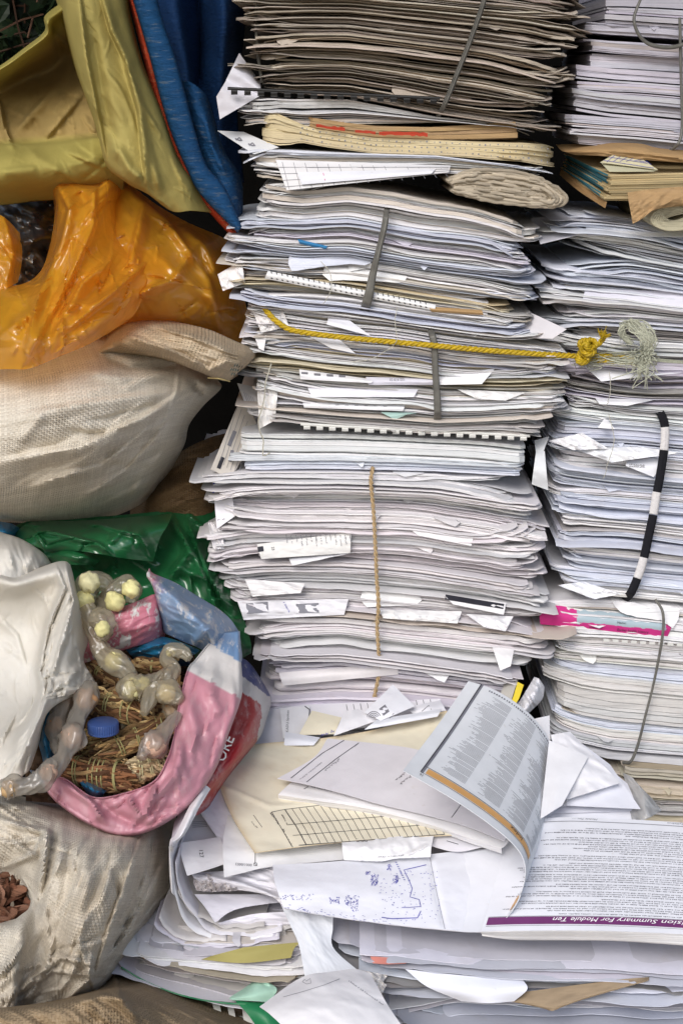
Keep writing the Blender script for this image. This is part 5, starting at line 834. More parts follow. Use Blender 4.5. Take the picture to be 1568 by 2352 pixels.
# ---------------------------------------------------------------- green folder, comb, mint card at the front
gf = empty('card_folder', P(450, 2300, -.36), 'green card folder lying under the crumpled heap in front', 'folder')
def gfold(rows, nm, m, **k): return sheet(nm, rows, None, None, (1, 1, 1), absY=True, mats=[m, M['blue_ink']], parent=gf, **k)
gfold([[(276, 2212, -.240), (330, 2240, -.250), (400, 2268, -.260), (470, 2286, -.270), (540, 2296, -.270), (625, 2300, -.260)], [(280, 2220, -.305), (330, 2250, -.310), (400, 2279, -.315), (470, 2296, -.315), (540, 2304, -.315), (625, 2306, -.310)]], 'cover', M['green_card'], thick=.0012, wr=[(20, 60, 10, .003, 3, 'f')])
gfold([[(540, 2298, -.312), (580, 2301, -.314), (622, 2303, -.312)], [(565, 2325, -.322), (605, 2328, -.326), (642, 2330, -.322)], [(588, 2356, -.328), (622, 2358, -.332), (660, 2358, -.326)], [(620, 2400, -.330), (655, 2400, -.335), (690, 2400, -.330)]], 'hanging_strip', M['green_card'], thick=.0008)
gfold([[(586, 2250, -.290), (598, 2240, -.292), (608, 2238, -.290)], [(560, 2270, -.302), (590, 2262, -.308), (622, 2258, -.302)], [(528, 2291, -.310), (580, 2284, -.320), (636, 2274, -.310)], [(534, 2297, -.314), (580, 2299, -.322), (618, 2302, -.316)]], 'mint_flap', M['mint'], thick=.0008, folds=[([(600, 2240), (606, 2252), (622, 2262)], 4, .004)])
M['white_plastic'] = flat_mat('white_plastic', (.66, .66, .63), .4, .4, .08); M['black_plastic'] = flat_mat('black_plastic', (.014, .014, .014), .45, .4, .2)
mb = MB()
for i, (x0, x1, y0, y1) in enumerate([(486, 502, 2294, 2330), (520, 534, 2298, 2340), (554, 600, 2304, 2360)]):
    mb.grid(P(np.array([[x0, x1], [x0 + 8, x1 + 8]], float), np.array([[y0, y0 + 4], [y1, y1 + 4]], float), np.array([[-.292, -.292], [-.306, -.306]])), (1, 1, 1), 0)
for y0, y1 in ((2288, 2299), (2326, 2352)):
    mb.grid(P(np.array([[484, 610], [492, 616]], float) + (8 if y0 > 2300 else 0), np.array([[y0, y0 + 18], [y1, y1 + 22]], float), np.array([[-.290, -.290], [-.307, -.307]])), (1, 1, 1), 0)
mb.build('comb_binding', M['white_plastic'], label='white plastic comb spine with dark slots below the green folder', cat='comb binding', solid=.0012, smooth=None)
# ---------------------------------------------------------------- map document and other sheets on top of the heap
def mapdec(mb, S, rg):
    Y = S.Yf(off=.0009)
    bl = lambda p, w=1.3: line_px(mb, p, w, Y, 3)
    bl([(978, 1986), (962, 1990), (927, 1998), (938, 2020), (946, 2040), (941, 2060), (962, 2066), (966, 2083)], 1.6); bl([(966, 2082), (940, 2084), (922, 2084)], 1.2); bl([(966, 2092), (958, 2108), (900, 2110), (876, 2107)], 1.8)
    for (x0, y0, x1, y1, n) in ((890, 1984, 898, 1998, 22), (852, 2006, 868, 2032, 60), (840, 2000, 850, 2008, 18), (903, 2008, 914, 2028, 40), (793, 2056, 822, 2078, 60), (757, 2060, 780, 2074, 32), (640, 2052, 720, 2066, 34), (806, 2078, 822, 2092, 16)):
        for k in range(n): x, y = rg.uniform(x0, x1), rg.uniform(y0, y1); line_px(mb, [(x, y), (x + rg.uniform(-3, 3), y + rg.uniform(1, 3))], 1.1, Y, 3)
    for k in range(130): x = rg.uniform(870, 1012); y = rg.uniform(2000, 2122); x += (y - 2050) * .12; line_px(mb, [(x, y), (x + rg.uniform(1, 4), y + rg.uniform(-1.5, 1.5))], .9, Y, 3)
    for k in range(70): x = rg.uniform(650, 880); y = 2084 + (x - 650) * .14 + rg.normal(0, 4); line_px(mb, [(x, y), (x + rg.uniform(1, 5), y + .6)], .8, Y, 3)
    for k in range(9): y = 1980 + k * 5; line_px(mb, [(907 + k * 2.4, y), (911 + k * 2.4, y + 1)], 1.6, Y, 3)
    line_px(mb, [(986, 1966), (1000, 2040), (1021, 2134)], 1.0, S.Yf(), 2)
sheet('folded_document', [[(626, 1986, 20), (720, 1982, 20), (820, 1974, 19), (900, 1967, 18), (985, 1962, 16), (1060, 1954, 12), (1160, 1946, 8)], [(632, 2030, 24), (720, 2035, 23), (820, 2041, 21), (910, 2046, 20), (1000, 2050, 18), (1070, 2046, 14), (1150, 2040, 8)], [(652, 2086, 16), (730, 2099, 18), (820, 2113, 17), (915, 2125, 16), (1020, 2135, 14), (1060, 2138, 12), (1114, 2140, 8)]],
      'folded white document with blue ink diagram lying before the textbook', 'document', (.74, .75, .81), 50, 80, [([(986, 1966), (1021, 2134)], 6, -.003)], [(0, 120, 50, .002, 14, 'f')], mapdec, thick=.0012)
sheet('loose_sheet', [[(785, 1932, 24), (850, 1926, 24), (930, 1920, 24), (996, 1916, 24)], [(786, 1952, 26), (850, 1948, 28), (930, 1944, 28), (990, 1946, 26)], [(790, 1975, 22), (872, 1978, 24), (910, 1972, 25), (988, 1968, 24)]], 'torn white strip with upside-down print sticking out from under the folder', 'paper sheet', (.83, .83, .85), 30, 50, [([(985, 1940), (960, 1955), (930, 1965)], 6, .004, 1)], [(80, 40, 24, .003, 15, 'r')],
      lambda mb, S, rg: (text_px(mb, 'DEVE', (844, 1926), 180, 11, S.Yf(), 1), scribble(mb, rg, (868, 1970), 4, 60, 4, S.Yf(), 2)))
sheet('loose_sheet', [[(990, 1914, 18), (1050, 1912, 18), (1150, 1930, 18)], [(980, 1935, 18), (1050, 1938, 18), (1118, 1944, 18)], [(978, 1940, 17), (1046, 1956, 17), (1110, 1946, 17)]], 'rounded lavender sheet end below the thick report', 'paper sheet', LS, dec=lambda mb, S, rg: line_px(mb, [(1025, 1931), (1052, 1939)], 1.2, S.Yf(), 1))
def fcol(px, py, c):
    e = np.minimum(np.abs(py - np.interp(px, [486, 540, 620, 720, 850, 1020], [1745, 1716, 1706, 1698, 1678, 1634])), np.abs(px - np.interp(py, [1745, 1880, 1957], [488, 535, 585])) * 1.0)
    k = np.exp(-e / 6) * .55 + .25 * np.clip(fbm(px / 16, py / 16, 3) - .2, 0, 1); return c * (1 - k[..., None] * np.array((.30, .5, .75)))
def fdec(mb, S, rg):
    Y = S.Yf()
    g0 = lambda i: (654 + 16.4 * i, 1859 - 1.6 * i); g1 = lambda i: (703 + 16.7 * i, 1940 - 1.25 * i)
    line_px(mb, [(624, 1865), (672, 1946)], 1.3, Y, 1); line_px(mb, [(624, 1865), (654, 1859), (760, 1846), (860, 1838)], 1, Y, 1)
    for i in range(20): line_px(mb, [g0(i), tuple(.5 * (a + b) + d for a, b, d in zip(g0(i), g1(i), (2, -1))), g1(i)], 2.0 if i == 0 else 1.1, Y, 1)
    for f, x0 in ((.42, 650), (.72, 662), (1.0, 672)): line_px(mb, [mid(g0(i), g1(i), f) for i in range(-1, 20)], 1.0 if f < 1 else 1.5, Y, 1)
    line_px(mb, [(582, 1872), (602, 1900)], 1.1, Y, 1); scribble(mb, rg, (620, 1868), -55, 28, 6, Y, 1); scribble(mb, rg, (577, 1888), -50, 24, 5, Y, 1); scribble(mb, rg, (648, 1905), -62, 40, 5, Y, 1); scribble(mb, rg, (646, 1872), -60, 24, 4, Y, 1)
sheet('card_folder', [[(486, 1746, 22), (540, 1717, 24), (620, 1706, 22), (720, 1698, 18), (850, 1678, 16), (940, 1655, 16), (1025, 1632, 18)], [(502, 1800, 28), (560, 1780, 26), (640, 1770, 22), (740, 1760, 18), (860, 1745, 16), (960, 1725, 16), (1060, 1710, 16)], [(536, 1880, 30), (600, 1865, 27), (680, 1850, 23), (760, 1842, 20), (860, 1834, 20), (980, 1828, 20), (1090, 1820, 20)], [(585, 1958, 28), (650, 1949, 27), (730, 1939, 26), (810, 1931, 26), (880, 1926, 26), (960, 1921, 26), (1050, 1917, 25)]],
      'stained cream card folder with printed grid on top of the heap', 'folder', (.74, .69, .55), 60, 90, [([(486, 1790), (620, 1850), (760, 1842)], 8, .003, 1)], [(15, 160, 60, .003, 16, 'f')], fdec, colf=fcol, thick=.001)
rp = empty('report', P(900, 1850, -.15), 'thick stapled lavender report lying on the cream card folder', 'report')
e1 = [(640, 1824), (720, 1836), (820, 1851), (900, 1869), (1000, 1896), (1080, 1924), (1152, 1948)]
sheet('pages', [[(700, 1770, 22), (780, 1772, 22), (870, 1785, 22), (950, 1800, 24), (1040, 1830, 24), (1110, 1860, 24), (1180, 1890, 24)], [(x + 14, y - 14, 30) for x, y in e1], [(x, y, 30) for x, y in e1], [(x - 1, y + 4, 28) for x, y in e1], [(x, y + 13, 22) for x, y in e1]], None, None, (.80, .79, .80), 40, 60, parent=rp, mat='paper',
      dec=lambda mb, S, rg: (line_px(mb, [(698, 1812), (708, 1806)], 1.2, S.Yf(), 1), scribble(mb, rg, (715, 1808), -12, 50, 4, S.Yf(), 2)))
sheet('top_page', [[(752, 1696, 30), (830, 1704, 28), (900, 1712, 28), (960, 1722, 28), (1030, 1745, 28), (1090, 1775, 28), (1160, 1810, 28)], [(720, 1740, 34), (790, 1752, 33), (880, 1765, 33), (960, 1785, 33), (1040, 1812, 33), (1110, 1842, 33), (1180, 1875, 33)], [(637, 1788, 38), (706, 1802, 38), (785, 1822, 37), (871, 1847, 36), (970, 1870, 35), (1065, 1896, 34), (1158, 1932, 33)]], None, None, (.69, .67, .71), 40, 70, parent=rp, wr=[(-30, 120, 50, .002, 18, 'f')],
      dec=lambda mb, S, rg: (line_px(mb, [(790, 1700), (740, 1730), (668, 1787)], 1.3, S.Yf(), 1), line_px(mb, [(824, 1706), (770, 1744), (704, 1796)], 1.3, S.Yf(), 1), scribble(mb, rg, (778, 1742), 218, 46, 6, S.Yf(), 2), scribble(mb, rg, (738, 1750), 218, 60, 4, S.Yf(), 2), scribble(mb, rg, (952, 1772), 218, 40, 7, S.Yf(), 1), scribble(mb, rg, (940, 1764), 218, 40, 6, S.Yf(), 1), line_px(mb, [(1060, 1845), (1036, 1878)], 1.4, S.Yf(), 1)))
sheet('loose_sheet', [[(596, 2312, .0), (690, 2246, .0), (760, 2232, .0), (816, 2226, 0), (850, 2236, 0)], [(620, 2330, 4), (700, 2284, 10), (770, 2270, 10), (830, 2264, 8), (870, 2272, 4)], [(660, 2370, 2), (720, 2340, 10), (790, 2330, 12), (850, 2320, 8), (895, 2316, 2)], [(700, 2430, -10), (760, 2430, 0), (830, 2430, 0), (900, 2420, -4), (960, 2410, -8)]], 'large grey white sheet bulging at the bottom with faint pencil line', 'paper sheet', (.73, .72, .74), 50, 60, [], [(20, 120, 50, .003, 19, 'f')],
      lambda mb, S, rg: (line_px(mb, [(650, 2290), (700, 2276), (745, 2262), (780, 2248)], 1, S.Yf(), 2), scribble(mb, rg, (800, 2254), -35, 100, 4, S.Yf(), 2), line_px(mb, [(694, 2255), (700, 2249), (703, 2254), (712, 2247), (714, 2258), (704, 2260), (694, 2255)], .9, S.Yf(), 2)))
sheet('loose_sheet', [[(646, 2080, 0), (700, 2092, 1), (765, 2102, 0)], [(666, 2124, -2), (712, 2134, -1), (764, 2132, -3)], [(686, 2170, -6), (726, 2180, -5), (766, 2178, -8)], [(700, 2244, -12), (756, 2244, -10), (830, 2236, -14)]], 'thin translucent sheet flowing down from the folded document', 'paper sheet', (.70, .72, .76), wr=[(60, 90, 30, .003, 21, 'f')])
# ---------------------------------------------------------------- small sheets at the foot of the middle stack
def small(poly, label, col=WS, dec=None, h=14, cat='paper sheet', wr=((30, 60, 30, .0015, 22, 'f'),)):
    a, b, c, d = poly; mm = lambda p, q: ((p[0] + q[0]) / 2, (p[1] + q[1]) / 2)
    k = lambda p, e=0: (*p, h + e)
    return sheet('loose_sheet', [[k(a), k(mm(a, b), 2), k(b)], [k(mm(a, d), 2), k(mm(mm(a, b), mm(c, d)), 4), k(mm(b, c), 2)], [k(d), k(mm(d, c), 2), k(c)]], label, cat, col, 24, 24, (), wr, dec)
small([(560, 1640), (700, 1618), (690, 1700), (560, 1720)], 'lavender white sheet at the foot of the middle stack beside the printed sack', LS, h=0)
small([(643, 1627), (712, 1622), (700, 1690), (650, 1696)], 'printed sheet with Spoken on it beside the cream slip', (.77, .77, .80), lambda mb, S, rg: (text_px(mb, 'KADU Spoken', (662, 1682), 88, 8.5, S.Yf(), 2), line_px(mb, [(700, 1622), (711, 1630), (710, 1645)], 2, S.Yf(), 1)), 8)
small([(702, 1618), (1010, 1605), (1020, 1660), (700, 1680)], 'wide white form with ruled ticks under the loose slips', (.76, .75, .79), lambda mb, S, rg: [line_px(mb, [(795 + k * 16, 1618 - k), (798 + k * 16, 1632 - k)], 1.1, S.Yf(), 1) for k in range(13)], 4)
small([(716, 1632), (784, 1648), (768, 1686), (686, 1688)], 'pale yellow slip lying beside the Spoken sheet', (.76, .71, .56), lambda mb, S, rg: scribble(mb, rg, (738, 1692), 20, 40, 8, S.Yf(), 3), 18)
small([(655, 1681), (735, 1694), (720, 1712), (652, 1712)], 'white slip at the far edge of the cream folder below the Spoken sheet', BS, None, 20)
small([(791, 1635), (822, 1629), (868, 1654), (766, 1690)], 'blank white slip folded beside the pale yellow slip', (.80, .80, .84), None, 24)
small([(902, 1572), (952, 1622), (874, 1655), (836, 1636)], 'white letterhead with grey round emblem leaning on the lavender booklets', (.80, .81, .86), lambda mb, S, rg: ([line_px(mb, [(858 + (4 + 4 * k) * math.cos(t), 1650 + (4 + 4 * k) * math.sin(t)) for t in np.linspace(3.4, 5.9, 8)], 1.8, S.Yf(), 2) for k in range(4)], mb.add(P(np.array([870., 884, 894, 880]), np.array([1628., 1618, 1634, 1644]), S.Yf()(np.array([870., 884, 894, 880]), np.array([1628., 1618, 1634, 1644]))), [(0, 1, 2, 3)], (1, 1, 1), 2), line_px(mb, [(894, 1650), (904, 1638)], 1, S.Yf(), 1)), 30)
small([(866, 1652), (1014, 1628), (1004, 1646), (836, 1676)], 'long narrow white sheet lying along the far edge of the folder', (.77, .79, .85), None, 28)
small([(930, 1625), (1010, 1608), (1024, 1632), (950, 1640)], 'white slip with a box corner behind the long narrow sheet', (.78, .78, .83), lambda mb, S, rg: line_px(mb, [(968, 1634), (984, 1620), (990, 1630)], 1.1, S.Yf(), 1), 18)
# ---------------------------------------------------------------- sheets between the textbook and the right-hand stack
small([(1222, 1652), (1261, 1643), (1263, 1716), (1226, 1740)], 'upright white sheet edge behind the curled page', (.82, .82, .85), None, 20)
small([(1264, 1688), (1308, 1680), (1424, 1798), (1300, 1836)], 'creased white sheet fanned on top beside the wire-tied bundle', (.80, .80, .84), None, 24, wr=((30, 50, 20, .004, 23, 'r'),))
small([(1312, 1690), (1400, 1756), (1470, 1858), (1300, 1850)], 'long white sheet under the creased fanned one', (.78, .79, .86), None, 14)
small([(1260, 1700), (1350, 1738), (1290, 1850), (1240, 1880)], 'white sheet leaning against the back of the curled page', (.83, .83, .86), None, 32)
small([(1320, 1700), (1440, 1800), (1460, 1846), (1276, 1852)], 'upper of two blank sheets lying flat behind the textbook', (.79, .80, .87), None, 8)
small([(1320, 1720), (1450, 1820), (1470, 1862), (1266, 1868)], 'lower of two blank sheets lying flat behind the textbook', (.77, .78, .86), None, 3)
small([(1300, 1730), (1440, 1830), (1462, 1882), (1256, 1878)], 'bottom blank sheet touching the far edge of the textbook', (.80, .81, .87), None, 0)
M['sleeve'] = film_mat('clear_sleeve', (.72, .72, .72), .35, .3, .4, False, .5, 60)
cloth('plastic_sleeve', [[(1430, 1775, float(Yp(1430., 1775., .004))), (1450, 1785, float(Yp(1450., 1785., .012))), (1462, 1800, float(Yp(1462., 1800., .004)))], [(1440, 1830, float(Yp(1440., 1830., .002))), (1475, 1825, float(Yp(1475., 1825., .016))), (1500, 1838, float(Yp(1500., 1838., .004)))], [(1450, 1884, float(Yp(1450., 1884., .0))), (1482, 1882, float(Yp(1482., 1882., .01))), (1518, 1862, float(Yp(1518., 1862., .002)))]], 30, 30, M['sleeve'], [], [(50, 40, 16, .004, 25, 'r')], solid=.0003, label='crumpled clear plastic sleeve beside the fanned white sheets', cat='plastic sleeve')
sheet('sheet_bundle', [[(1226, 1555, -.0), (1238, 1560, -.01), (1250, 1578, .0)], [(1205, 1590, -.02), (1225, 1600, -.035), (1244, 1606, -.01)], [(1180, 1630, -.03), (1200, 1640, -.045), (1216, 1636, -.02)]], 'folded white papers wedged in the gap between the stacks', 'paper sheet', (.76, .76, .80), absY=True, wr=[(60, 40, 8, .006, 26, 'r')])
sheet('sticky_marker', [[(1188, 1566, -.03), (1202, 1573, -.03)], [(1178, 1600, -.045), (1192, 1602, -.045)], [(1172, 1612, -.05), (1184, 1616, -.05)]], 'small bright yellow paper tab in the gap between the stacks', 'paper tab', (.80, .62, .05), 12, 8, absY=True)
sheet('loose_sheet', [[(1160, 1560, -.005), (1190, 1556, -.01)], [(1150, 1590, -.02), (1182, 1580, -.025)], [(1140, 1620, -.03), (1172, 1612, -.035)]], 'grey beige card beside the yellow paper tab', 'paper sheet', (.50, .48, .44), 14, 10, absY=True)

# ---------------------------------------------------------------- the open textbook
bk = empty('open_textbook', P(1300, 2160, -.3), 'open upside-down physics textbook with a curled index page', 'textbook')
far = [(1176, 1884), (1300, 1877), (1400, 1880), (1500, 1885), (1620, 1894), (1780, 1910)]; near = [(1104, 2140), (1180, 2138), (1300, 2137), (1420, 2139), (1568, 2146), (1780, 2160)]
edge = [(1107, 2150), (1180, 2159), (1300, 2160), (1420, 2162), (1568, 2172), (1780, 2188)]
HB = .012
fl = lambda pts, h: [(x, y, hh) for (x, y), hh in zip(pts, h)]
rows = [fl(far, [14, 20, 20, 18, 16, 14])] + [fl([mid(a, b, f) for a, b in zip(far, near)], [14, 21, 22, 20, 18, 16]) for f in (.25, .5, .75)] + [fl(near, [14, 19, 20, 19, 17, 15])]
def pdec(mb, S, rg):
    def quad(u0, u1, v0, v1, mat, n=2): u = np.linspace(u0, u1, n); mb.grid(np.stack([S.at(u, np.full(n, v0)), S.at(u, np.full(n, v1))], 0), (1, 1, 1), mat)
    def txt(s, u0, v0, hu, hv, mat, off=.0007, shear=0.0): v, f = text_geo(s, shear); mb.add(S.at(u0 - v[:, 0] * hu, v0 + v[:, 1] * hv, off), f, (1, 1, 1), mat)
    quad(.02, 1, .878, .945, 4, 20); quad(.02, 1, .872, .875, 1, 20); quad(.02, 1, .955, .958, 2, 20)
    txt('Revision Summary For Module Ten', .855, .889, .0365, .052, 0, .0008, .2)
    quad(.02, 1, .035, .040, 2, 20); txt('Module Ten \u2014', .345, .012, .019, .019, 2, .0006, .2); txt('Modular Syllabus', .80, .012, .021, .019, 2)
    v = .095; k = 0
    while v < .855:
        u = 1.0; end = [.10, .16, .2, .3, .14, .5, .18, .24, .36, .12][int(rg.integers(10))]; v1 = v + .0070
        while u > end:
            w = rg.uniform(.008, .03)
            for q in np.arange(u, u - w, -.0052): quad(q, q - rg.uniform(.0028, .0046), v + rg.uniform(-.0008, .0016), v1 + rg.uniform(-.002, .0026), 2)
            u -= w + .0055
        v += .0185; k += 1
        if k % int(rg.integers(3, 7)) == 0: v += .010
sheet('page', rows, None, None, (.76, .77, .82), 50, 70, parent=bk, dec=pdec)
sheet('page_block', [fl(near, [17, 18.4, 19.4, 18.4, 16.4, 14.4]), fl([(x, y + 3) for x, y in near], [15, 17, 18, 17, 15, 13]), fl([mid(a, b, .6) for a, b in zip(near, edge)], [11, 10, 10, 10, 9, 8]), fl(edge, [8, 3, 3, 3, 3, 2]), [(x + 6, y - 8, -3) for x, y in edge]], None, None, (.80, .80, .82), 30, 70, parent=bk, mat='book', thick=0)
sheet('left_cover', [[(1060, 1960, 12), (1110, 1952, 14), (1168, 1930, 14)], [(1040, 2060, 12), (1090, 2050, 14), (1140, 2030, 14)], [(1020, 2134, 10), (1062, 2140, 12), (1106, 2141, 12)]], None, None, (.74, .75, .80), 20, 20, parent=bk)
pn = [(1104, 2140, -.318), (1150, 2119, -.322), (1187, 2072, -.325), (1205, 2016, -.325), (1201, 1972, -.322), (1172, 1933, -.318), (1120, 1890, -.312), (1050, 1842, -.308), (985, 1803, -.305), (925, 1770, -.302)]
pf = [(1180, 1890, -.095), (1222, 1872, -.09), (1258, 1846, -.09), (1280, 1805, -.09), (1281, 1766, -.09), (1264, 1706, -.092), (1230, 1655, -.095), (1188, 1617, -.098), (1132, 1583, -.10), (1075, 1564, -.10)]
mm = [tuple((a + b) / 2 + c for a, b, c in zip(p, q, (2, 2, 0))) for p, q in zip(pn, pf)]
def cdec(mb, S, rg):
    def strip(u0, u1, v0, v1, mat, off=.0005): n = max(2, int(abs(u1 - u0) * 70)); u = np.linspace(u0, u1, n); mb.grid(np.stack([S.at(u, np.full(n, v0), off), S.at(u, np.full(n, v1), off)], 0), (1, 1, 1), mat)
    strip(.40, .925, .070, .118, 5); strip(.38, .94, .122, .126, 1, .0006); strip(.38, .94, .060, .063, 1, .0006)
    v, f = text_geo('Index'); mb.add(S.at(.505 + v[:, 0] * .036, .112 - v[:, 1] * .042, .0009), f, (1, 1, 1), 1)
    v, f = text_geo('16'); mb.add(S.at(.925 + v[:, 0] * .016, .048 - v[:, 1] * .03, .0008), f, (1, 1, 1), 1)
    m = 30; vv = np.linspace(.06, 1, m); mb.grid(np.stack([S.at(np.full(m, .932), vv), S.at(np.full(m, .944), vv)], 0), (1, 1, 1), 2); mb.grid(np.stack([S.at(np.full(m, .941), vv, .0007), S.at(np.full(m, .945), vv, .0007)], 0), (1, 1, 1), 1)
    u = .38; 
    for k in range(46): strip(.40 + k * .011, .40 + k * .011 + rg.uniform(.004, .008), .962, .974, 2)
    for (c0, c1) in ((.395, .50), (.515, .64), (.655, .775), (.79, .915)):
        q = .165
        while q < .945:
            run = int(rg.integers(3, 12)); base = rg.uniform(.35, .75)
            for j in range(run):
                e = c0 + (c1 - c0) * min(1, base + rg.uniform(-.08, .25)); strip(c0, e, q, q + .0036, 7)
                if rg.random() < .3: strip(e + .006, min(c1, e + rg.uniform(.01, .03)), q, q + .0036, 7)
                q += .0098
                if q > .945: break
            q += .006
    sel = np.zeros(S.px.shape, bool); sel[:, :int(S.px.shape[1] * .36)] = True; Y = S.Yf(sel, -.0)
    Yi = lambda px, py: Y(px, py) - .0022
    line_px(mb, [(1176, 1950), (1134, 2110), (1144, 2108)], 1.6, Yi, 1); line_px(mb, [(1143, 2102), (1170, 2086), (1192, 2058)], 8, Yi, 5)
    for k in range(16): line_px(mb, [(1170 + k * 1.2, 2040 - k * 7), (1186 + rg.uniform(-6, 4), 2030 - k * 7)], .7, Yi, 2)
sheet('curled_page', [pn, mm, pf], None, None, (.80, .815, .84), 60, 110, absY=True, parent=bk, dec=cdec, wr=[(40, 150, 80, .0012, 27, 'f')])

sheet('loose_sheet', [[(560, 2176, -.305), (620, 2170, -.303), (690, 2164, -.297)], [(500, 2192, -.307), (590, 2188, -.309), (676, 2178, -.301)], [(462, 2204, -.305), (560, 2212, -.313), (668, 2200, -.307)]], 'olive yellow folded sheet sticking out of the heap in the green folder', 'paper sheet', (.36, .32, .11), absY=True)
sheet('loose_sheet', [[(850, 2196, -.330), (900, 2200, -.333), (950, 2206, -.330)], [(856, 2212, -.337), (890, 2214, -.341), (930, 2212, -.337)]], 'small salmon red paper scrap in the heap under the textbook', 'paper scrap', (.66, .25, .20), 14, 14, absY=True)
sheet('loose_sheet', [[(1160, 2284, -.333), (1280, 2268, -.335), (1420, 2250, -.335), (1490, 2244, -.331)], [(1170, 2300, -.341), (1270, 2306, -.347), (1380, 2280, -.345), (1480, 2254, -.339)], [(1250, 2312, -.341), (1268, 2322, -.349), (1300, 2306, -.345), (1400, 2272, -.341)]], 'torn brown kraft paper jutting from the heap under the textbook', 'kraft paper', (.33, .25, .165), absY=True, wr=[(-20, 60, 24, .0025, 61, 'f')], mat='paper')
sheet('loose_sheet', [[(820, 2226, -.330), (850, 2232, -.335), (890, 2240, -.331)], [(826, 2250, -.341), (856, 2262, -.349), (880, 2256, -.341)], [(850, 2276, -.343), (872, 2286, -.351), (888, 2262, -.345)]], 'crumpled white paper wad hanging at the heap corner', 'paper scrap', (.74, .72, .70), absY=True, wr=[(40, 20, 10, .006, 62, 'r')], smooth=30)
sheet('loose_sheet', [[(930, 2226, -.333), (1060, 2240, -.337), (1200, 2250, -.335)], [(980, 2266, -.343), (1090, 2276, -.349), (1210, 2272, -.345)], [(1060, 2300, -.345), (1120, 2304, -.351), (1180, 2300, -.345)]], 'broad pale blue white sheet bending out above the kraft scrap', 'paper sheet', (.76, .78, .86), absY=True)
# ---------------------------------------------------------------- single documents in the middle stack
def hang(poly, label, col=WS, dec=None, Y=(-.004, -.013), cat='paper sheet', wr=((20, 50, 26, .0016, 22, 'f'),), name='loose_sheet', thick=.0004, n=26, bow=.003, grp=None):
    a, b, c, d = poly; mm = lambda p, q: ((p[0] + q[0]) / 2, (p[1] + q[1]) / 2); yt, yb = Y; ym = (yt + yb) / 2 - bow
    return sheet(name, [[(*a, yt), (*mm(a, b), yt), (*b, yt)], [(*mm(a, d), ym), (*mm(mm(a, b), mm(c, d)), ym), (*mm(b, c), ym)], [(*d, yb), (*mm(d, c), yb), (*c, yb)]], label, cat, col, n, n, (), wr, dec, absY=True, thick=thick, grp=grp)
def comb(p0, p1, n, bar, tw, th, mat, label, Y, gap=None):
    mb = MB(); p0 = np.array(p0, float); p1 = np.array(p1, float); m = 30; t = np.linspace(0, 1, m); c = p0 + (p1 - p0) * t[:, None]
    tb = P(c[:, 0], c[:, 1], np.full(m, Y)); mb.tube(tb, bar * .00021, (1, 1, 1), n=10, flat=1.1)
    for k in range(n):
        x, y = p0 + (p1 - p0) * ((k + .5) / n); q = []
        for dy, yy in ((0, Y - .0004), (th * .45, Y - .0018), (th * .85, Y - .0012), (th, Y + .002)): q.append([(x - tw / 2, y + dy, yy), (x + tw / 2, y + dy, yy)])
        q = np.array(q, float); v = P(q[..., 0], q[..., 1], q[..., 2]); mb.grid(v, (1, 1, 1)); mb.grid(v + np.array((0, .0009, 0)), (1, 1, 1))
        for s in (np.s_[:, 0], np.s_[:, 1], np.s_[-1]): mb.grid(np.stack([v[s], v[s] + np.array((0, .0009, 0))], 0), (1, 1, 1))
    return mb.build('comb_binding', mat, label=label, cat='comb binding', smooth=40)
comb((523, 203), (1010, 226), 16, 7, 15, 14, M['black_plastic'], 'black plastic comb binding sticking out left below the newspapers', -.018)
comb((690, 974), (1216, 1001), 18, 8, 15, 12, M['white_plastic'], 'white plastic comb binding along the front of the middle stack', -.012)
hang([(550, 122), (598, 190), (600, 220), (519, 184)], 'curled white sheet in the dark gap behind the black comb', (.72, .71, .77), None, (.02, .0), bow=.012)
hang([(520, 184), (600, 218), (505, 274), (497, 222)], 'folded lower corner of white paper poking out left under the black comb', (.70, .69, .75), None, (.0, -.004), bow=.006)
B1 = dict(depth=.21, Y=-.004)
def ledger_marks(mb, bd):
    rg = np.random.default_rng(3)
    for row, (f, n) in enumerate(((.82, 40), (.5, 40), (.2, 40))):
        for k in range(n):
            x = P(690 + k * 14.5, 330, -.01)[0] + rg.normal(0, .0006); z = float(bd.z(x, f + rg.normal(0, .02))); h = rg.uniform(.0008, .0018); w = .0007 if rg.random() < .5 else .0014
            mb.add([(x, -.0143, z), (x + w, -.0143, z), (x + w, -.0143, z + h), (x, -.0143, z + h)], [(0, 1, 2, 3)], (1, 1, 1), 2)
bundle([(570, 268), (632, 258), (700, 289), (727, 296), (861, 317), (1000, 322), (1207, 329), (1260, 334), (1300, 348)], [(570, 300), (600, 326), (636, 334), (665, 333), (690, 327), (750, 338), (861, 353), (1052, 360), (1200, 372), (1300, 392)], [(250, 600), (340, 606)], [(320, 1284), (400, 1284)], 1, 8, [(.68, .57, .36)], 'ledger', 'ledger', 'stack', 'ledger', None, 41,
       Y=-.006, depth=.21, fill=(.93, .99), loose=0, yj=0, lj=.0005, xj=0, lx=.002, wave=.2, mat='book', corner=.035, lift=.0, labels={0: 'thick cream ledger with blue tick marks and flared left end'}, extra={0: ledger_marks})
def red_marks(mb, bd):
    for (x0, x1, f0, f1) in ((870, 981, .30, .58), (726, 792, .34, .60), (815, 862, .34, .55)):
        a, b = P(x0, 300, -.008)[0], P(x1, 300, -.008)[0]; xs = np.linspace(a, b, 26); j = .06 * noise2(xs * 300, 0, 3); j2 = .06 * noise2(xs * 300, 5, 3)
        v = np.stack([np.stack([xs, np.full(26, -.0128), bd.z(xs, f0 + j)], -1), np.stack([xs, np.full(26, -.0128), bd.z(xs, f1 + j2)], -1)], 0); mb.grid(v, (.50, .06, .03), 0)
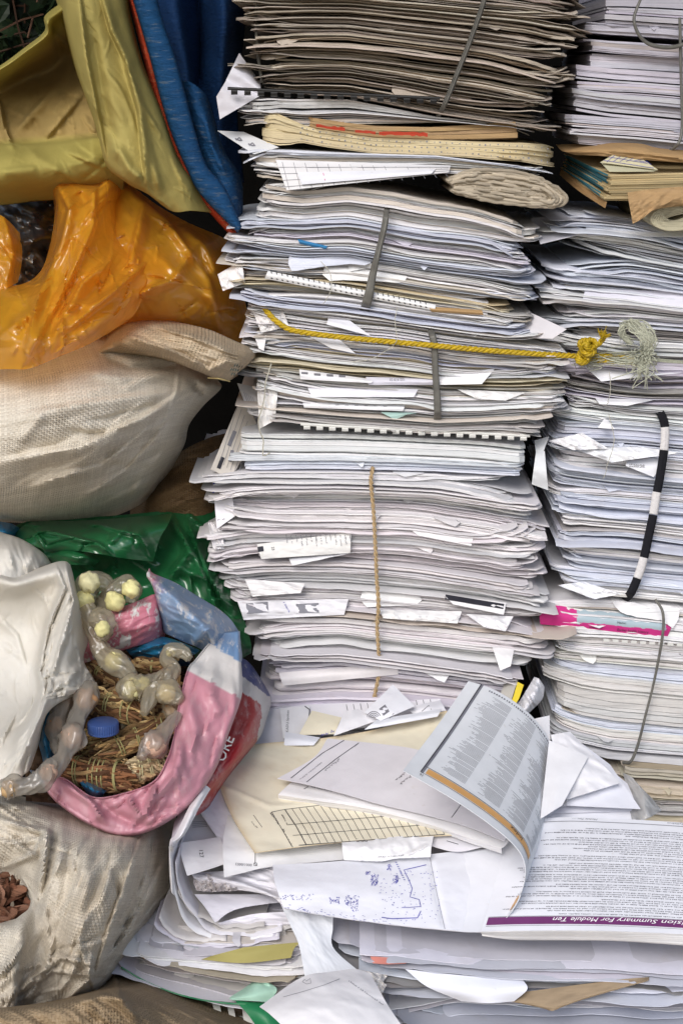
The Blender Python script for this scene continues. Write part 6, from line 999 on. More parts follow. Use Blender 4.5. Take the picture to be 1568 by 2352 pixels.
bundle([(690, 272), (861, 289), (984, 292), (1190, 281)], [(690, 296), (726, 300), (861, 317), (984, 321), (1190, 322)], [(270, 708), (320, 712)], [(280, 1184), (320, 1190)], 1, 5, [(.46, .31, .16)], 'old_book', 'book', 'stack', 'book', None, 42, Y=-.004, depth=.2, fill=(.9, .98), loose=0, yj=0, lj=.0008, xj=0, lx=.0015, wave=.3, mat='news', corner=.004,
       labels={0: 'battered brown old book with red title strip above the cream ledger'}, extra={0: red_marks})
hang([(500, 300), (560, 303), (640, 338), (583, 354)], 'white sheet with grey leaf print pointing left below the ledger', (.74, .75, .77), lambda mb, S, rg: [line_px(mb, [(548 + 30 * q + x, 318 + 12 * q + y) for x, y in ((-8, 0), (0, 4), (8, 5), (2, -2), (-6, 4))], 3.2, S.Yf(), 2) for q in (0, 1)], (.03, -.012), bow=.0)
def graph(mb, S, rg):
    Y = S.Yf()
    for k in range(15): line_px(mb, [(648 + k * 26, 372 + 1 * k), (664 + k * 26, 434 - 2.0 * k)], .9, Y, 2)
    for k in range(4): line_px(mb, [(640 + k * 5, 384 + k * 15), (1030, 384 + k * 4)], .9, Y, 2)
hang([(633, 367), (1034, 380), (1030, 396), (658, 437)], 'graph paper sheet hanging with a bent corner under the white pads', (.74, .73, .74), graph, (-.004, -.02), n=40)
hang([(683, 396), (1000, 388), (990, 399), (693, 424)], 'folded white exercise page with red margin line on the graph sheet', (.76, .77, .83), lambda mb, S, rg: line_px(mb, [(742, 397), (746, 414)], 1.3, S.Yf(), 6), (-.016, -.022), n=30, bow=.002)
# folded ragged booklet
rb = empty('folded_booklet', P(1160, 475, .0), 'ragged grey brown booklet folded double on the stack shoulder', 'booklet')
for k in range(8):
    f = k / 7.0; top = [(1024 + 14 * f, 416 + 8 * f), (1060 + 6 * f, 400 + 22 * f), (1100, 391 + 36 * f), (1150, 391 + 42 * f), (1215, 402 + 41 * f), (1262 - 20 * f, 421 + 26 * f)]; turn = [(1296 - 46 * f, 447 + 6 * f), (1300 - 50 * f, 462 - 6 * f), (1284 - 40 * f, 473 - 14 * f)]
    bot = [(1240 - 8 * f, 475 - 26 * f), (1160, 467 - 29 * f), (1080, 453 - 23 * f), (1036 + 8 * f, 437 - 6 * f)]
    q = crom(np.array(top + turn + bot), 90); q += 1.8 * np.stack([noise2(q[:, 0] / 9, k, 5), noise2(q[:, 0] / 9, k, 6)], -1); yn = -.020 + .003 * noise2(q[:, 0] / 30, k, 8)
    a = P(q[:, 0], q[:, 1], yn); v = np.stack([a + np.array((0, .20 * t, -.004 * t)) for t in np.linspace(0, 1, 4)], 1); mb = MB(); mb.grid(v, np.array((.50, .43, .33)) * (.8 + .28 * ((k * 7) % 3) / 2))
    mb.build('folded_leaf', M['news'], rb, solid=.0030, smooth=50)
# ---------------------------------------------------------------- loose sheets hanging out of the middle stack
sq = lambda mb, S, pts, w, h, mat: [mb.add(P(np.array([x, x + w, x + w, x], float), np.array([y, y + 1, y + h, y + h - 1], float), S.Yf()(np.array([x, x + w, x + w, x], float), np.array([y, y + 1, y + h, y + h - 1], float))), [(0, 1, 2, 3)], (1, 1, 1), mat) for x, y in pts]
hang([(615, 622), (1000, 700), (998, 714), (608, 640)], 'torn white notebook strip with wire coil ends in the strapped bundle', (.82, .82, .82), lambda mb, S, rg: ([line_px(mb, [(622 + k * 12.2, 621 + k * 2.45), (624 + k * 12.2, 628 + k * 2.45)], 1.8, S.Yf(), 1) for k in range(30)], [line_px(mb, [(622 + k * 12.2, 638 + k * 2.3), (626 + k * 12.2, 640 + k * 2.3)], 2.4, S.Yf(), 1) for k in range(30)]), (-.012, -.014), n=40, wr=[(10, 14, 9, .0012, 3, 'f')])
hang([(984, 704), (1106, 712), (1110, 724), (990, 716)], 'tan kraft paper piece at the end of the torn notebook strip', (.44, .28, .13), None, (-.012, -.014))
hang([(684, 549), (752, 565), (748, 573), (688, 560)], 'bright blue book label low in the strapped bundle', (.04, .22, .46), None, (-.011, -.012), cat='label', name='paper_label')
hang([(500, 630), (556, 598), (562, 650), (512, 668)], 'white crumpled sheet corner poking out left of the strapped bundle', (.78, .77, .78), None, (.01, -.006), wr=[(50, 24, 12, .004, 31, 'r')])
hang([(754, 730), (800, 734), (852, 772), (750, 745)], 'white bent flap just above the yellow rope', (.76, .76, .81), None, (-.003, -.014))
hang([(575, 700), (640, 690), (664, 750), (600, 764)], 'white crumpled cover wrapped by the rope at the stack corner', (.74, .73, .73), None, (.012, -.006), wr=[(50, 24, 12, .006, 32, 'r')])
hang([(713, 774), (780, 780), (816, 812), (760, 800)], 'white pointed flap hanging just below the yellow rope', (.79, .79, .82), None, (-.004, -.013))
hang([(586, 776), (612, 770), (606, 806), (594, 800)], 'small curled white corner at the stack edge below the rope', (.80, .79, .80), None, (-.004, -.015))
hang([(687, 848), (860, 872), (852, 880), (690, 871)], 'white flap with four grey printed squares', (.83, .83, .86), lambda mb, S, rg: sq(mb, S, [(692, 854), (721, 857), (750, 859), (778, 861)], 15, 6, 2), (-.006, -.013))
hang([(840, 866), (1000, 868), (1000, 884), (846, 884)], 'lavender slip printed with small figures behind the grey strap', (.68, .67, .75), lambda mb, S, rg: text_px(mb, '122 919 25', (930, 869), 180, 8, S.Yf(), 2), (-.006, -.010))
hang([(705, 886), (960, 894), (950, 912), (716, 912)], 'wide white flap below the one with grey squares', (.80, .80, .86), None, (-.005, -.014))
hang([(695, 923), (930, 930), (925, 944), (698, 936)], 'long narrow white flap with dashes, above the mint corner', (.83, .83, .86), lambda mb, S, rg: [line_px(mb, [(770 + k * 22, 930 + k * .6), (778 + k * 22, 930 + k * .6)], 1, S.Yf(), 2) for k in range(6)], (-.006, -.012))
hang([(1004, 864), (1136, 846), (1106, 882), (1004, 884)], 'white wedge shaped flap beside the grey strap', (.82, .82, .84), None, (-.006, -.016))
hang([(1049, 894), (1206, 902), (1160, 920), (1094, 916)], 'white crumpled flap near the end of the bundle below the wedge flap', (.80, .79, .79), None, (-.005, -.013), wr=[(30, 30, 14, .003, 33, 'r')])
hang([(874, 946), (956, 948), (940, 950), (906, 964)], 'mint green paper corner just above the white comb', (.42, .60, .55), None, (-.008, -.013))
hang([(1100, 772), (1214, 716), (1300, 756), (1268, 778)], 'grey white envelope jutting out from the shoulder of the roped bundle', (.66, .64, .67), None, (.03, -.012), bow=.001)
hang([(590, 880), (640, 880), (632, 965), (596, 985)], 'large white torn sheet bent down the corner of the middle stack', (.79, .78, .77), None, (.0, -.010), wr=[(70, 40, 16, .005, 34, 'r')])
hang([(545, 880), (592, 890), (604, 960), (572, 950)], 'grey magazine page with faint print leaning at the stack corner', (.62, .61, .62), lambda mb, S, rg: [line_px(mb, [(560 + k * 5, 900 + k * 3), (576 + k * 4, 944)], .8, S.Yf(), 2) for k in range(5)], (.03, .0))
hang([(557, 905), (596, 985), (530, 1100), (484, 1078)], 'newspaper leaning upright against the left side of the middle stack', (.58, .54, .49), lambda mb, S, rg: ([line_px(mb, [(548 + k * 7, 925 + k * 14), (505 + k * 8, 1062 + k * 6)], .9, S.Yf(), 2) for k in range(6)], [line_px(mb, [(512, 1050), (502, 1076)], 9, S.Yf(), 1), line_px(mb, [(540, 990), (526, 1024)], 9, S.Yf(), 2), line_px(mb, [(534, 1034), (528, 1060)], 8, S.Yf(), 2)]), (.05, -.004), n=34)
hang([(488, 1096), (530, 1110), (540, 1185), (498, 1215)], 'white magazine page with blue margin at the left of the twine bundle', (.76, .75, .80), lambda mb, S, rg: ([line_px(mb, [(489, 1098), (492, 1112)], 4, S.Yf(), 3), line_px(mb, [(490, 1130), (493, 1146)], 5, S.Yf(), 3), scribble(mb, rg, (500, 1196), 10, 16, 5, S.Yf(), 2)]), (.02, -.006))
hang([(478, 1200), (508, 1196), (516, 1260), (490, 1262)], 'curled white page fan at the bulge of the twine-tied bundle', (.74, .72, .74), None, (.02, -.004), wr=[(60, 24, 10, .005, 35, 'r')])
def h1(mb, S, rg):
    Y = S.Yf()
    for k in range(14): scribble(mb, rg, (656 + k * 11.2, 1228 + rg.uniform(0, 2)), -82, rg.uniform(14, 26), 4.2, Y, 2)
    text_px(mb, '23', (623, 1256), -80, 9, Y, 1); line_px(mb, [(592, 1262), (605, 1260)], 12, Y, 1)
hang([(590, 1250), (806, 1222), (804, 1270), (600, 1284)], 'printed book page reading 23 folded over the twine-tied bundle', (.74, .73, .71), h1, (-.006, -.014), n=40, wr=[(10, 40, 20, .0025, 36, 'f')])
hang([(663, 1282), (812, 1268), (740, 1284), (671, 1299)], 'blank white corner hanging just below the page reading 23', (.80, .80, .83), None, (-.008, -.016))
hang([(930, 1206), (1088, 1224), (1082, 1254), (960, 1230)], 'white flap with a dark photo strip, higher of two in the twine bundle', (.80, .79, .80), lambda mb, S, rg: line_px(mb, [(940, 1211), (1080, 1229)], 10, S.Yf(), 2), (-.004, -.014))
hang([(1018, 1366), (1162, 1384), (1156, 1412), (1040, 1388)], 'white flap with a dark photo strip, lower of two in the twine bundle', (.80, .79, .80), lambda mb, S, rg: line_px(mb, [(1022, 1371), (1156, 1393)], 12, S.Yf(), 1), (-.004, -.014))
hang([(545, 1380), (800, 1376), (790, 1412), (560, 1424)], 'white page with two grey photographs low in the twine bundle', (.74, .73, .76), lambda mb, S, rg: ([line_px(mb, [(566, 1398), (616, 1394)], 24, S.Yf(), 2), line_px(mb, [(680, 1398), (732, 1396)], 22, S.Yf(), 2), scribble(mb, rg, (650, 1384), -60, 24, 4, S.Yf(), 3)]), (-.004, -.013), n=36, wr=[(20, 40, 18, .003, 37, 'r')])
hang([(562, 1330), (700, 1340), (690, 1362), (580, 1370)], 'white blank flap above the page with two photographs', (.81, .79, .79), None, (-.004, -.014), wr=[(10, 30, 14, .003, 38, 'r')])
hang([(870, 1400), (1060, 1404), (1050, 1432), (880, 1420)], 'crinkled white strip right beside the twine at mid bundle', (.81, .80, .80), None, (-.004, -.013), wr=[(80, 24, 12, .004, 39, 'r')])
hang([(1070, 1410), (1178, 1416), (1160, 1450), (1110, 1440)], 'curled white corner drooping at the end of the twine bundle', (.80, .79, .81), None, (-.004, -.018), wr=[(40, 30, 14, .003, 40, 'r')])
hang([(919, 1514), (1048, 1524), (1020, 1568), (1006, 1562)], 'white triangular corner hanging over the lavender booklets', (.82, .82, .84), lambda mb, S, rg: line_px(mb, [(980, 1516), (976, 1530)], 1.2, S.Yf(), 1), (-.004, -.022))
hang([(1130, 1486), (1180, 1492), (1172, 1530), (1148, 1540)], 'curled white paper tip at the lowest corner of the twine bundle', (.80, .79, .80), None, (-.004, -.022))
hang([(640, 1545), (914, 1522), (914, 1549), (650, 1575)], 'plain white band of paper on the lavender booklets', (.76, .73, .74), None, (-.006, -.010))
# ---------------------------------------------------------------- right-hand stack pieces
def stack_ledger():
    rt = empty('account_ledger', P(1460, 510, .0), 'thick brown-wrapped account ledger with blue stained edge pages', 'ledger'); mb = MB(); bl = MB(); rg = np.random.default_rng(9); n = 13
    A0, A1 = P(1402, 402, -.02), P(1390, 462, -.016); B0, B1 = P(1300, 352, .14), P(1290, 392, .14); C0, C1 = P(1760, 392, .02), P(1760, 462, .02); D = np.array((.12, .20, 0))
    for k in range(n):
        f, g = k / n, (k + .86) / n; j = rg.normal(0, .0016, 3)
        lay = lambda p, q, t: p + (q - p) * t
        def quadl(t): a, b, c = lay(A0, A1, t), lay(B0, B1, t), lay(C0, C1, t); a = a + np.array((j[0], j[1], 0)); b = b + np.array((j[2], 0, 0)); return a, c, c + D * .9, b
        a, b = quadl(f), quadl(g); cr = np.array((.62, .49, .27)) * rg.uniform(.8, 1.1)
        xs = [.0, .25, .5, .75, 1.0]; fr = []
        mb.add(list(a) + list(b), [(0, 1, 2, 3), (7, 6, 5, 4), (0, 4, 5, 1), (1, 5, 6, 2), (2, 6, 7, 3), (3, 7, 4, 0)], cr)
        if k < n - 1:                    # blue stain on the page edges of the short side
            s0 = rg.uniform(.0, .12); s1 = rg.uniform(.75, 1.0); o = np.array((-.0007, -.0007, 0)); w = lambda p, q, t: p + (q - p) * t + o
            bl.add([w(a[3], a[0], s0), w(a[3], a[0], s1), w(b[3], b[0], s1), w(b[3], b[0], s0)], [(0, 1, 2, 3)], np.array((.035, .14, .18)) * rg.uniform(.6, 1.9))
    mb.build('pages', M['news'], rt, smooth=None); bl.build('stained_edge', M['v'], rt, smooth=None)
    kp = lambda rows, nm, c, dec=None, **k: sheet(nm, rows, None, None, c, absY=True, parent=rt, mat='paper', dec=dec, **k)
    kp([[(1276, 332, .10), (1340, 330, .06), (1414, 328, .03), (1470, 330, .02), (1528, 342, .02), (1700, 352, .03)], [(1290, 346, .05), (1350, 344, .02), (1414, 342, .0), (1470, 344, -.004), (1528, 354, -.004), (1700, 366, .0)], [(1320, 356, .04), (1360, 357, .02), (1400, 360, .005), (1470, 366, -.002), (1540, 372, -.002), (1700, 380, .0)]], 'wrapper_top', (.42, .27, .13), wr=[(10, 50, 14, .004, 3, 'r')])
    kp([[(1440, 442, -.018), (1500, 434, -.014), (1580, 428, -.01), (1700, 425, .0)], [(1444, 470, -.030), (1490, 462, -.026), (1570, 454, -.02), (1700, 450, -.005)], [(1452, 514, -.026), (1474, 502, -.028), (1510, 480, -.024), (1600, 470, -.01)]], 'wrapper_flap', (.43, .28, .14), wr=[(-30, 50, 20, .004, 4, 'r')])
    kp([[(1286, 388, .13), (1340, 424, .06), (1392, 464, -.016)], [(1284, 402, .125), (1330, 440, .055), (1388, 478, -.02)]], 'wrapper_edge', (.36, .22, .10), wr=[(30, 20, 8, .003, 5, 'f')])
    def gr(mb, S, rg):
        Y = S.Yf()
        for k in range(7): line_px(mb, [(1392 + k * 15, 372 - k * .5), (1428 + k * 11, 342 + k * 6)], .9, Y, 3)
        for k in range(4): line_px(mb, [(1385 + k * 12, 368 - k * 8), (1500 - k * 14, 386 - k * 11)], .9, Y, 3)
    kp([[(1436, 338, .012), (1438, 338, .012)], [(1404, 357, .0), (1462, 357, .0)], [(1377, 373, -.006), (1510, 390, -.006)]], 'squared_leaf', (.60, .56, .38), gr)
    kp([[(1380, 374, .0), (1440, 380, .0), (1510, 390, .0)], [(1398, 394, -.012), (1440, 394, -.012), (1500, 393, -.008)]], 'top_leaf', (.56, .54, .38))
stack_ledger()
rl = empty('rolled_ledger', P(1530, 530, -.01), 'rolled squared ledger squeezed in below the brown-wrapped ledger', 'ledger')
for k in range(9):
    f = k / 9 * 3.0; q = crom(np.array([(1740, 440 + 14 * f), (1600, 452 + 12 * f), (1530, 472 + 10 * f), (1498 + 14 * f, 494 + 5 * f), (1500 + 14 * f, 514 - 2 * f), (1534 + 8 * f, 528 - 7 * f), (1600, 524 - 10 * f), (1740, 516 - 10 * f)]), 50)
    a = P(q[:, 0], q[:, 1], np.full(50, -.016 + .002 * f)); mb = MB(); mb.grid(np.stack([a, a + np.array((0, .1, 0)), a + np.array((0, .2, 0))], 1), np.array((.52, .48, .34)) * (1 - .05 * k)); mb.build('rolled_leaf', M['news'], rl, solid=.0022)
hang([(1218, 500), (1300, 494), (1322, 540), (1240, 560)], 'greyish white sheet fan deep in the gap under the ledger', (.62, .62, .68), None, (.1, .01))
hang([(1335, 492), (1600, 505), (1600, 545), (1350, 540)], 'bright blank sheet draped over the top of the fanned pile', (.78, .80, .85), None, (.06, .012), n=40)
hang([(1344, 662), (1620, 672), (1620, 724), (1334, 696)], 'smooth lavender grey wrapper sheet low in the fanned pile', (.66, .65, .72), None, (.026, .014), n=34)
hang([(1226, 1012), (1260, 1002), (1246, 1040), (1230, 1040)], 'upper curl of a torn paper strip hanging in the gap', (.72, .74, .76), None, (.03, .012))
hang([(1230, 1038), (1250, 1036), (1258, 1126), (1220, 1112)], 'long torn paper strip curling down the gap between the stacks', (.72, .74, .76), None, (.012, .0), bow=.012)
hang([(1262, 1012), (1336, 994), (1396, 1030), (1316, 1034)], 'crumpled white torn sheet spilling out beside the hanging strip', (.80, .80, .83), None, (.024, .012), wr=[(30, 30, 14, .005, 42, 'r')])
hang([(1316, 1030), (1470, 1026), (1560, 1040), (1404, 1062)], 'torn white page draped left of the striped strap', (.80, .81, .84), None, (.022, .010), wr=[(30, 40, 16, .005, 43, 'r')])
hang([(1438, 1060), (1530, 1050), (1500, 1096), (1436, 1070)], 'white scrap with dark print under the draped torn page', (.74, .75, .80), lambda mb, S, rg: [scribble(mb, rg, (1444, 1068 + k * 4), -4, 34, 4, S.Yf(), 1) for k in range(2)], (.022, .014))
hang([(1386, 962), (1394, 964), (1412, 986), (1372, 982)], 'small white triangle corner in the striped-strap bundle', (.83, .83, .85), None, (.024, .014))
hang([(1280, 1344), (1340, 1336), (1426, 1364), (1364, 1376)], 'white torn sheet at the bottom of the striped-strap bundle', (.80, .81, .85), None, (.024, .010), wr=[(20, 30, 12, .004, 44, 'r')])
hang([(1342, 842), (1500, 860), (1560, 856), (1380, 876)], 'long white flap under the rope knot', (.79, .80, .85), None, (.022, .010))
hang([(1366, 914), (1500, 918), (1440, 932), (1376, 928)], 'torn white flap at the lower edge of the pile behind the knot', (.80, .80, .84), None, (.024, .014))
def pinkc(px, py, c):
    j = 3 * noise2(px / 9, py / 9, 4); pk = (px + j < 1326 - .2 * abs(py - 1415)) | (py > 1428 + (px - 1326) * .10 + .5 * j + 6 * (px < 1330)) | (px + j > 1528); tn = py + j < 1397 + (px - 1264) * .06 - 7 * (px < 1300)
    c = np.where(pk[..., None], (.56, .035, .22), (.36, .45, .50)); return np.where(tn[..., None], (.72, .71, .68), c)
sheet('book_cover', [[(1238, 1396, .03), (1266, 1389, .029), (1326, 1398, .029), (1400, 1406, .029), (1470, 1413, .029), (1536, 1420, .029)], [(1238, 1416, .022), (1266, 1414, .021), (1326, 1420, .021), (1400, 1427, .021), (1470, 1434, .021), (1540, 1440, .021)], [(1240, 1434, .024), (1266, 1436, .023), (1326, 1441, .023), (1400, 1450, .023), (1470, 1458, .023), (1532, 1462, .023)]], 'torn magenta and grey book spine in the wire-tied bundle', 'book', absY=True, colf=pinkc, thick=.0015, nu=50, nv=160,
      dec=lambda mb, S, rg: (text_px(mb, 'Earlier health history', (1416, 1449), -5, 8.5, S.Yf(), 1), text_px(mb, 'Name:', (1416, 1432), -5, 8, S.Yf(), 1), text_px(mb, 'also C', (1430, 1419), -5, 7, S.Yf(), 1), line_px(mb, [(1370, 1436), (1382, 1437), (1381, 1443)], 1.4, S.Yf(), 1), line_px(mb, [(1352, 1441), (1378, 1443)], 1.2, S.Yf(), 1)))
mb = MB()
for k in range(9): x = 1385 + k * 21; line_px(mb, [(x, 1470 + k * 1.3), (x + 13, 1471 + k * 1.3)], 6, lambda a, b: np.full(np.shape(a), .018), 0)
mb.build('comb_binding', M['white_plastic'], label='white comb teeth showing just below the magenta book spine', cat='comb binding', solid=.001, smooth=None)
# ---------------------------------------------------------------- straps, wires, twine
def strap(name, pts, w, Y, label, cat, mat, group=None, rnd=False, th=.0012):
    q = crom(np.array(pts, float), 70); ws = np.interp(np.linspace(0, 1, 70), np.linspace(0, 1, len(w)), w) if hasattr(w, '__len__') else np.full(70, w); Ys = np.interp(np.linspace(0, 1, 70), np.linspace(0, 1, len(Y)), Y) if hasattr(Y, '__len__') else np.full(70, Y)
    mb = MB()
    if rnd: mb.tube(P(q[:, 0], q[:, 1], Ys), ws * .00021, (1, 1, 1), n=8)
    else:
        t = np.gradient(q, axis=0); t /= np.linalg.norm(t, axis=1)[:, None]; nn = np.stack([-t[:, 1], t[:, 0]], -1); cs = []
        for k, d in ((-.5, .0008), (-.25, -.0002), (0, .0004), (.25, -.0003), (.5, .0008)): e = q + nn * (ws * k)[:, None]; cs.append(P(e[:, 0], e[:, 1], Ys + d))
        mb.grid(np.stack(cs, 1), (1, 1, 1))
    return mb.build(name, mat, label=label, cat=cat, group=group, solid=None if rnd else th, smooth=60)
strap('plastic_strap', [(1113, -30), (1111, 0), (1084, 80), (1049, 170), (1022, 236), (1004, 270)], 8, [-.022, -.026, -.022, -.022, -.02, .004], 'dark grey strap slanting down across the newspaper bundle', 'strap', M['strap'], th=.002)
strap('plastic_strap', [(588, -30), (588, 0), (590, 100), (602, 190)], 5, .004, 'thin dark strap at the left edge of the newspaper bundle', 'strap', M['strap'])
strap('plastic_strap', [(889, 470), (883, 517), (870, 572), (857, 625), (846, 680), (834, 722)], [11, 13, 12, 15, 20, 22], [.004, -.021, -.022, -.021, -.022, -.021, -.022, -.02, .006], 'grey pleated strap tight around the bundle above the rope', 'strap', M['strap'])
strap('plastic_strap', [(984, 745), (996, 788), (999, 848), (1004, 928), (1004, 974)], [13, 15, 13, 15, 17], [.006, -.021, -.022, -.022, -.021, -.02, .006], 'grey strap around the bundle crossed by the yellow rope', 'strap', M['strap'])
strap('wire_tie', [(1478, -20), (1462, 18), (1455, 45), (1464, 76), (1484, 98), (1512, 107), (1545, 108), (1580, 98)], [6, 7, 8, 10, 9], [.0, -.005, .0, .01], 'dark loop of wire on top of the coverless book blocks', 'wire', M['strap'], rnd=True)
strap('wire_tie', [(1560, 40), (1563, 180), (1565, 290), (1556, 330), (1530, 350)], 7, [.012, .012, .012, .008, .02], 'vertical wire around the coverless book blocks', 'wire', M['strap'], rnd=True)
strap('wire_tie', [(1504, 1376), (1521, 1408), (1520, 1462), (1502, 1560), (1482, 1640), (1464, 1710), (1448, 1748), (1430, 1752)], [6, 7, 7, 6, 7, 8, 9], [.014, .008, .008, .012, .012, .012, .012, .02], 'long grey wire tie crossing the magenta spine', 'wire', M['strap'], rnd=True)
ss = empty('elastic_strap', P(1448, 1368, .01), 'black and white striped elastic strap on the bluish bundle', 'strap')
cl = [(1514, 945), (1524, 970), (1526, 1000), (1523, 1036), (1515, 1090), (1506, 1138), (1498, 1186), (1488, 1232), (1479, 1274), (1466, 1318), (1446, 1364), (1430, 1376)]
qc = crom(np.array(cl, float), 240)
M['black_cloth'] = flat_mat('black_elastic', (.012, .012, .016), .9, .2, .2, 500); M['white_cloth'] = flat_mat('white_elastic', (.66, .64, .64), .9, .2, .15, 500)
for (y0, y1, bk_) in ((944, 981, 1), (981, 1033, 0), (1033, 1131, 1), (1131, 1182, 0), (1182, 1281, 1), (1281, 1328, 0), (1328, 1377, 1)):
    k = (qc[:, 1] >= y0 - 1) & (qc[:, 1] <= y1 + 1); q = qc[k]; t = np.gradient(q, axis=0); t /= np.linalg.norm(t, axis=1)[:, None]; nn = np.stack([-t[:, 1], t[:, 0]], -1)
    mb = MB(); mb.grid(np.stack([P((q + nn * 9.5 * s)[:, 0], (q + nn * 9.5 * s)[:, 1], np.full(len(q), .008 + .0015 * abs(s)) + .03 * np.clip((q[:, 1] - 1362) / 14, 0, 1) + .03 * np.clip((952 - q[:, 1]) / 8, 0, 1)) for s in (-1, -.5, 0, .5, 1)], 1)); mb.build('black_band' if bk_ else 'white_band', M['black_cloth' if bk_ else 'white_cloth'], ss, solid=.0014)
def rope(mb, pts, R, pitch, cols, ply=3, n=400, ph=0, fuzz=0, rg=None):
    q = crom(np.asarray(pts, float), n); t = np.gradient(q, axis=0); t /= np.linalg.norm(t, axis=1)[:, None] + 1e-12; L = np.concatenate(([0], np.cumsum(np.linalg.norm(np.diff(q, axis=0), axis=1))))
    a = np.cross(t, np.array((.13, -.31, 1.0))); a /= np.linalg.norm(a, axis=1)[:, None]; b = np.cross(a, t)
    for k in range(ply):
        th = L / pitch * 6.283 + k * 6.283 / ply + ph; mb.tube(q + (a * np.cos(th)[:, None] + b * np.sin(th)[:, None]) * R * .52, R * .56, np.array(cols) * (.92 + .1 * k), n=7)
    if fuzz:
        for i in range(fuzz):
            j = rg.integers(2, n - 2); d = rg.normal(0, 1, 3); d /= np.linalg.norm(d); l = rg.uniform(.002, .006); mb.tube([q[j], q[j] + d * l * .6 + t[j] * l * .4, q[j] + d * l + t[j] * l], .00012, np.array(cols) * rg.uniform(.8, 1.3), n=4)
YEL = (.50, .34, .010); rg = np.random.default_rng(55)
rp_ = empty('rope', P(1345, 830, .0), 'yellow twisted nylon rope knotted across both paper stacks', 'rope')
def pp(pts): a = np.array(pts, float); return P(a[:, 0], a[:, 1], a[:, 2])
mb = MB(); rope(mb, pp([(586, 680, .03), (592, 690, .014), (606, 707, -.002), (631, 735, -.012), (664, 756, -.018), (708, 765, -.021), (790, 775, -.022), (919, 787, -.024), (1000, 794, -.026), (1110, 804, -.022), (1234, 813, -.012), (1309, 817, .0), (1330, 820, .002)]), .0027, .016, YEL, n=900); mb.build('rope_line', M['rope'], rp_, smooth=60)
mb = MB(); rope(mb, pp([(1346, 816, .0), (1364, 815, .004), (1410, 819, .006), (1456, 822, .008)]), .0026, .015, YEL, n=160); rope(mb, pp([(1340, 828, .0), (1356, 827, .002), (1410, 830, .005), (1462, 834, .008)]), .0026, .015, YEL, n=160, ph=1); mb.build('rope_ends', M['rope'], rp_, smooth=60)
mb = MB()
for (cx, cy, rx, ry, tilt, Yc, ph) in ((1347, 794, 17, 12, 25, -.006, 0), (1350, 800, 13, 15, -40, -.010, 1), (1340, 818, 12, 13, 10, -.006, 2), (1346, 806, 16, 10, 75, -.012, 0), (1338, 824, 13, 9, -20, -.008, 1), (1356, 792, 12, 11, 60, -.012, 2)):
    th = np.linspace(0, 5.6, 14); x = cx + rx * np.cos(th) * math.cos(R(tilt)) - ry * np.sin(th) * math.sin(R(tilt)); y = cy + rx * np.cos(th) * math.sin(R(tilt)) + ry * np.sin(th) * math.cos(R(tilt)); rope(mb, P(x, y, Yc + .004 * np.sin(th * 1.5 + ph)), .0026, .012, np.array(YEL) * .92, n=150, ph=ph)
rope(mb, pp([(1350, 800, -.008), (1364, 796, -.01), (1376, 788, -.01), (1384, 778, -.01)]), .0026, .014, YEL, n=80); mb.build('knot', M['rope'], rp_, smooth=60)
mb = MB()
for k in range(60):
    e = (1386 + rg.normal(0, 7), 766 + rg.normal(0, 6), -.012 + rg.normal(0, .004)); mb.tube(crom(pp([(1378 + rg.normal(0, 2), 787 + rg.normal(0, 2), -.01), (1383 + rg.normal(0, 3), 777 + rg.normal(0, 2), -.012 + rg.normal(0, .002)), e]), 7), .00035, np.array(YEL) * rg.uniform(.8, 1.3), n=4)
mb.build('frayed_end', M['rope'], rp_, smooth=60)
tf = MB(); GR = np.array((.42, .43, .34))
for k in range(150):                     # shredded grey twine tuft
    x0, y0 = 1478 + rg.normal(0, 7), 818 + rg.normal(0, 12); ty = rg.random()
    if ty < .35: pts_ = [(x0, y0, .0), (1490 + rg.normal(0, 9), 785 + rg.normal(0, 8), -.006), (1470 + rg.normal(0, 14), 752 + rg.normal(0, 6), -.006), (1440 + rg.normal(0, 6), 742 + rg.normal(0, 5), -.002)] + ([(1424 + rg.normal(0, 4), 762 + rg.normal(0, 6), .0), (1444 + rg.normal(0, 8), 784 + rg.normal(0, 6), .004)] if rg.random() < .5 else [])
    elif ty < .55: pts_ = [(x0, y0, .0), (x0 - rg.uniform(20, 60), y0 + rg.normal(6, 6), -.004), (x0 - rg.uniform(60, 130), y0 + rg.normal(4, 10), .004)]
    elif ty < .8: pts_ = [(x0, y0, .0), (x0 + rg.normal(0, 14), y0 + rg.uniform(10, 26), -.008), (x0 + rg.normal(0, 24), y0 + rg.uniform(30, 60), -.004)]
    else: a = rg.uniform(0, 6.28); l = rg.uniform(12, 34); pts_ = [(x0, y0, -.002), (x0 + l * .6 * math.cos(a) + rg.normal(0, 4), y0 + l * .6 * math.sin(a), -.01), (x0 + l * math.cos(a + .5), y0 + l * math.sin(a + .5), -.004)]
    tf.tube(crom(pp(pts_), 12), rg.uniform(.00022, .0006), GR * rg.uniform(.7, 1.35), n=4, flat=.6)
for k in range(40):
    x0, y0 = 1335 + rg.normal(0, 12), 830 + rg.normal(0, 7); tf.tube(crom(pp([(x0, y0, .002), (x0 + rg.normal(8, 14), y0 + rg.normal(3, 6), -.004), (x0 + rg.normal(20, 20), y0 + rg.normal(2, 8), .004)]), 9), rg.uniform(.0002, .0004), GR * rg.uniform(.6, 1.2), n=4)
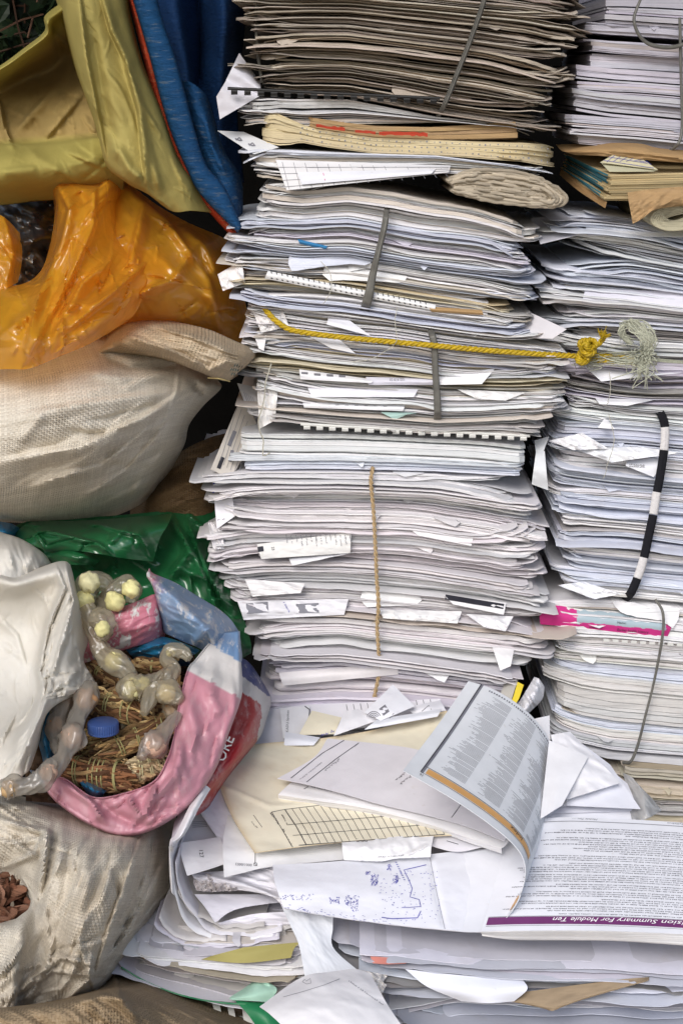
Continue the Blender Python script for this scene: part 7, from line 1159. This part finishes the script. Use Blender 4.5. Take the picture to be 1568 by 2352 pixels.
for k in range(5): tf.tube(crom(pp([(1480, 822 + k, .002), (1530, 826 + k * 1.5, .006), (1620, 834 + k, .01)]), 14), .0005, GR * rg.uniform(.85, 1.25), n=4)
tf.build('twine_tuft', M['twine'], label='shredded grey green twine tuft tied to the end of the yellow rope', cat='twine', smooth=60)
mb = MB(); rope(mb, pp([(858, 1070, .01), (854, 1082, -.012), (852, 1110, -.018), (858, 1180, -.018), (862, 1260, -.02), (865, 1330, -.02), (869, 1390, -.02), (866, 1440, -.018), (869, 1490, -.018), (871, 1530, -.006), (866, 1570, -.008), (857, 1612, -.006), (855, 1630, .004)]), .0020, .012, (.50, .36, .20), 2, 700, 0, 160, rg); mb.build('twine', M['twine'], label='hairy tan twine tied vertically around the white booklet bundle', cat='twine', smooth=60)
def thread(pts, label, r=.00035, col=(.52, .5, .42)):
    mb = MB(); q = crom(pp(pts), 60); q = q + np.stack([.0008 * noise2(np.arange(60) / 5, 0, 3), 0 * q[:, 0], .0008 * noise2(np.arange(60) / 5, 4, 3)], -1); mb.tube(q, r, col, n=5); mb.build('thread', M['twine'], label=label, cat='thread', smooth=60)
thread([(738, 600, -.012), (758, 626, -.02), (762, 652, -.02), (756, 676, -.02), (744, 698, -.02)], 'pale thread dangling over the torn notebook strip')
thread([(914, 706, -.014), (908, 740, -.022), (912, 780, -.03), (896, 800, -.022), (850, 824, -.02), (806, 832, -.016)], 'pale thread trailing behind and below the yellow rope')
thread([(626, 830, -.006), (612, 880, -.016), (606, 930, -.018), (594, 970, -.018), (604, 1010, -.014), (606, 1044, -.014), (622, 1040, -.01)], 'grey twine end hanging down the left corner of the middle stack', .0007)
thread([(1398, 950, .01), (1404, 975, .004), (1410, 1010, .004), (1400, 1050, .002), (1386, 1100, .008)], 'thin thread hanging over the torn pages right of the gap')
thread([(1400, 855, .006), (1402, 880, .002), (1400, 905, .004), (1394, 930, .008)], 'short thread hanging below the rope knot')
mb = MB(); mb.tube(crom(pp([(478, 868, -.06), (505, 870, -.07), (528, 876, -.06)]), 12), .0007, (.45, .36, .16), n=5); mb.build('straw', M['v'], label='single dry straw under the woven sack neck', cat='straw')
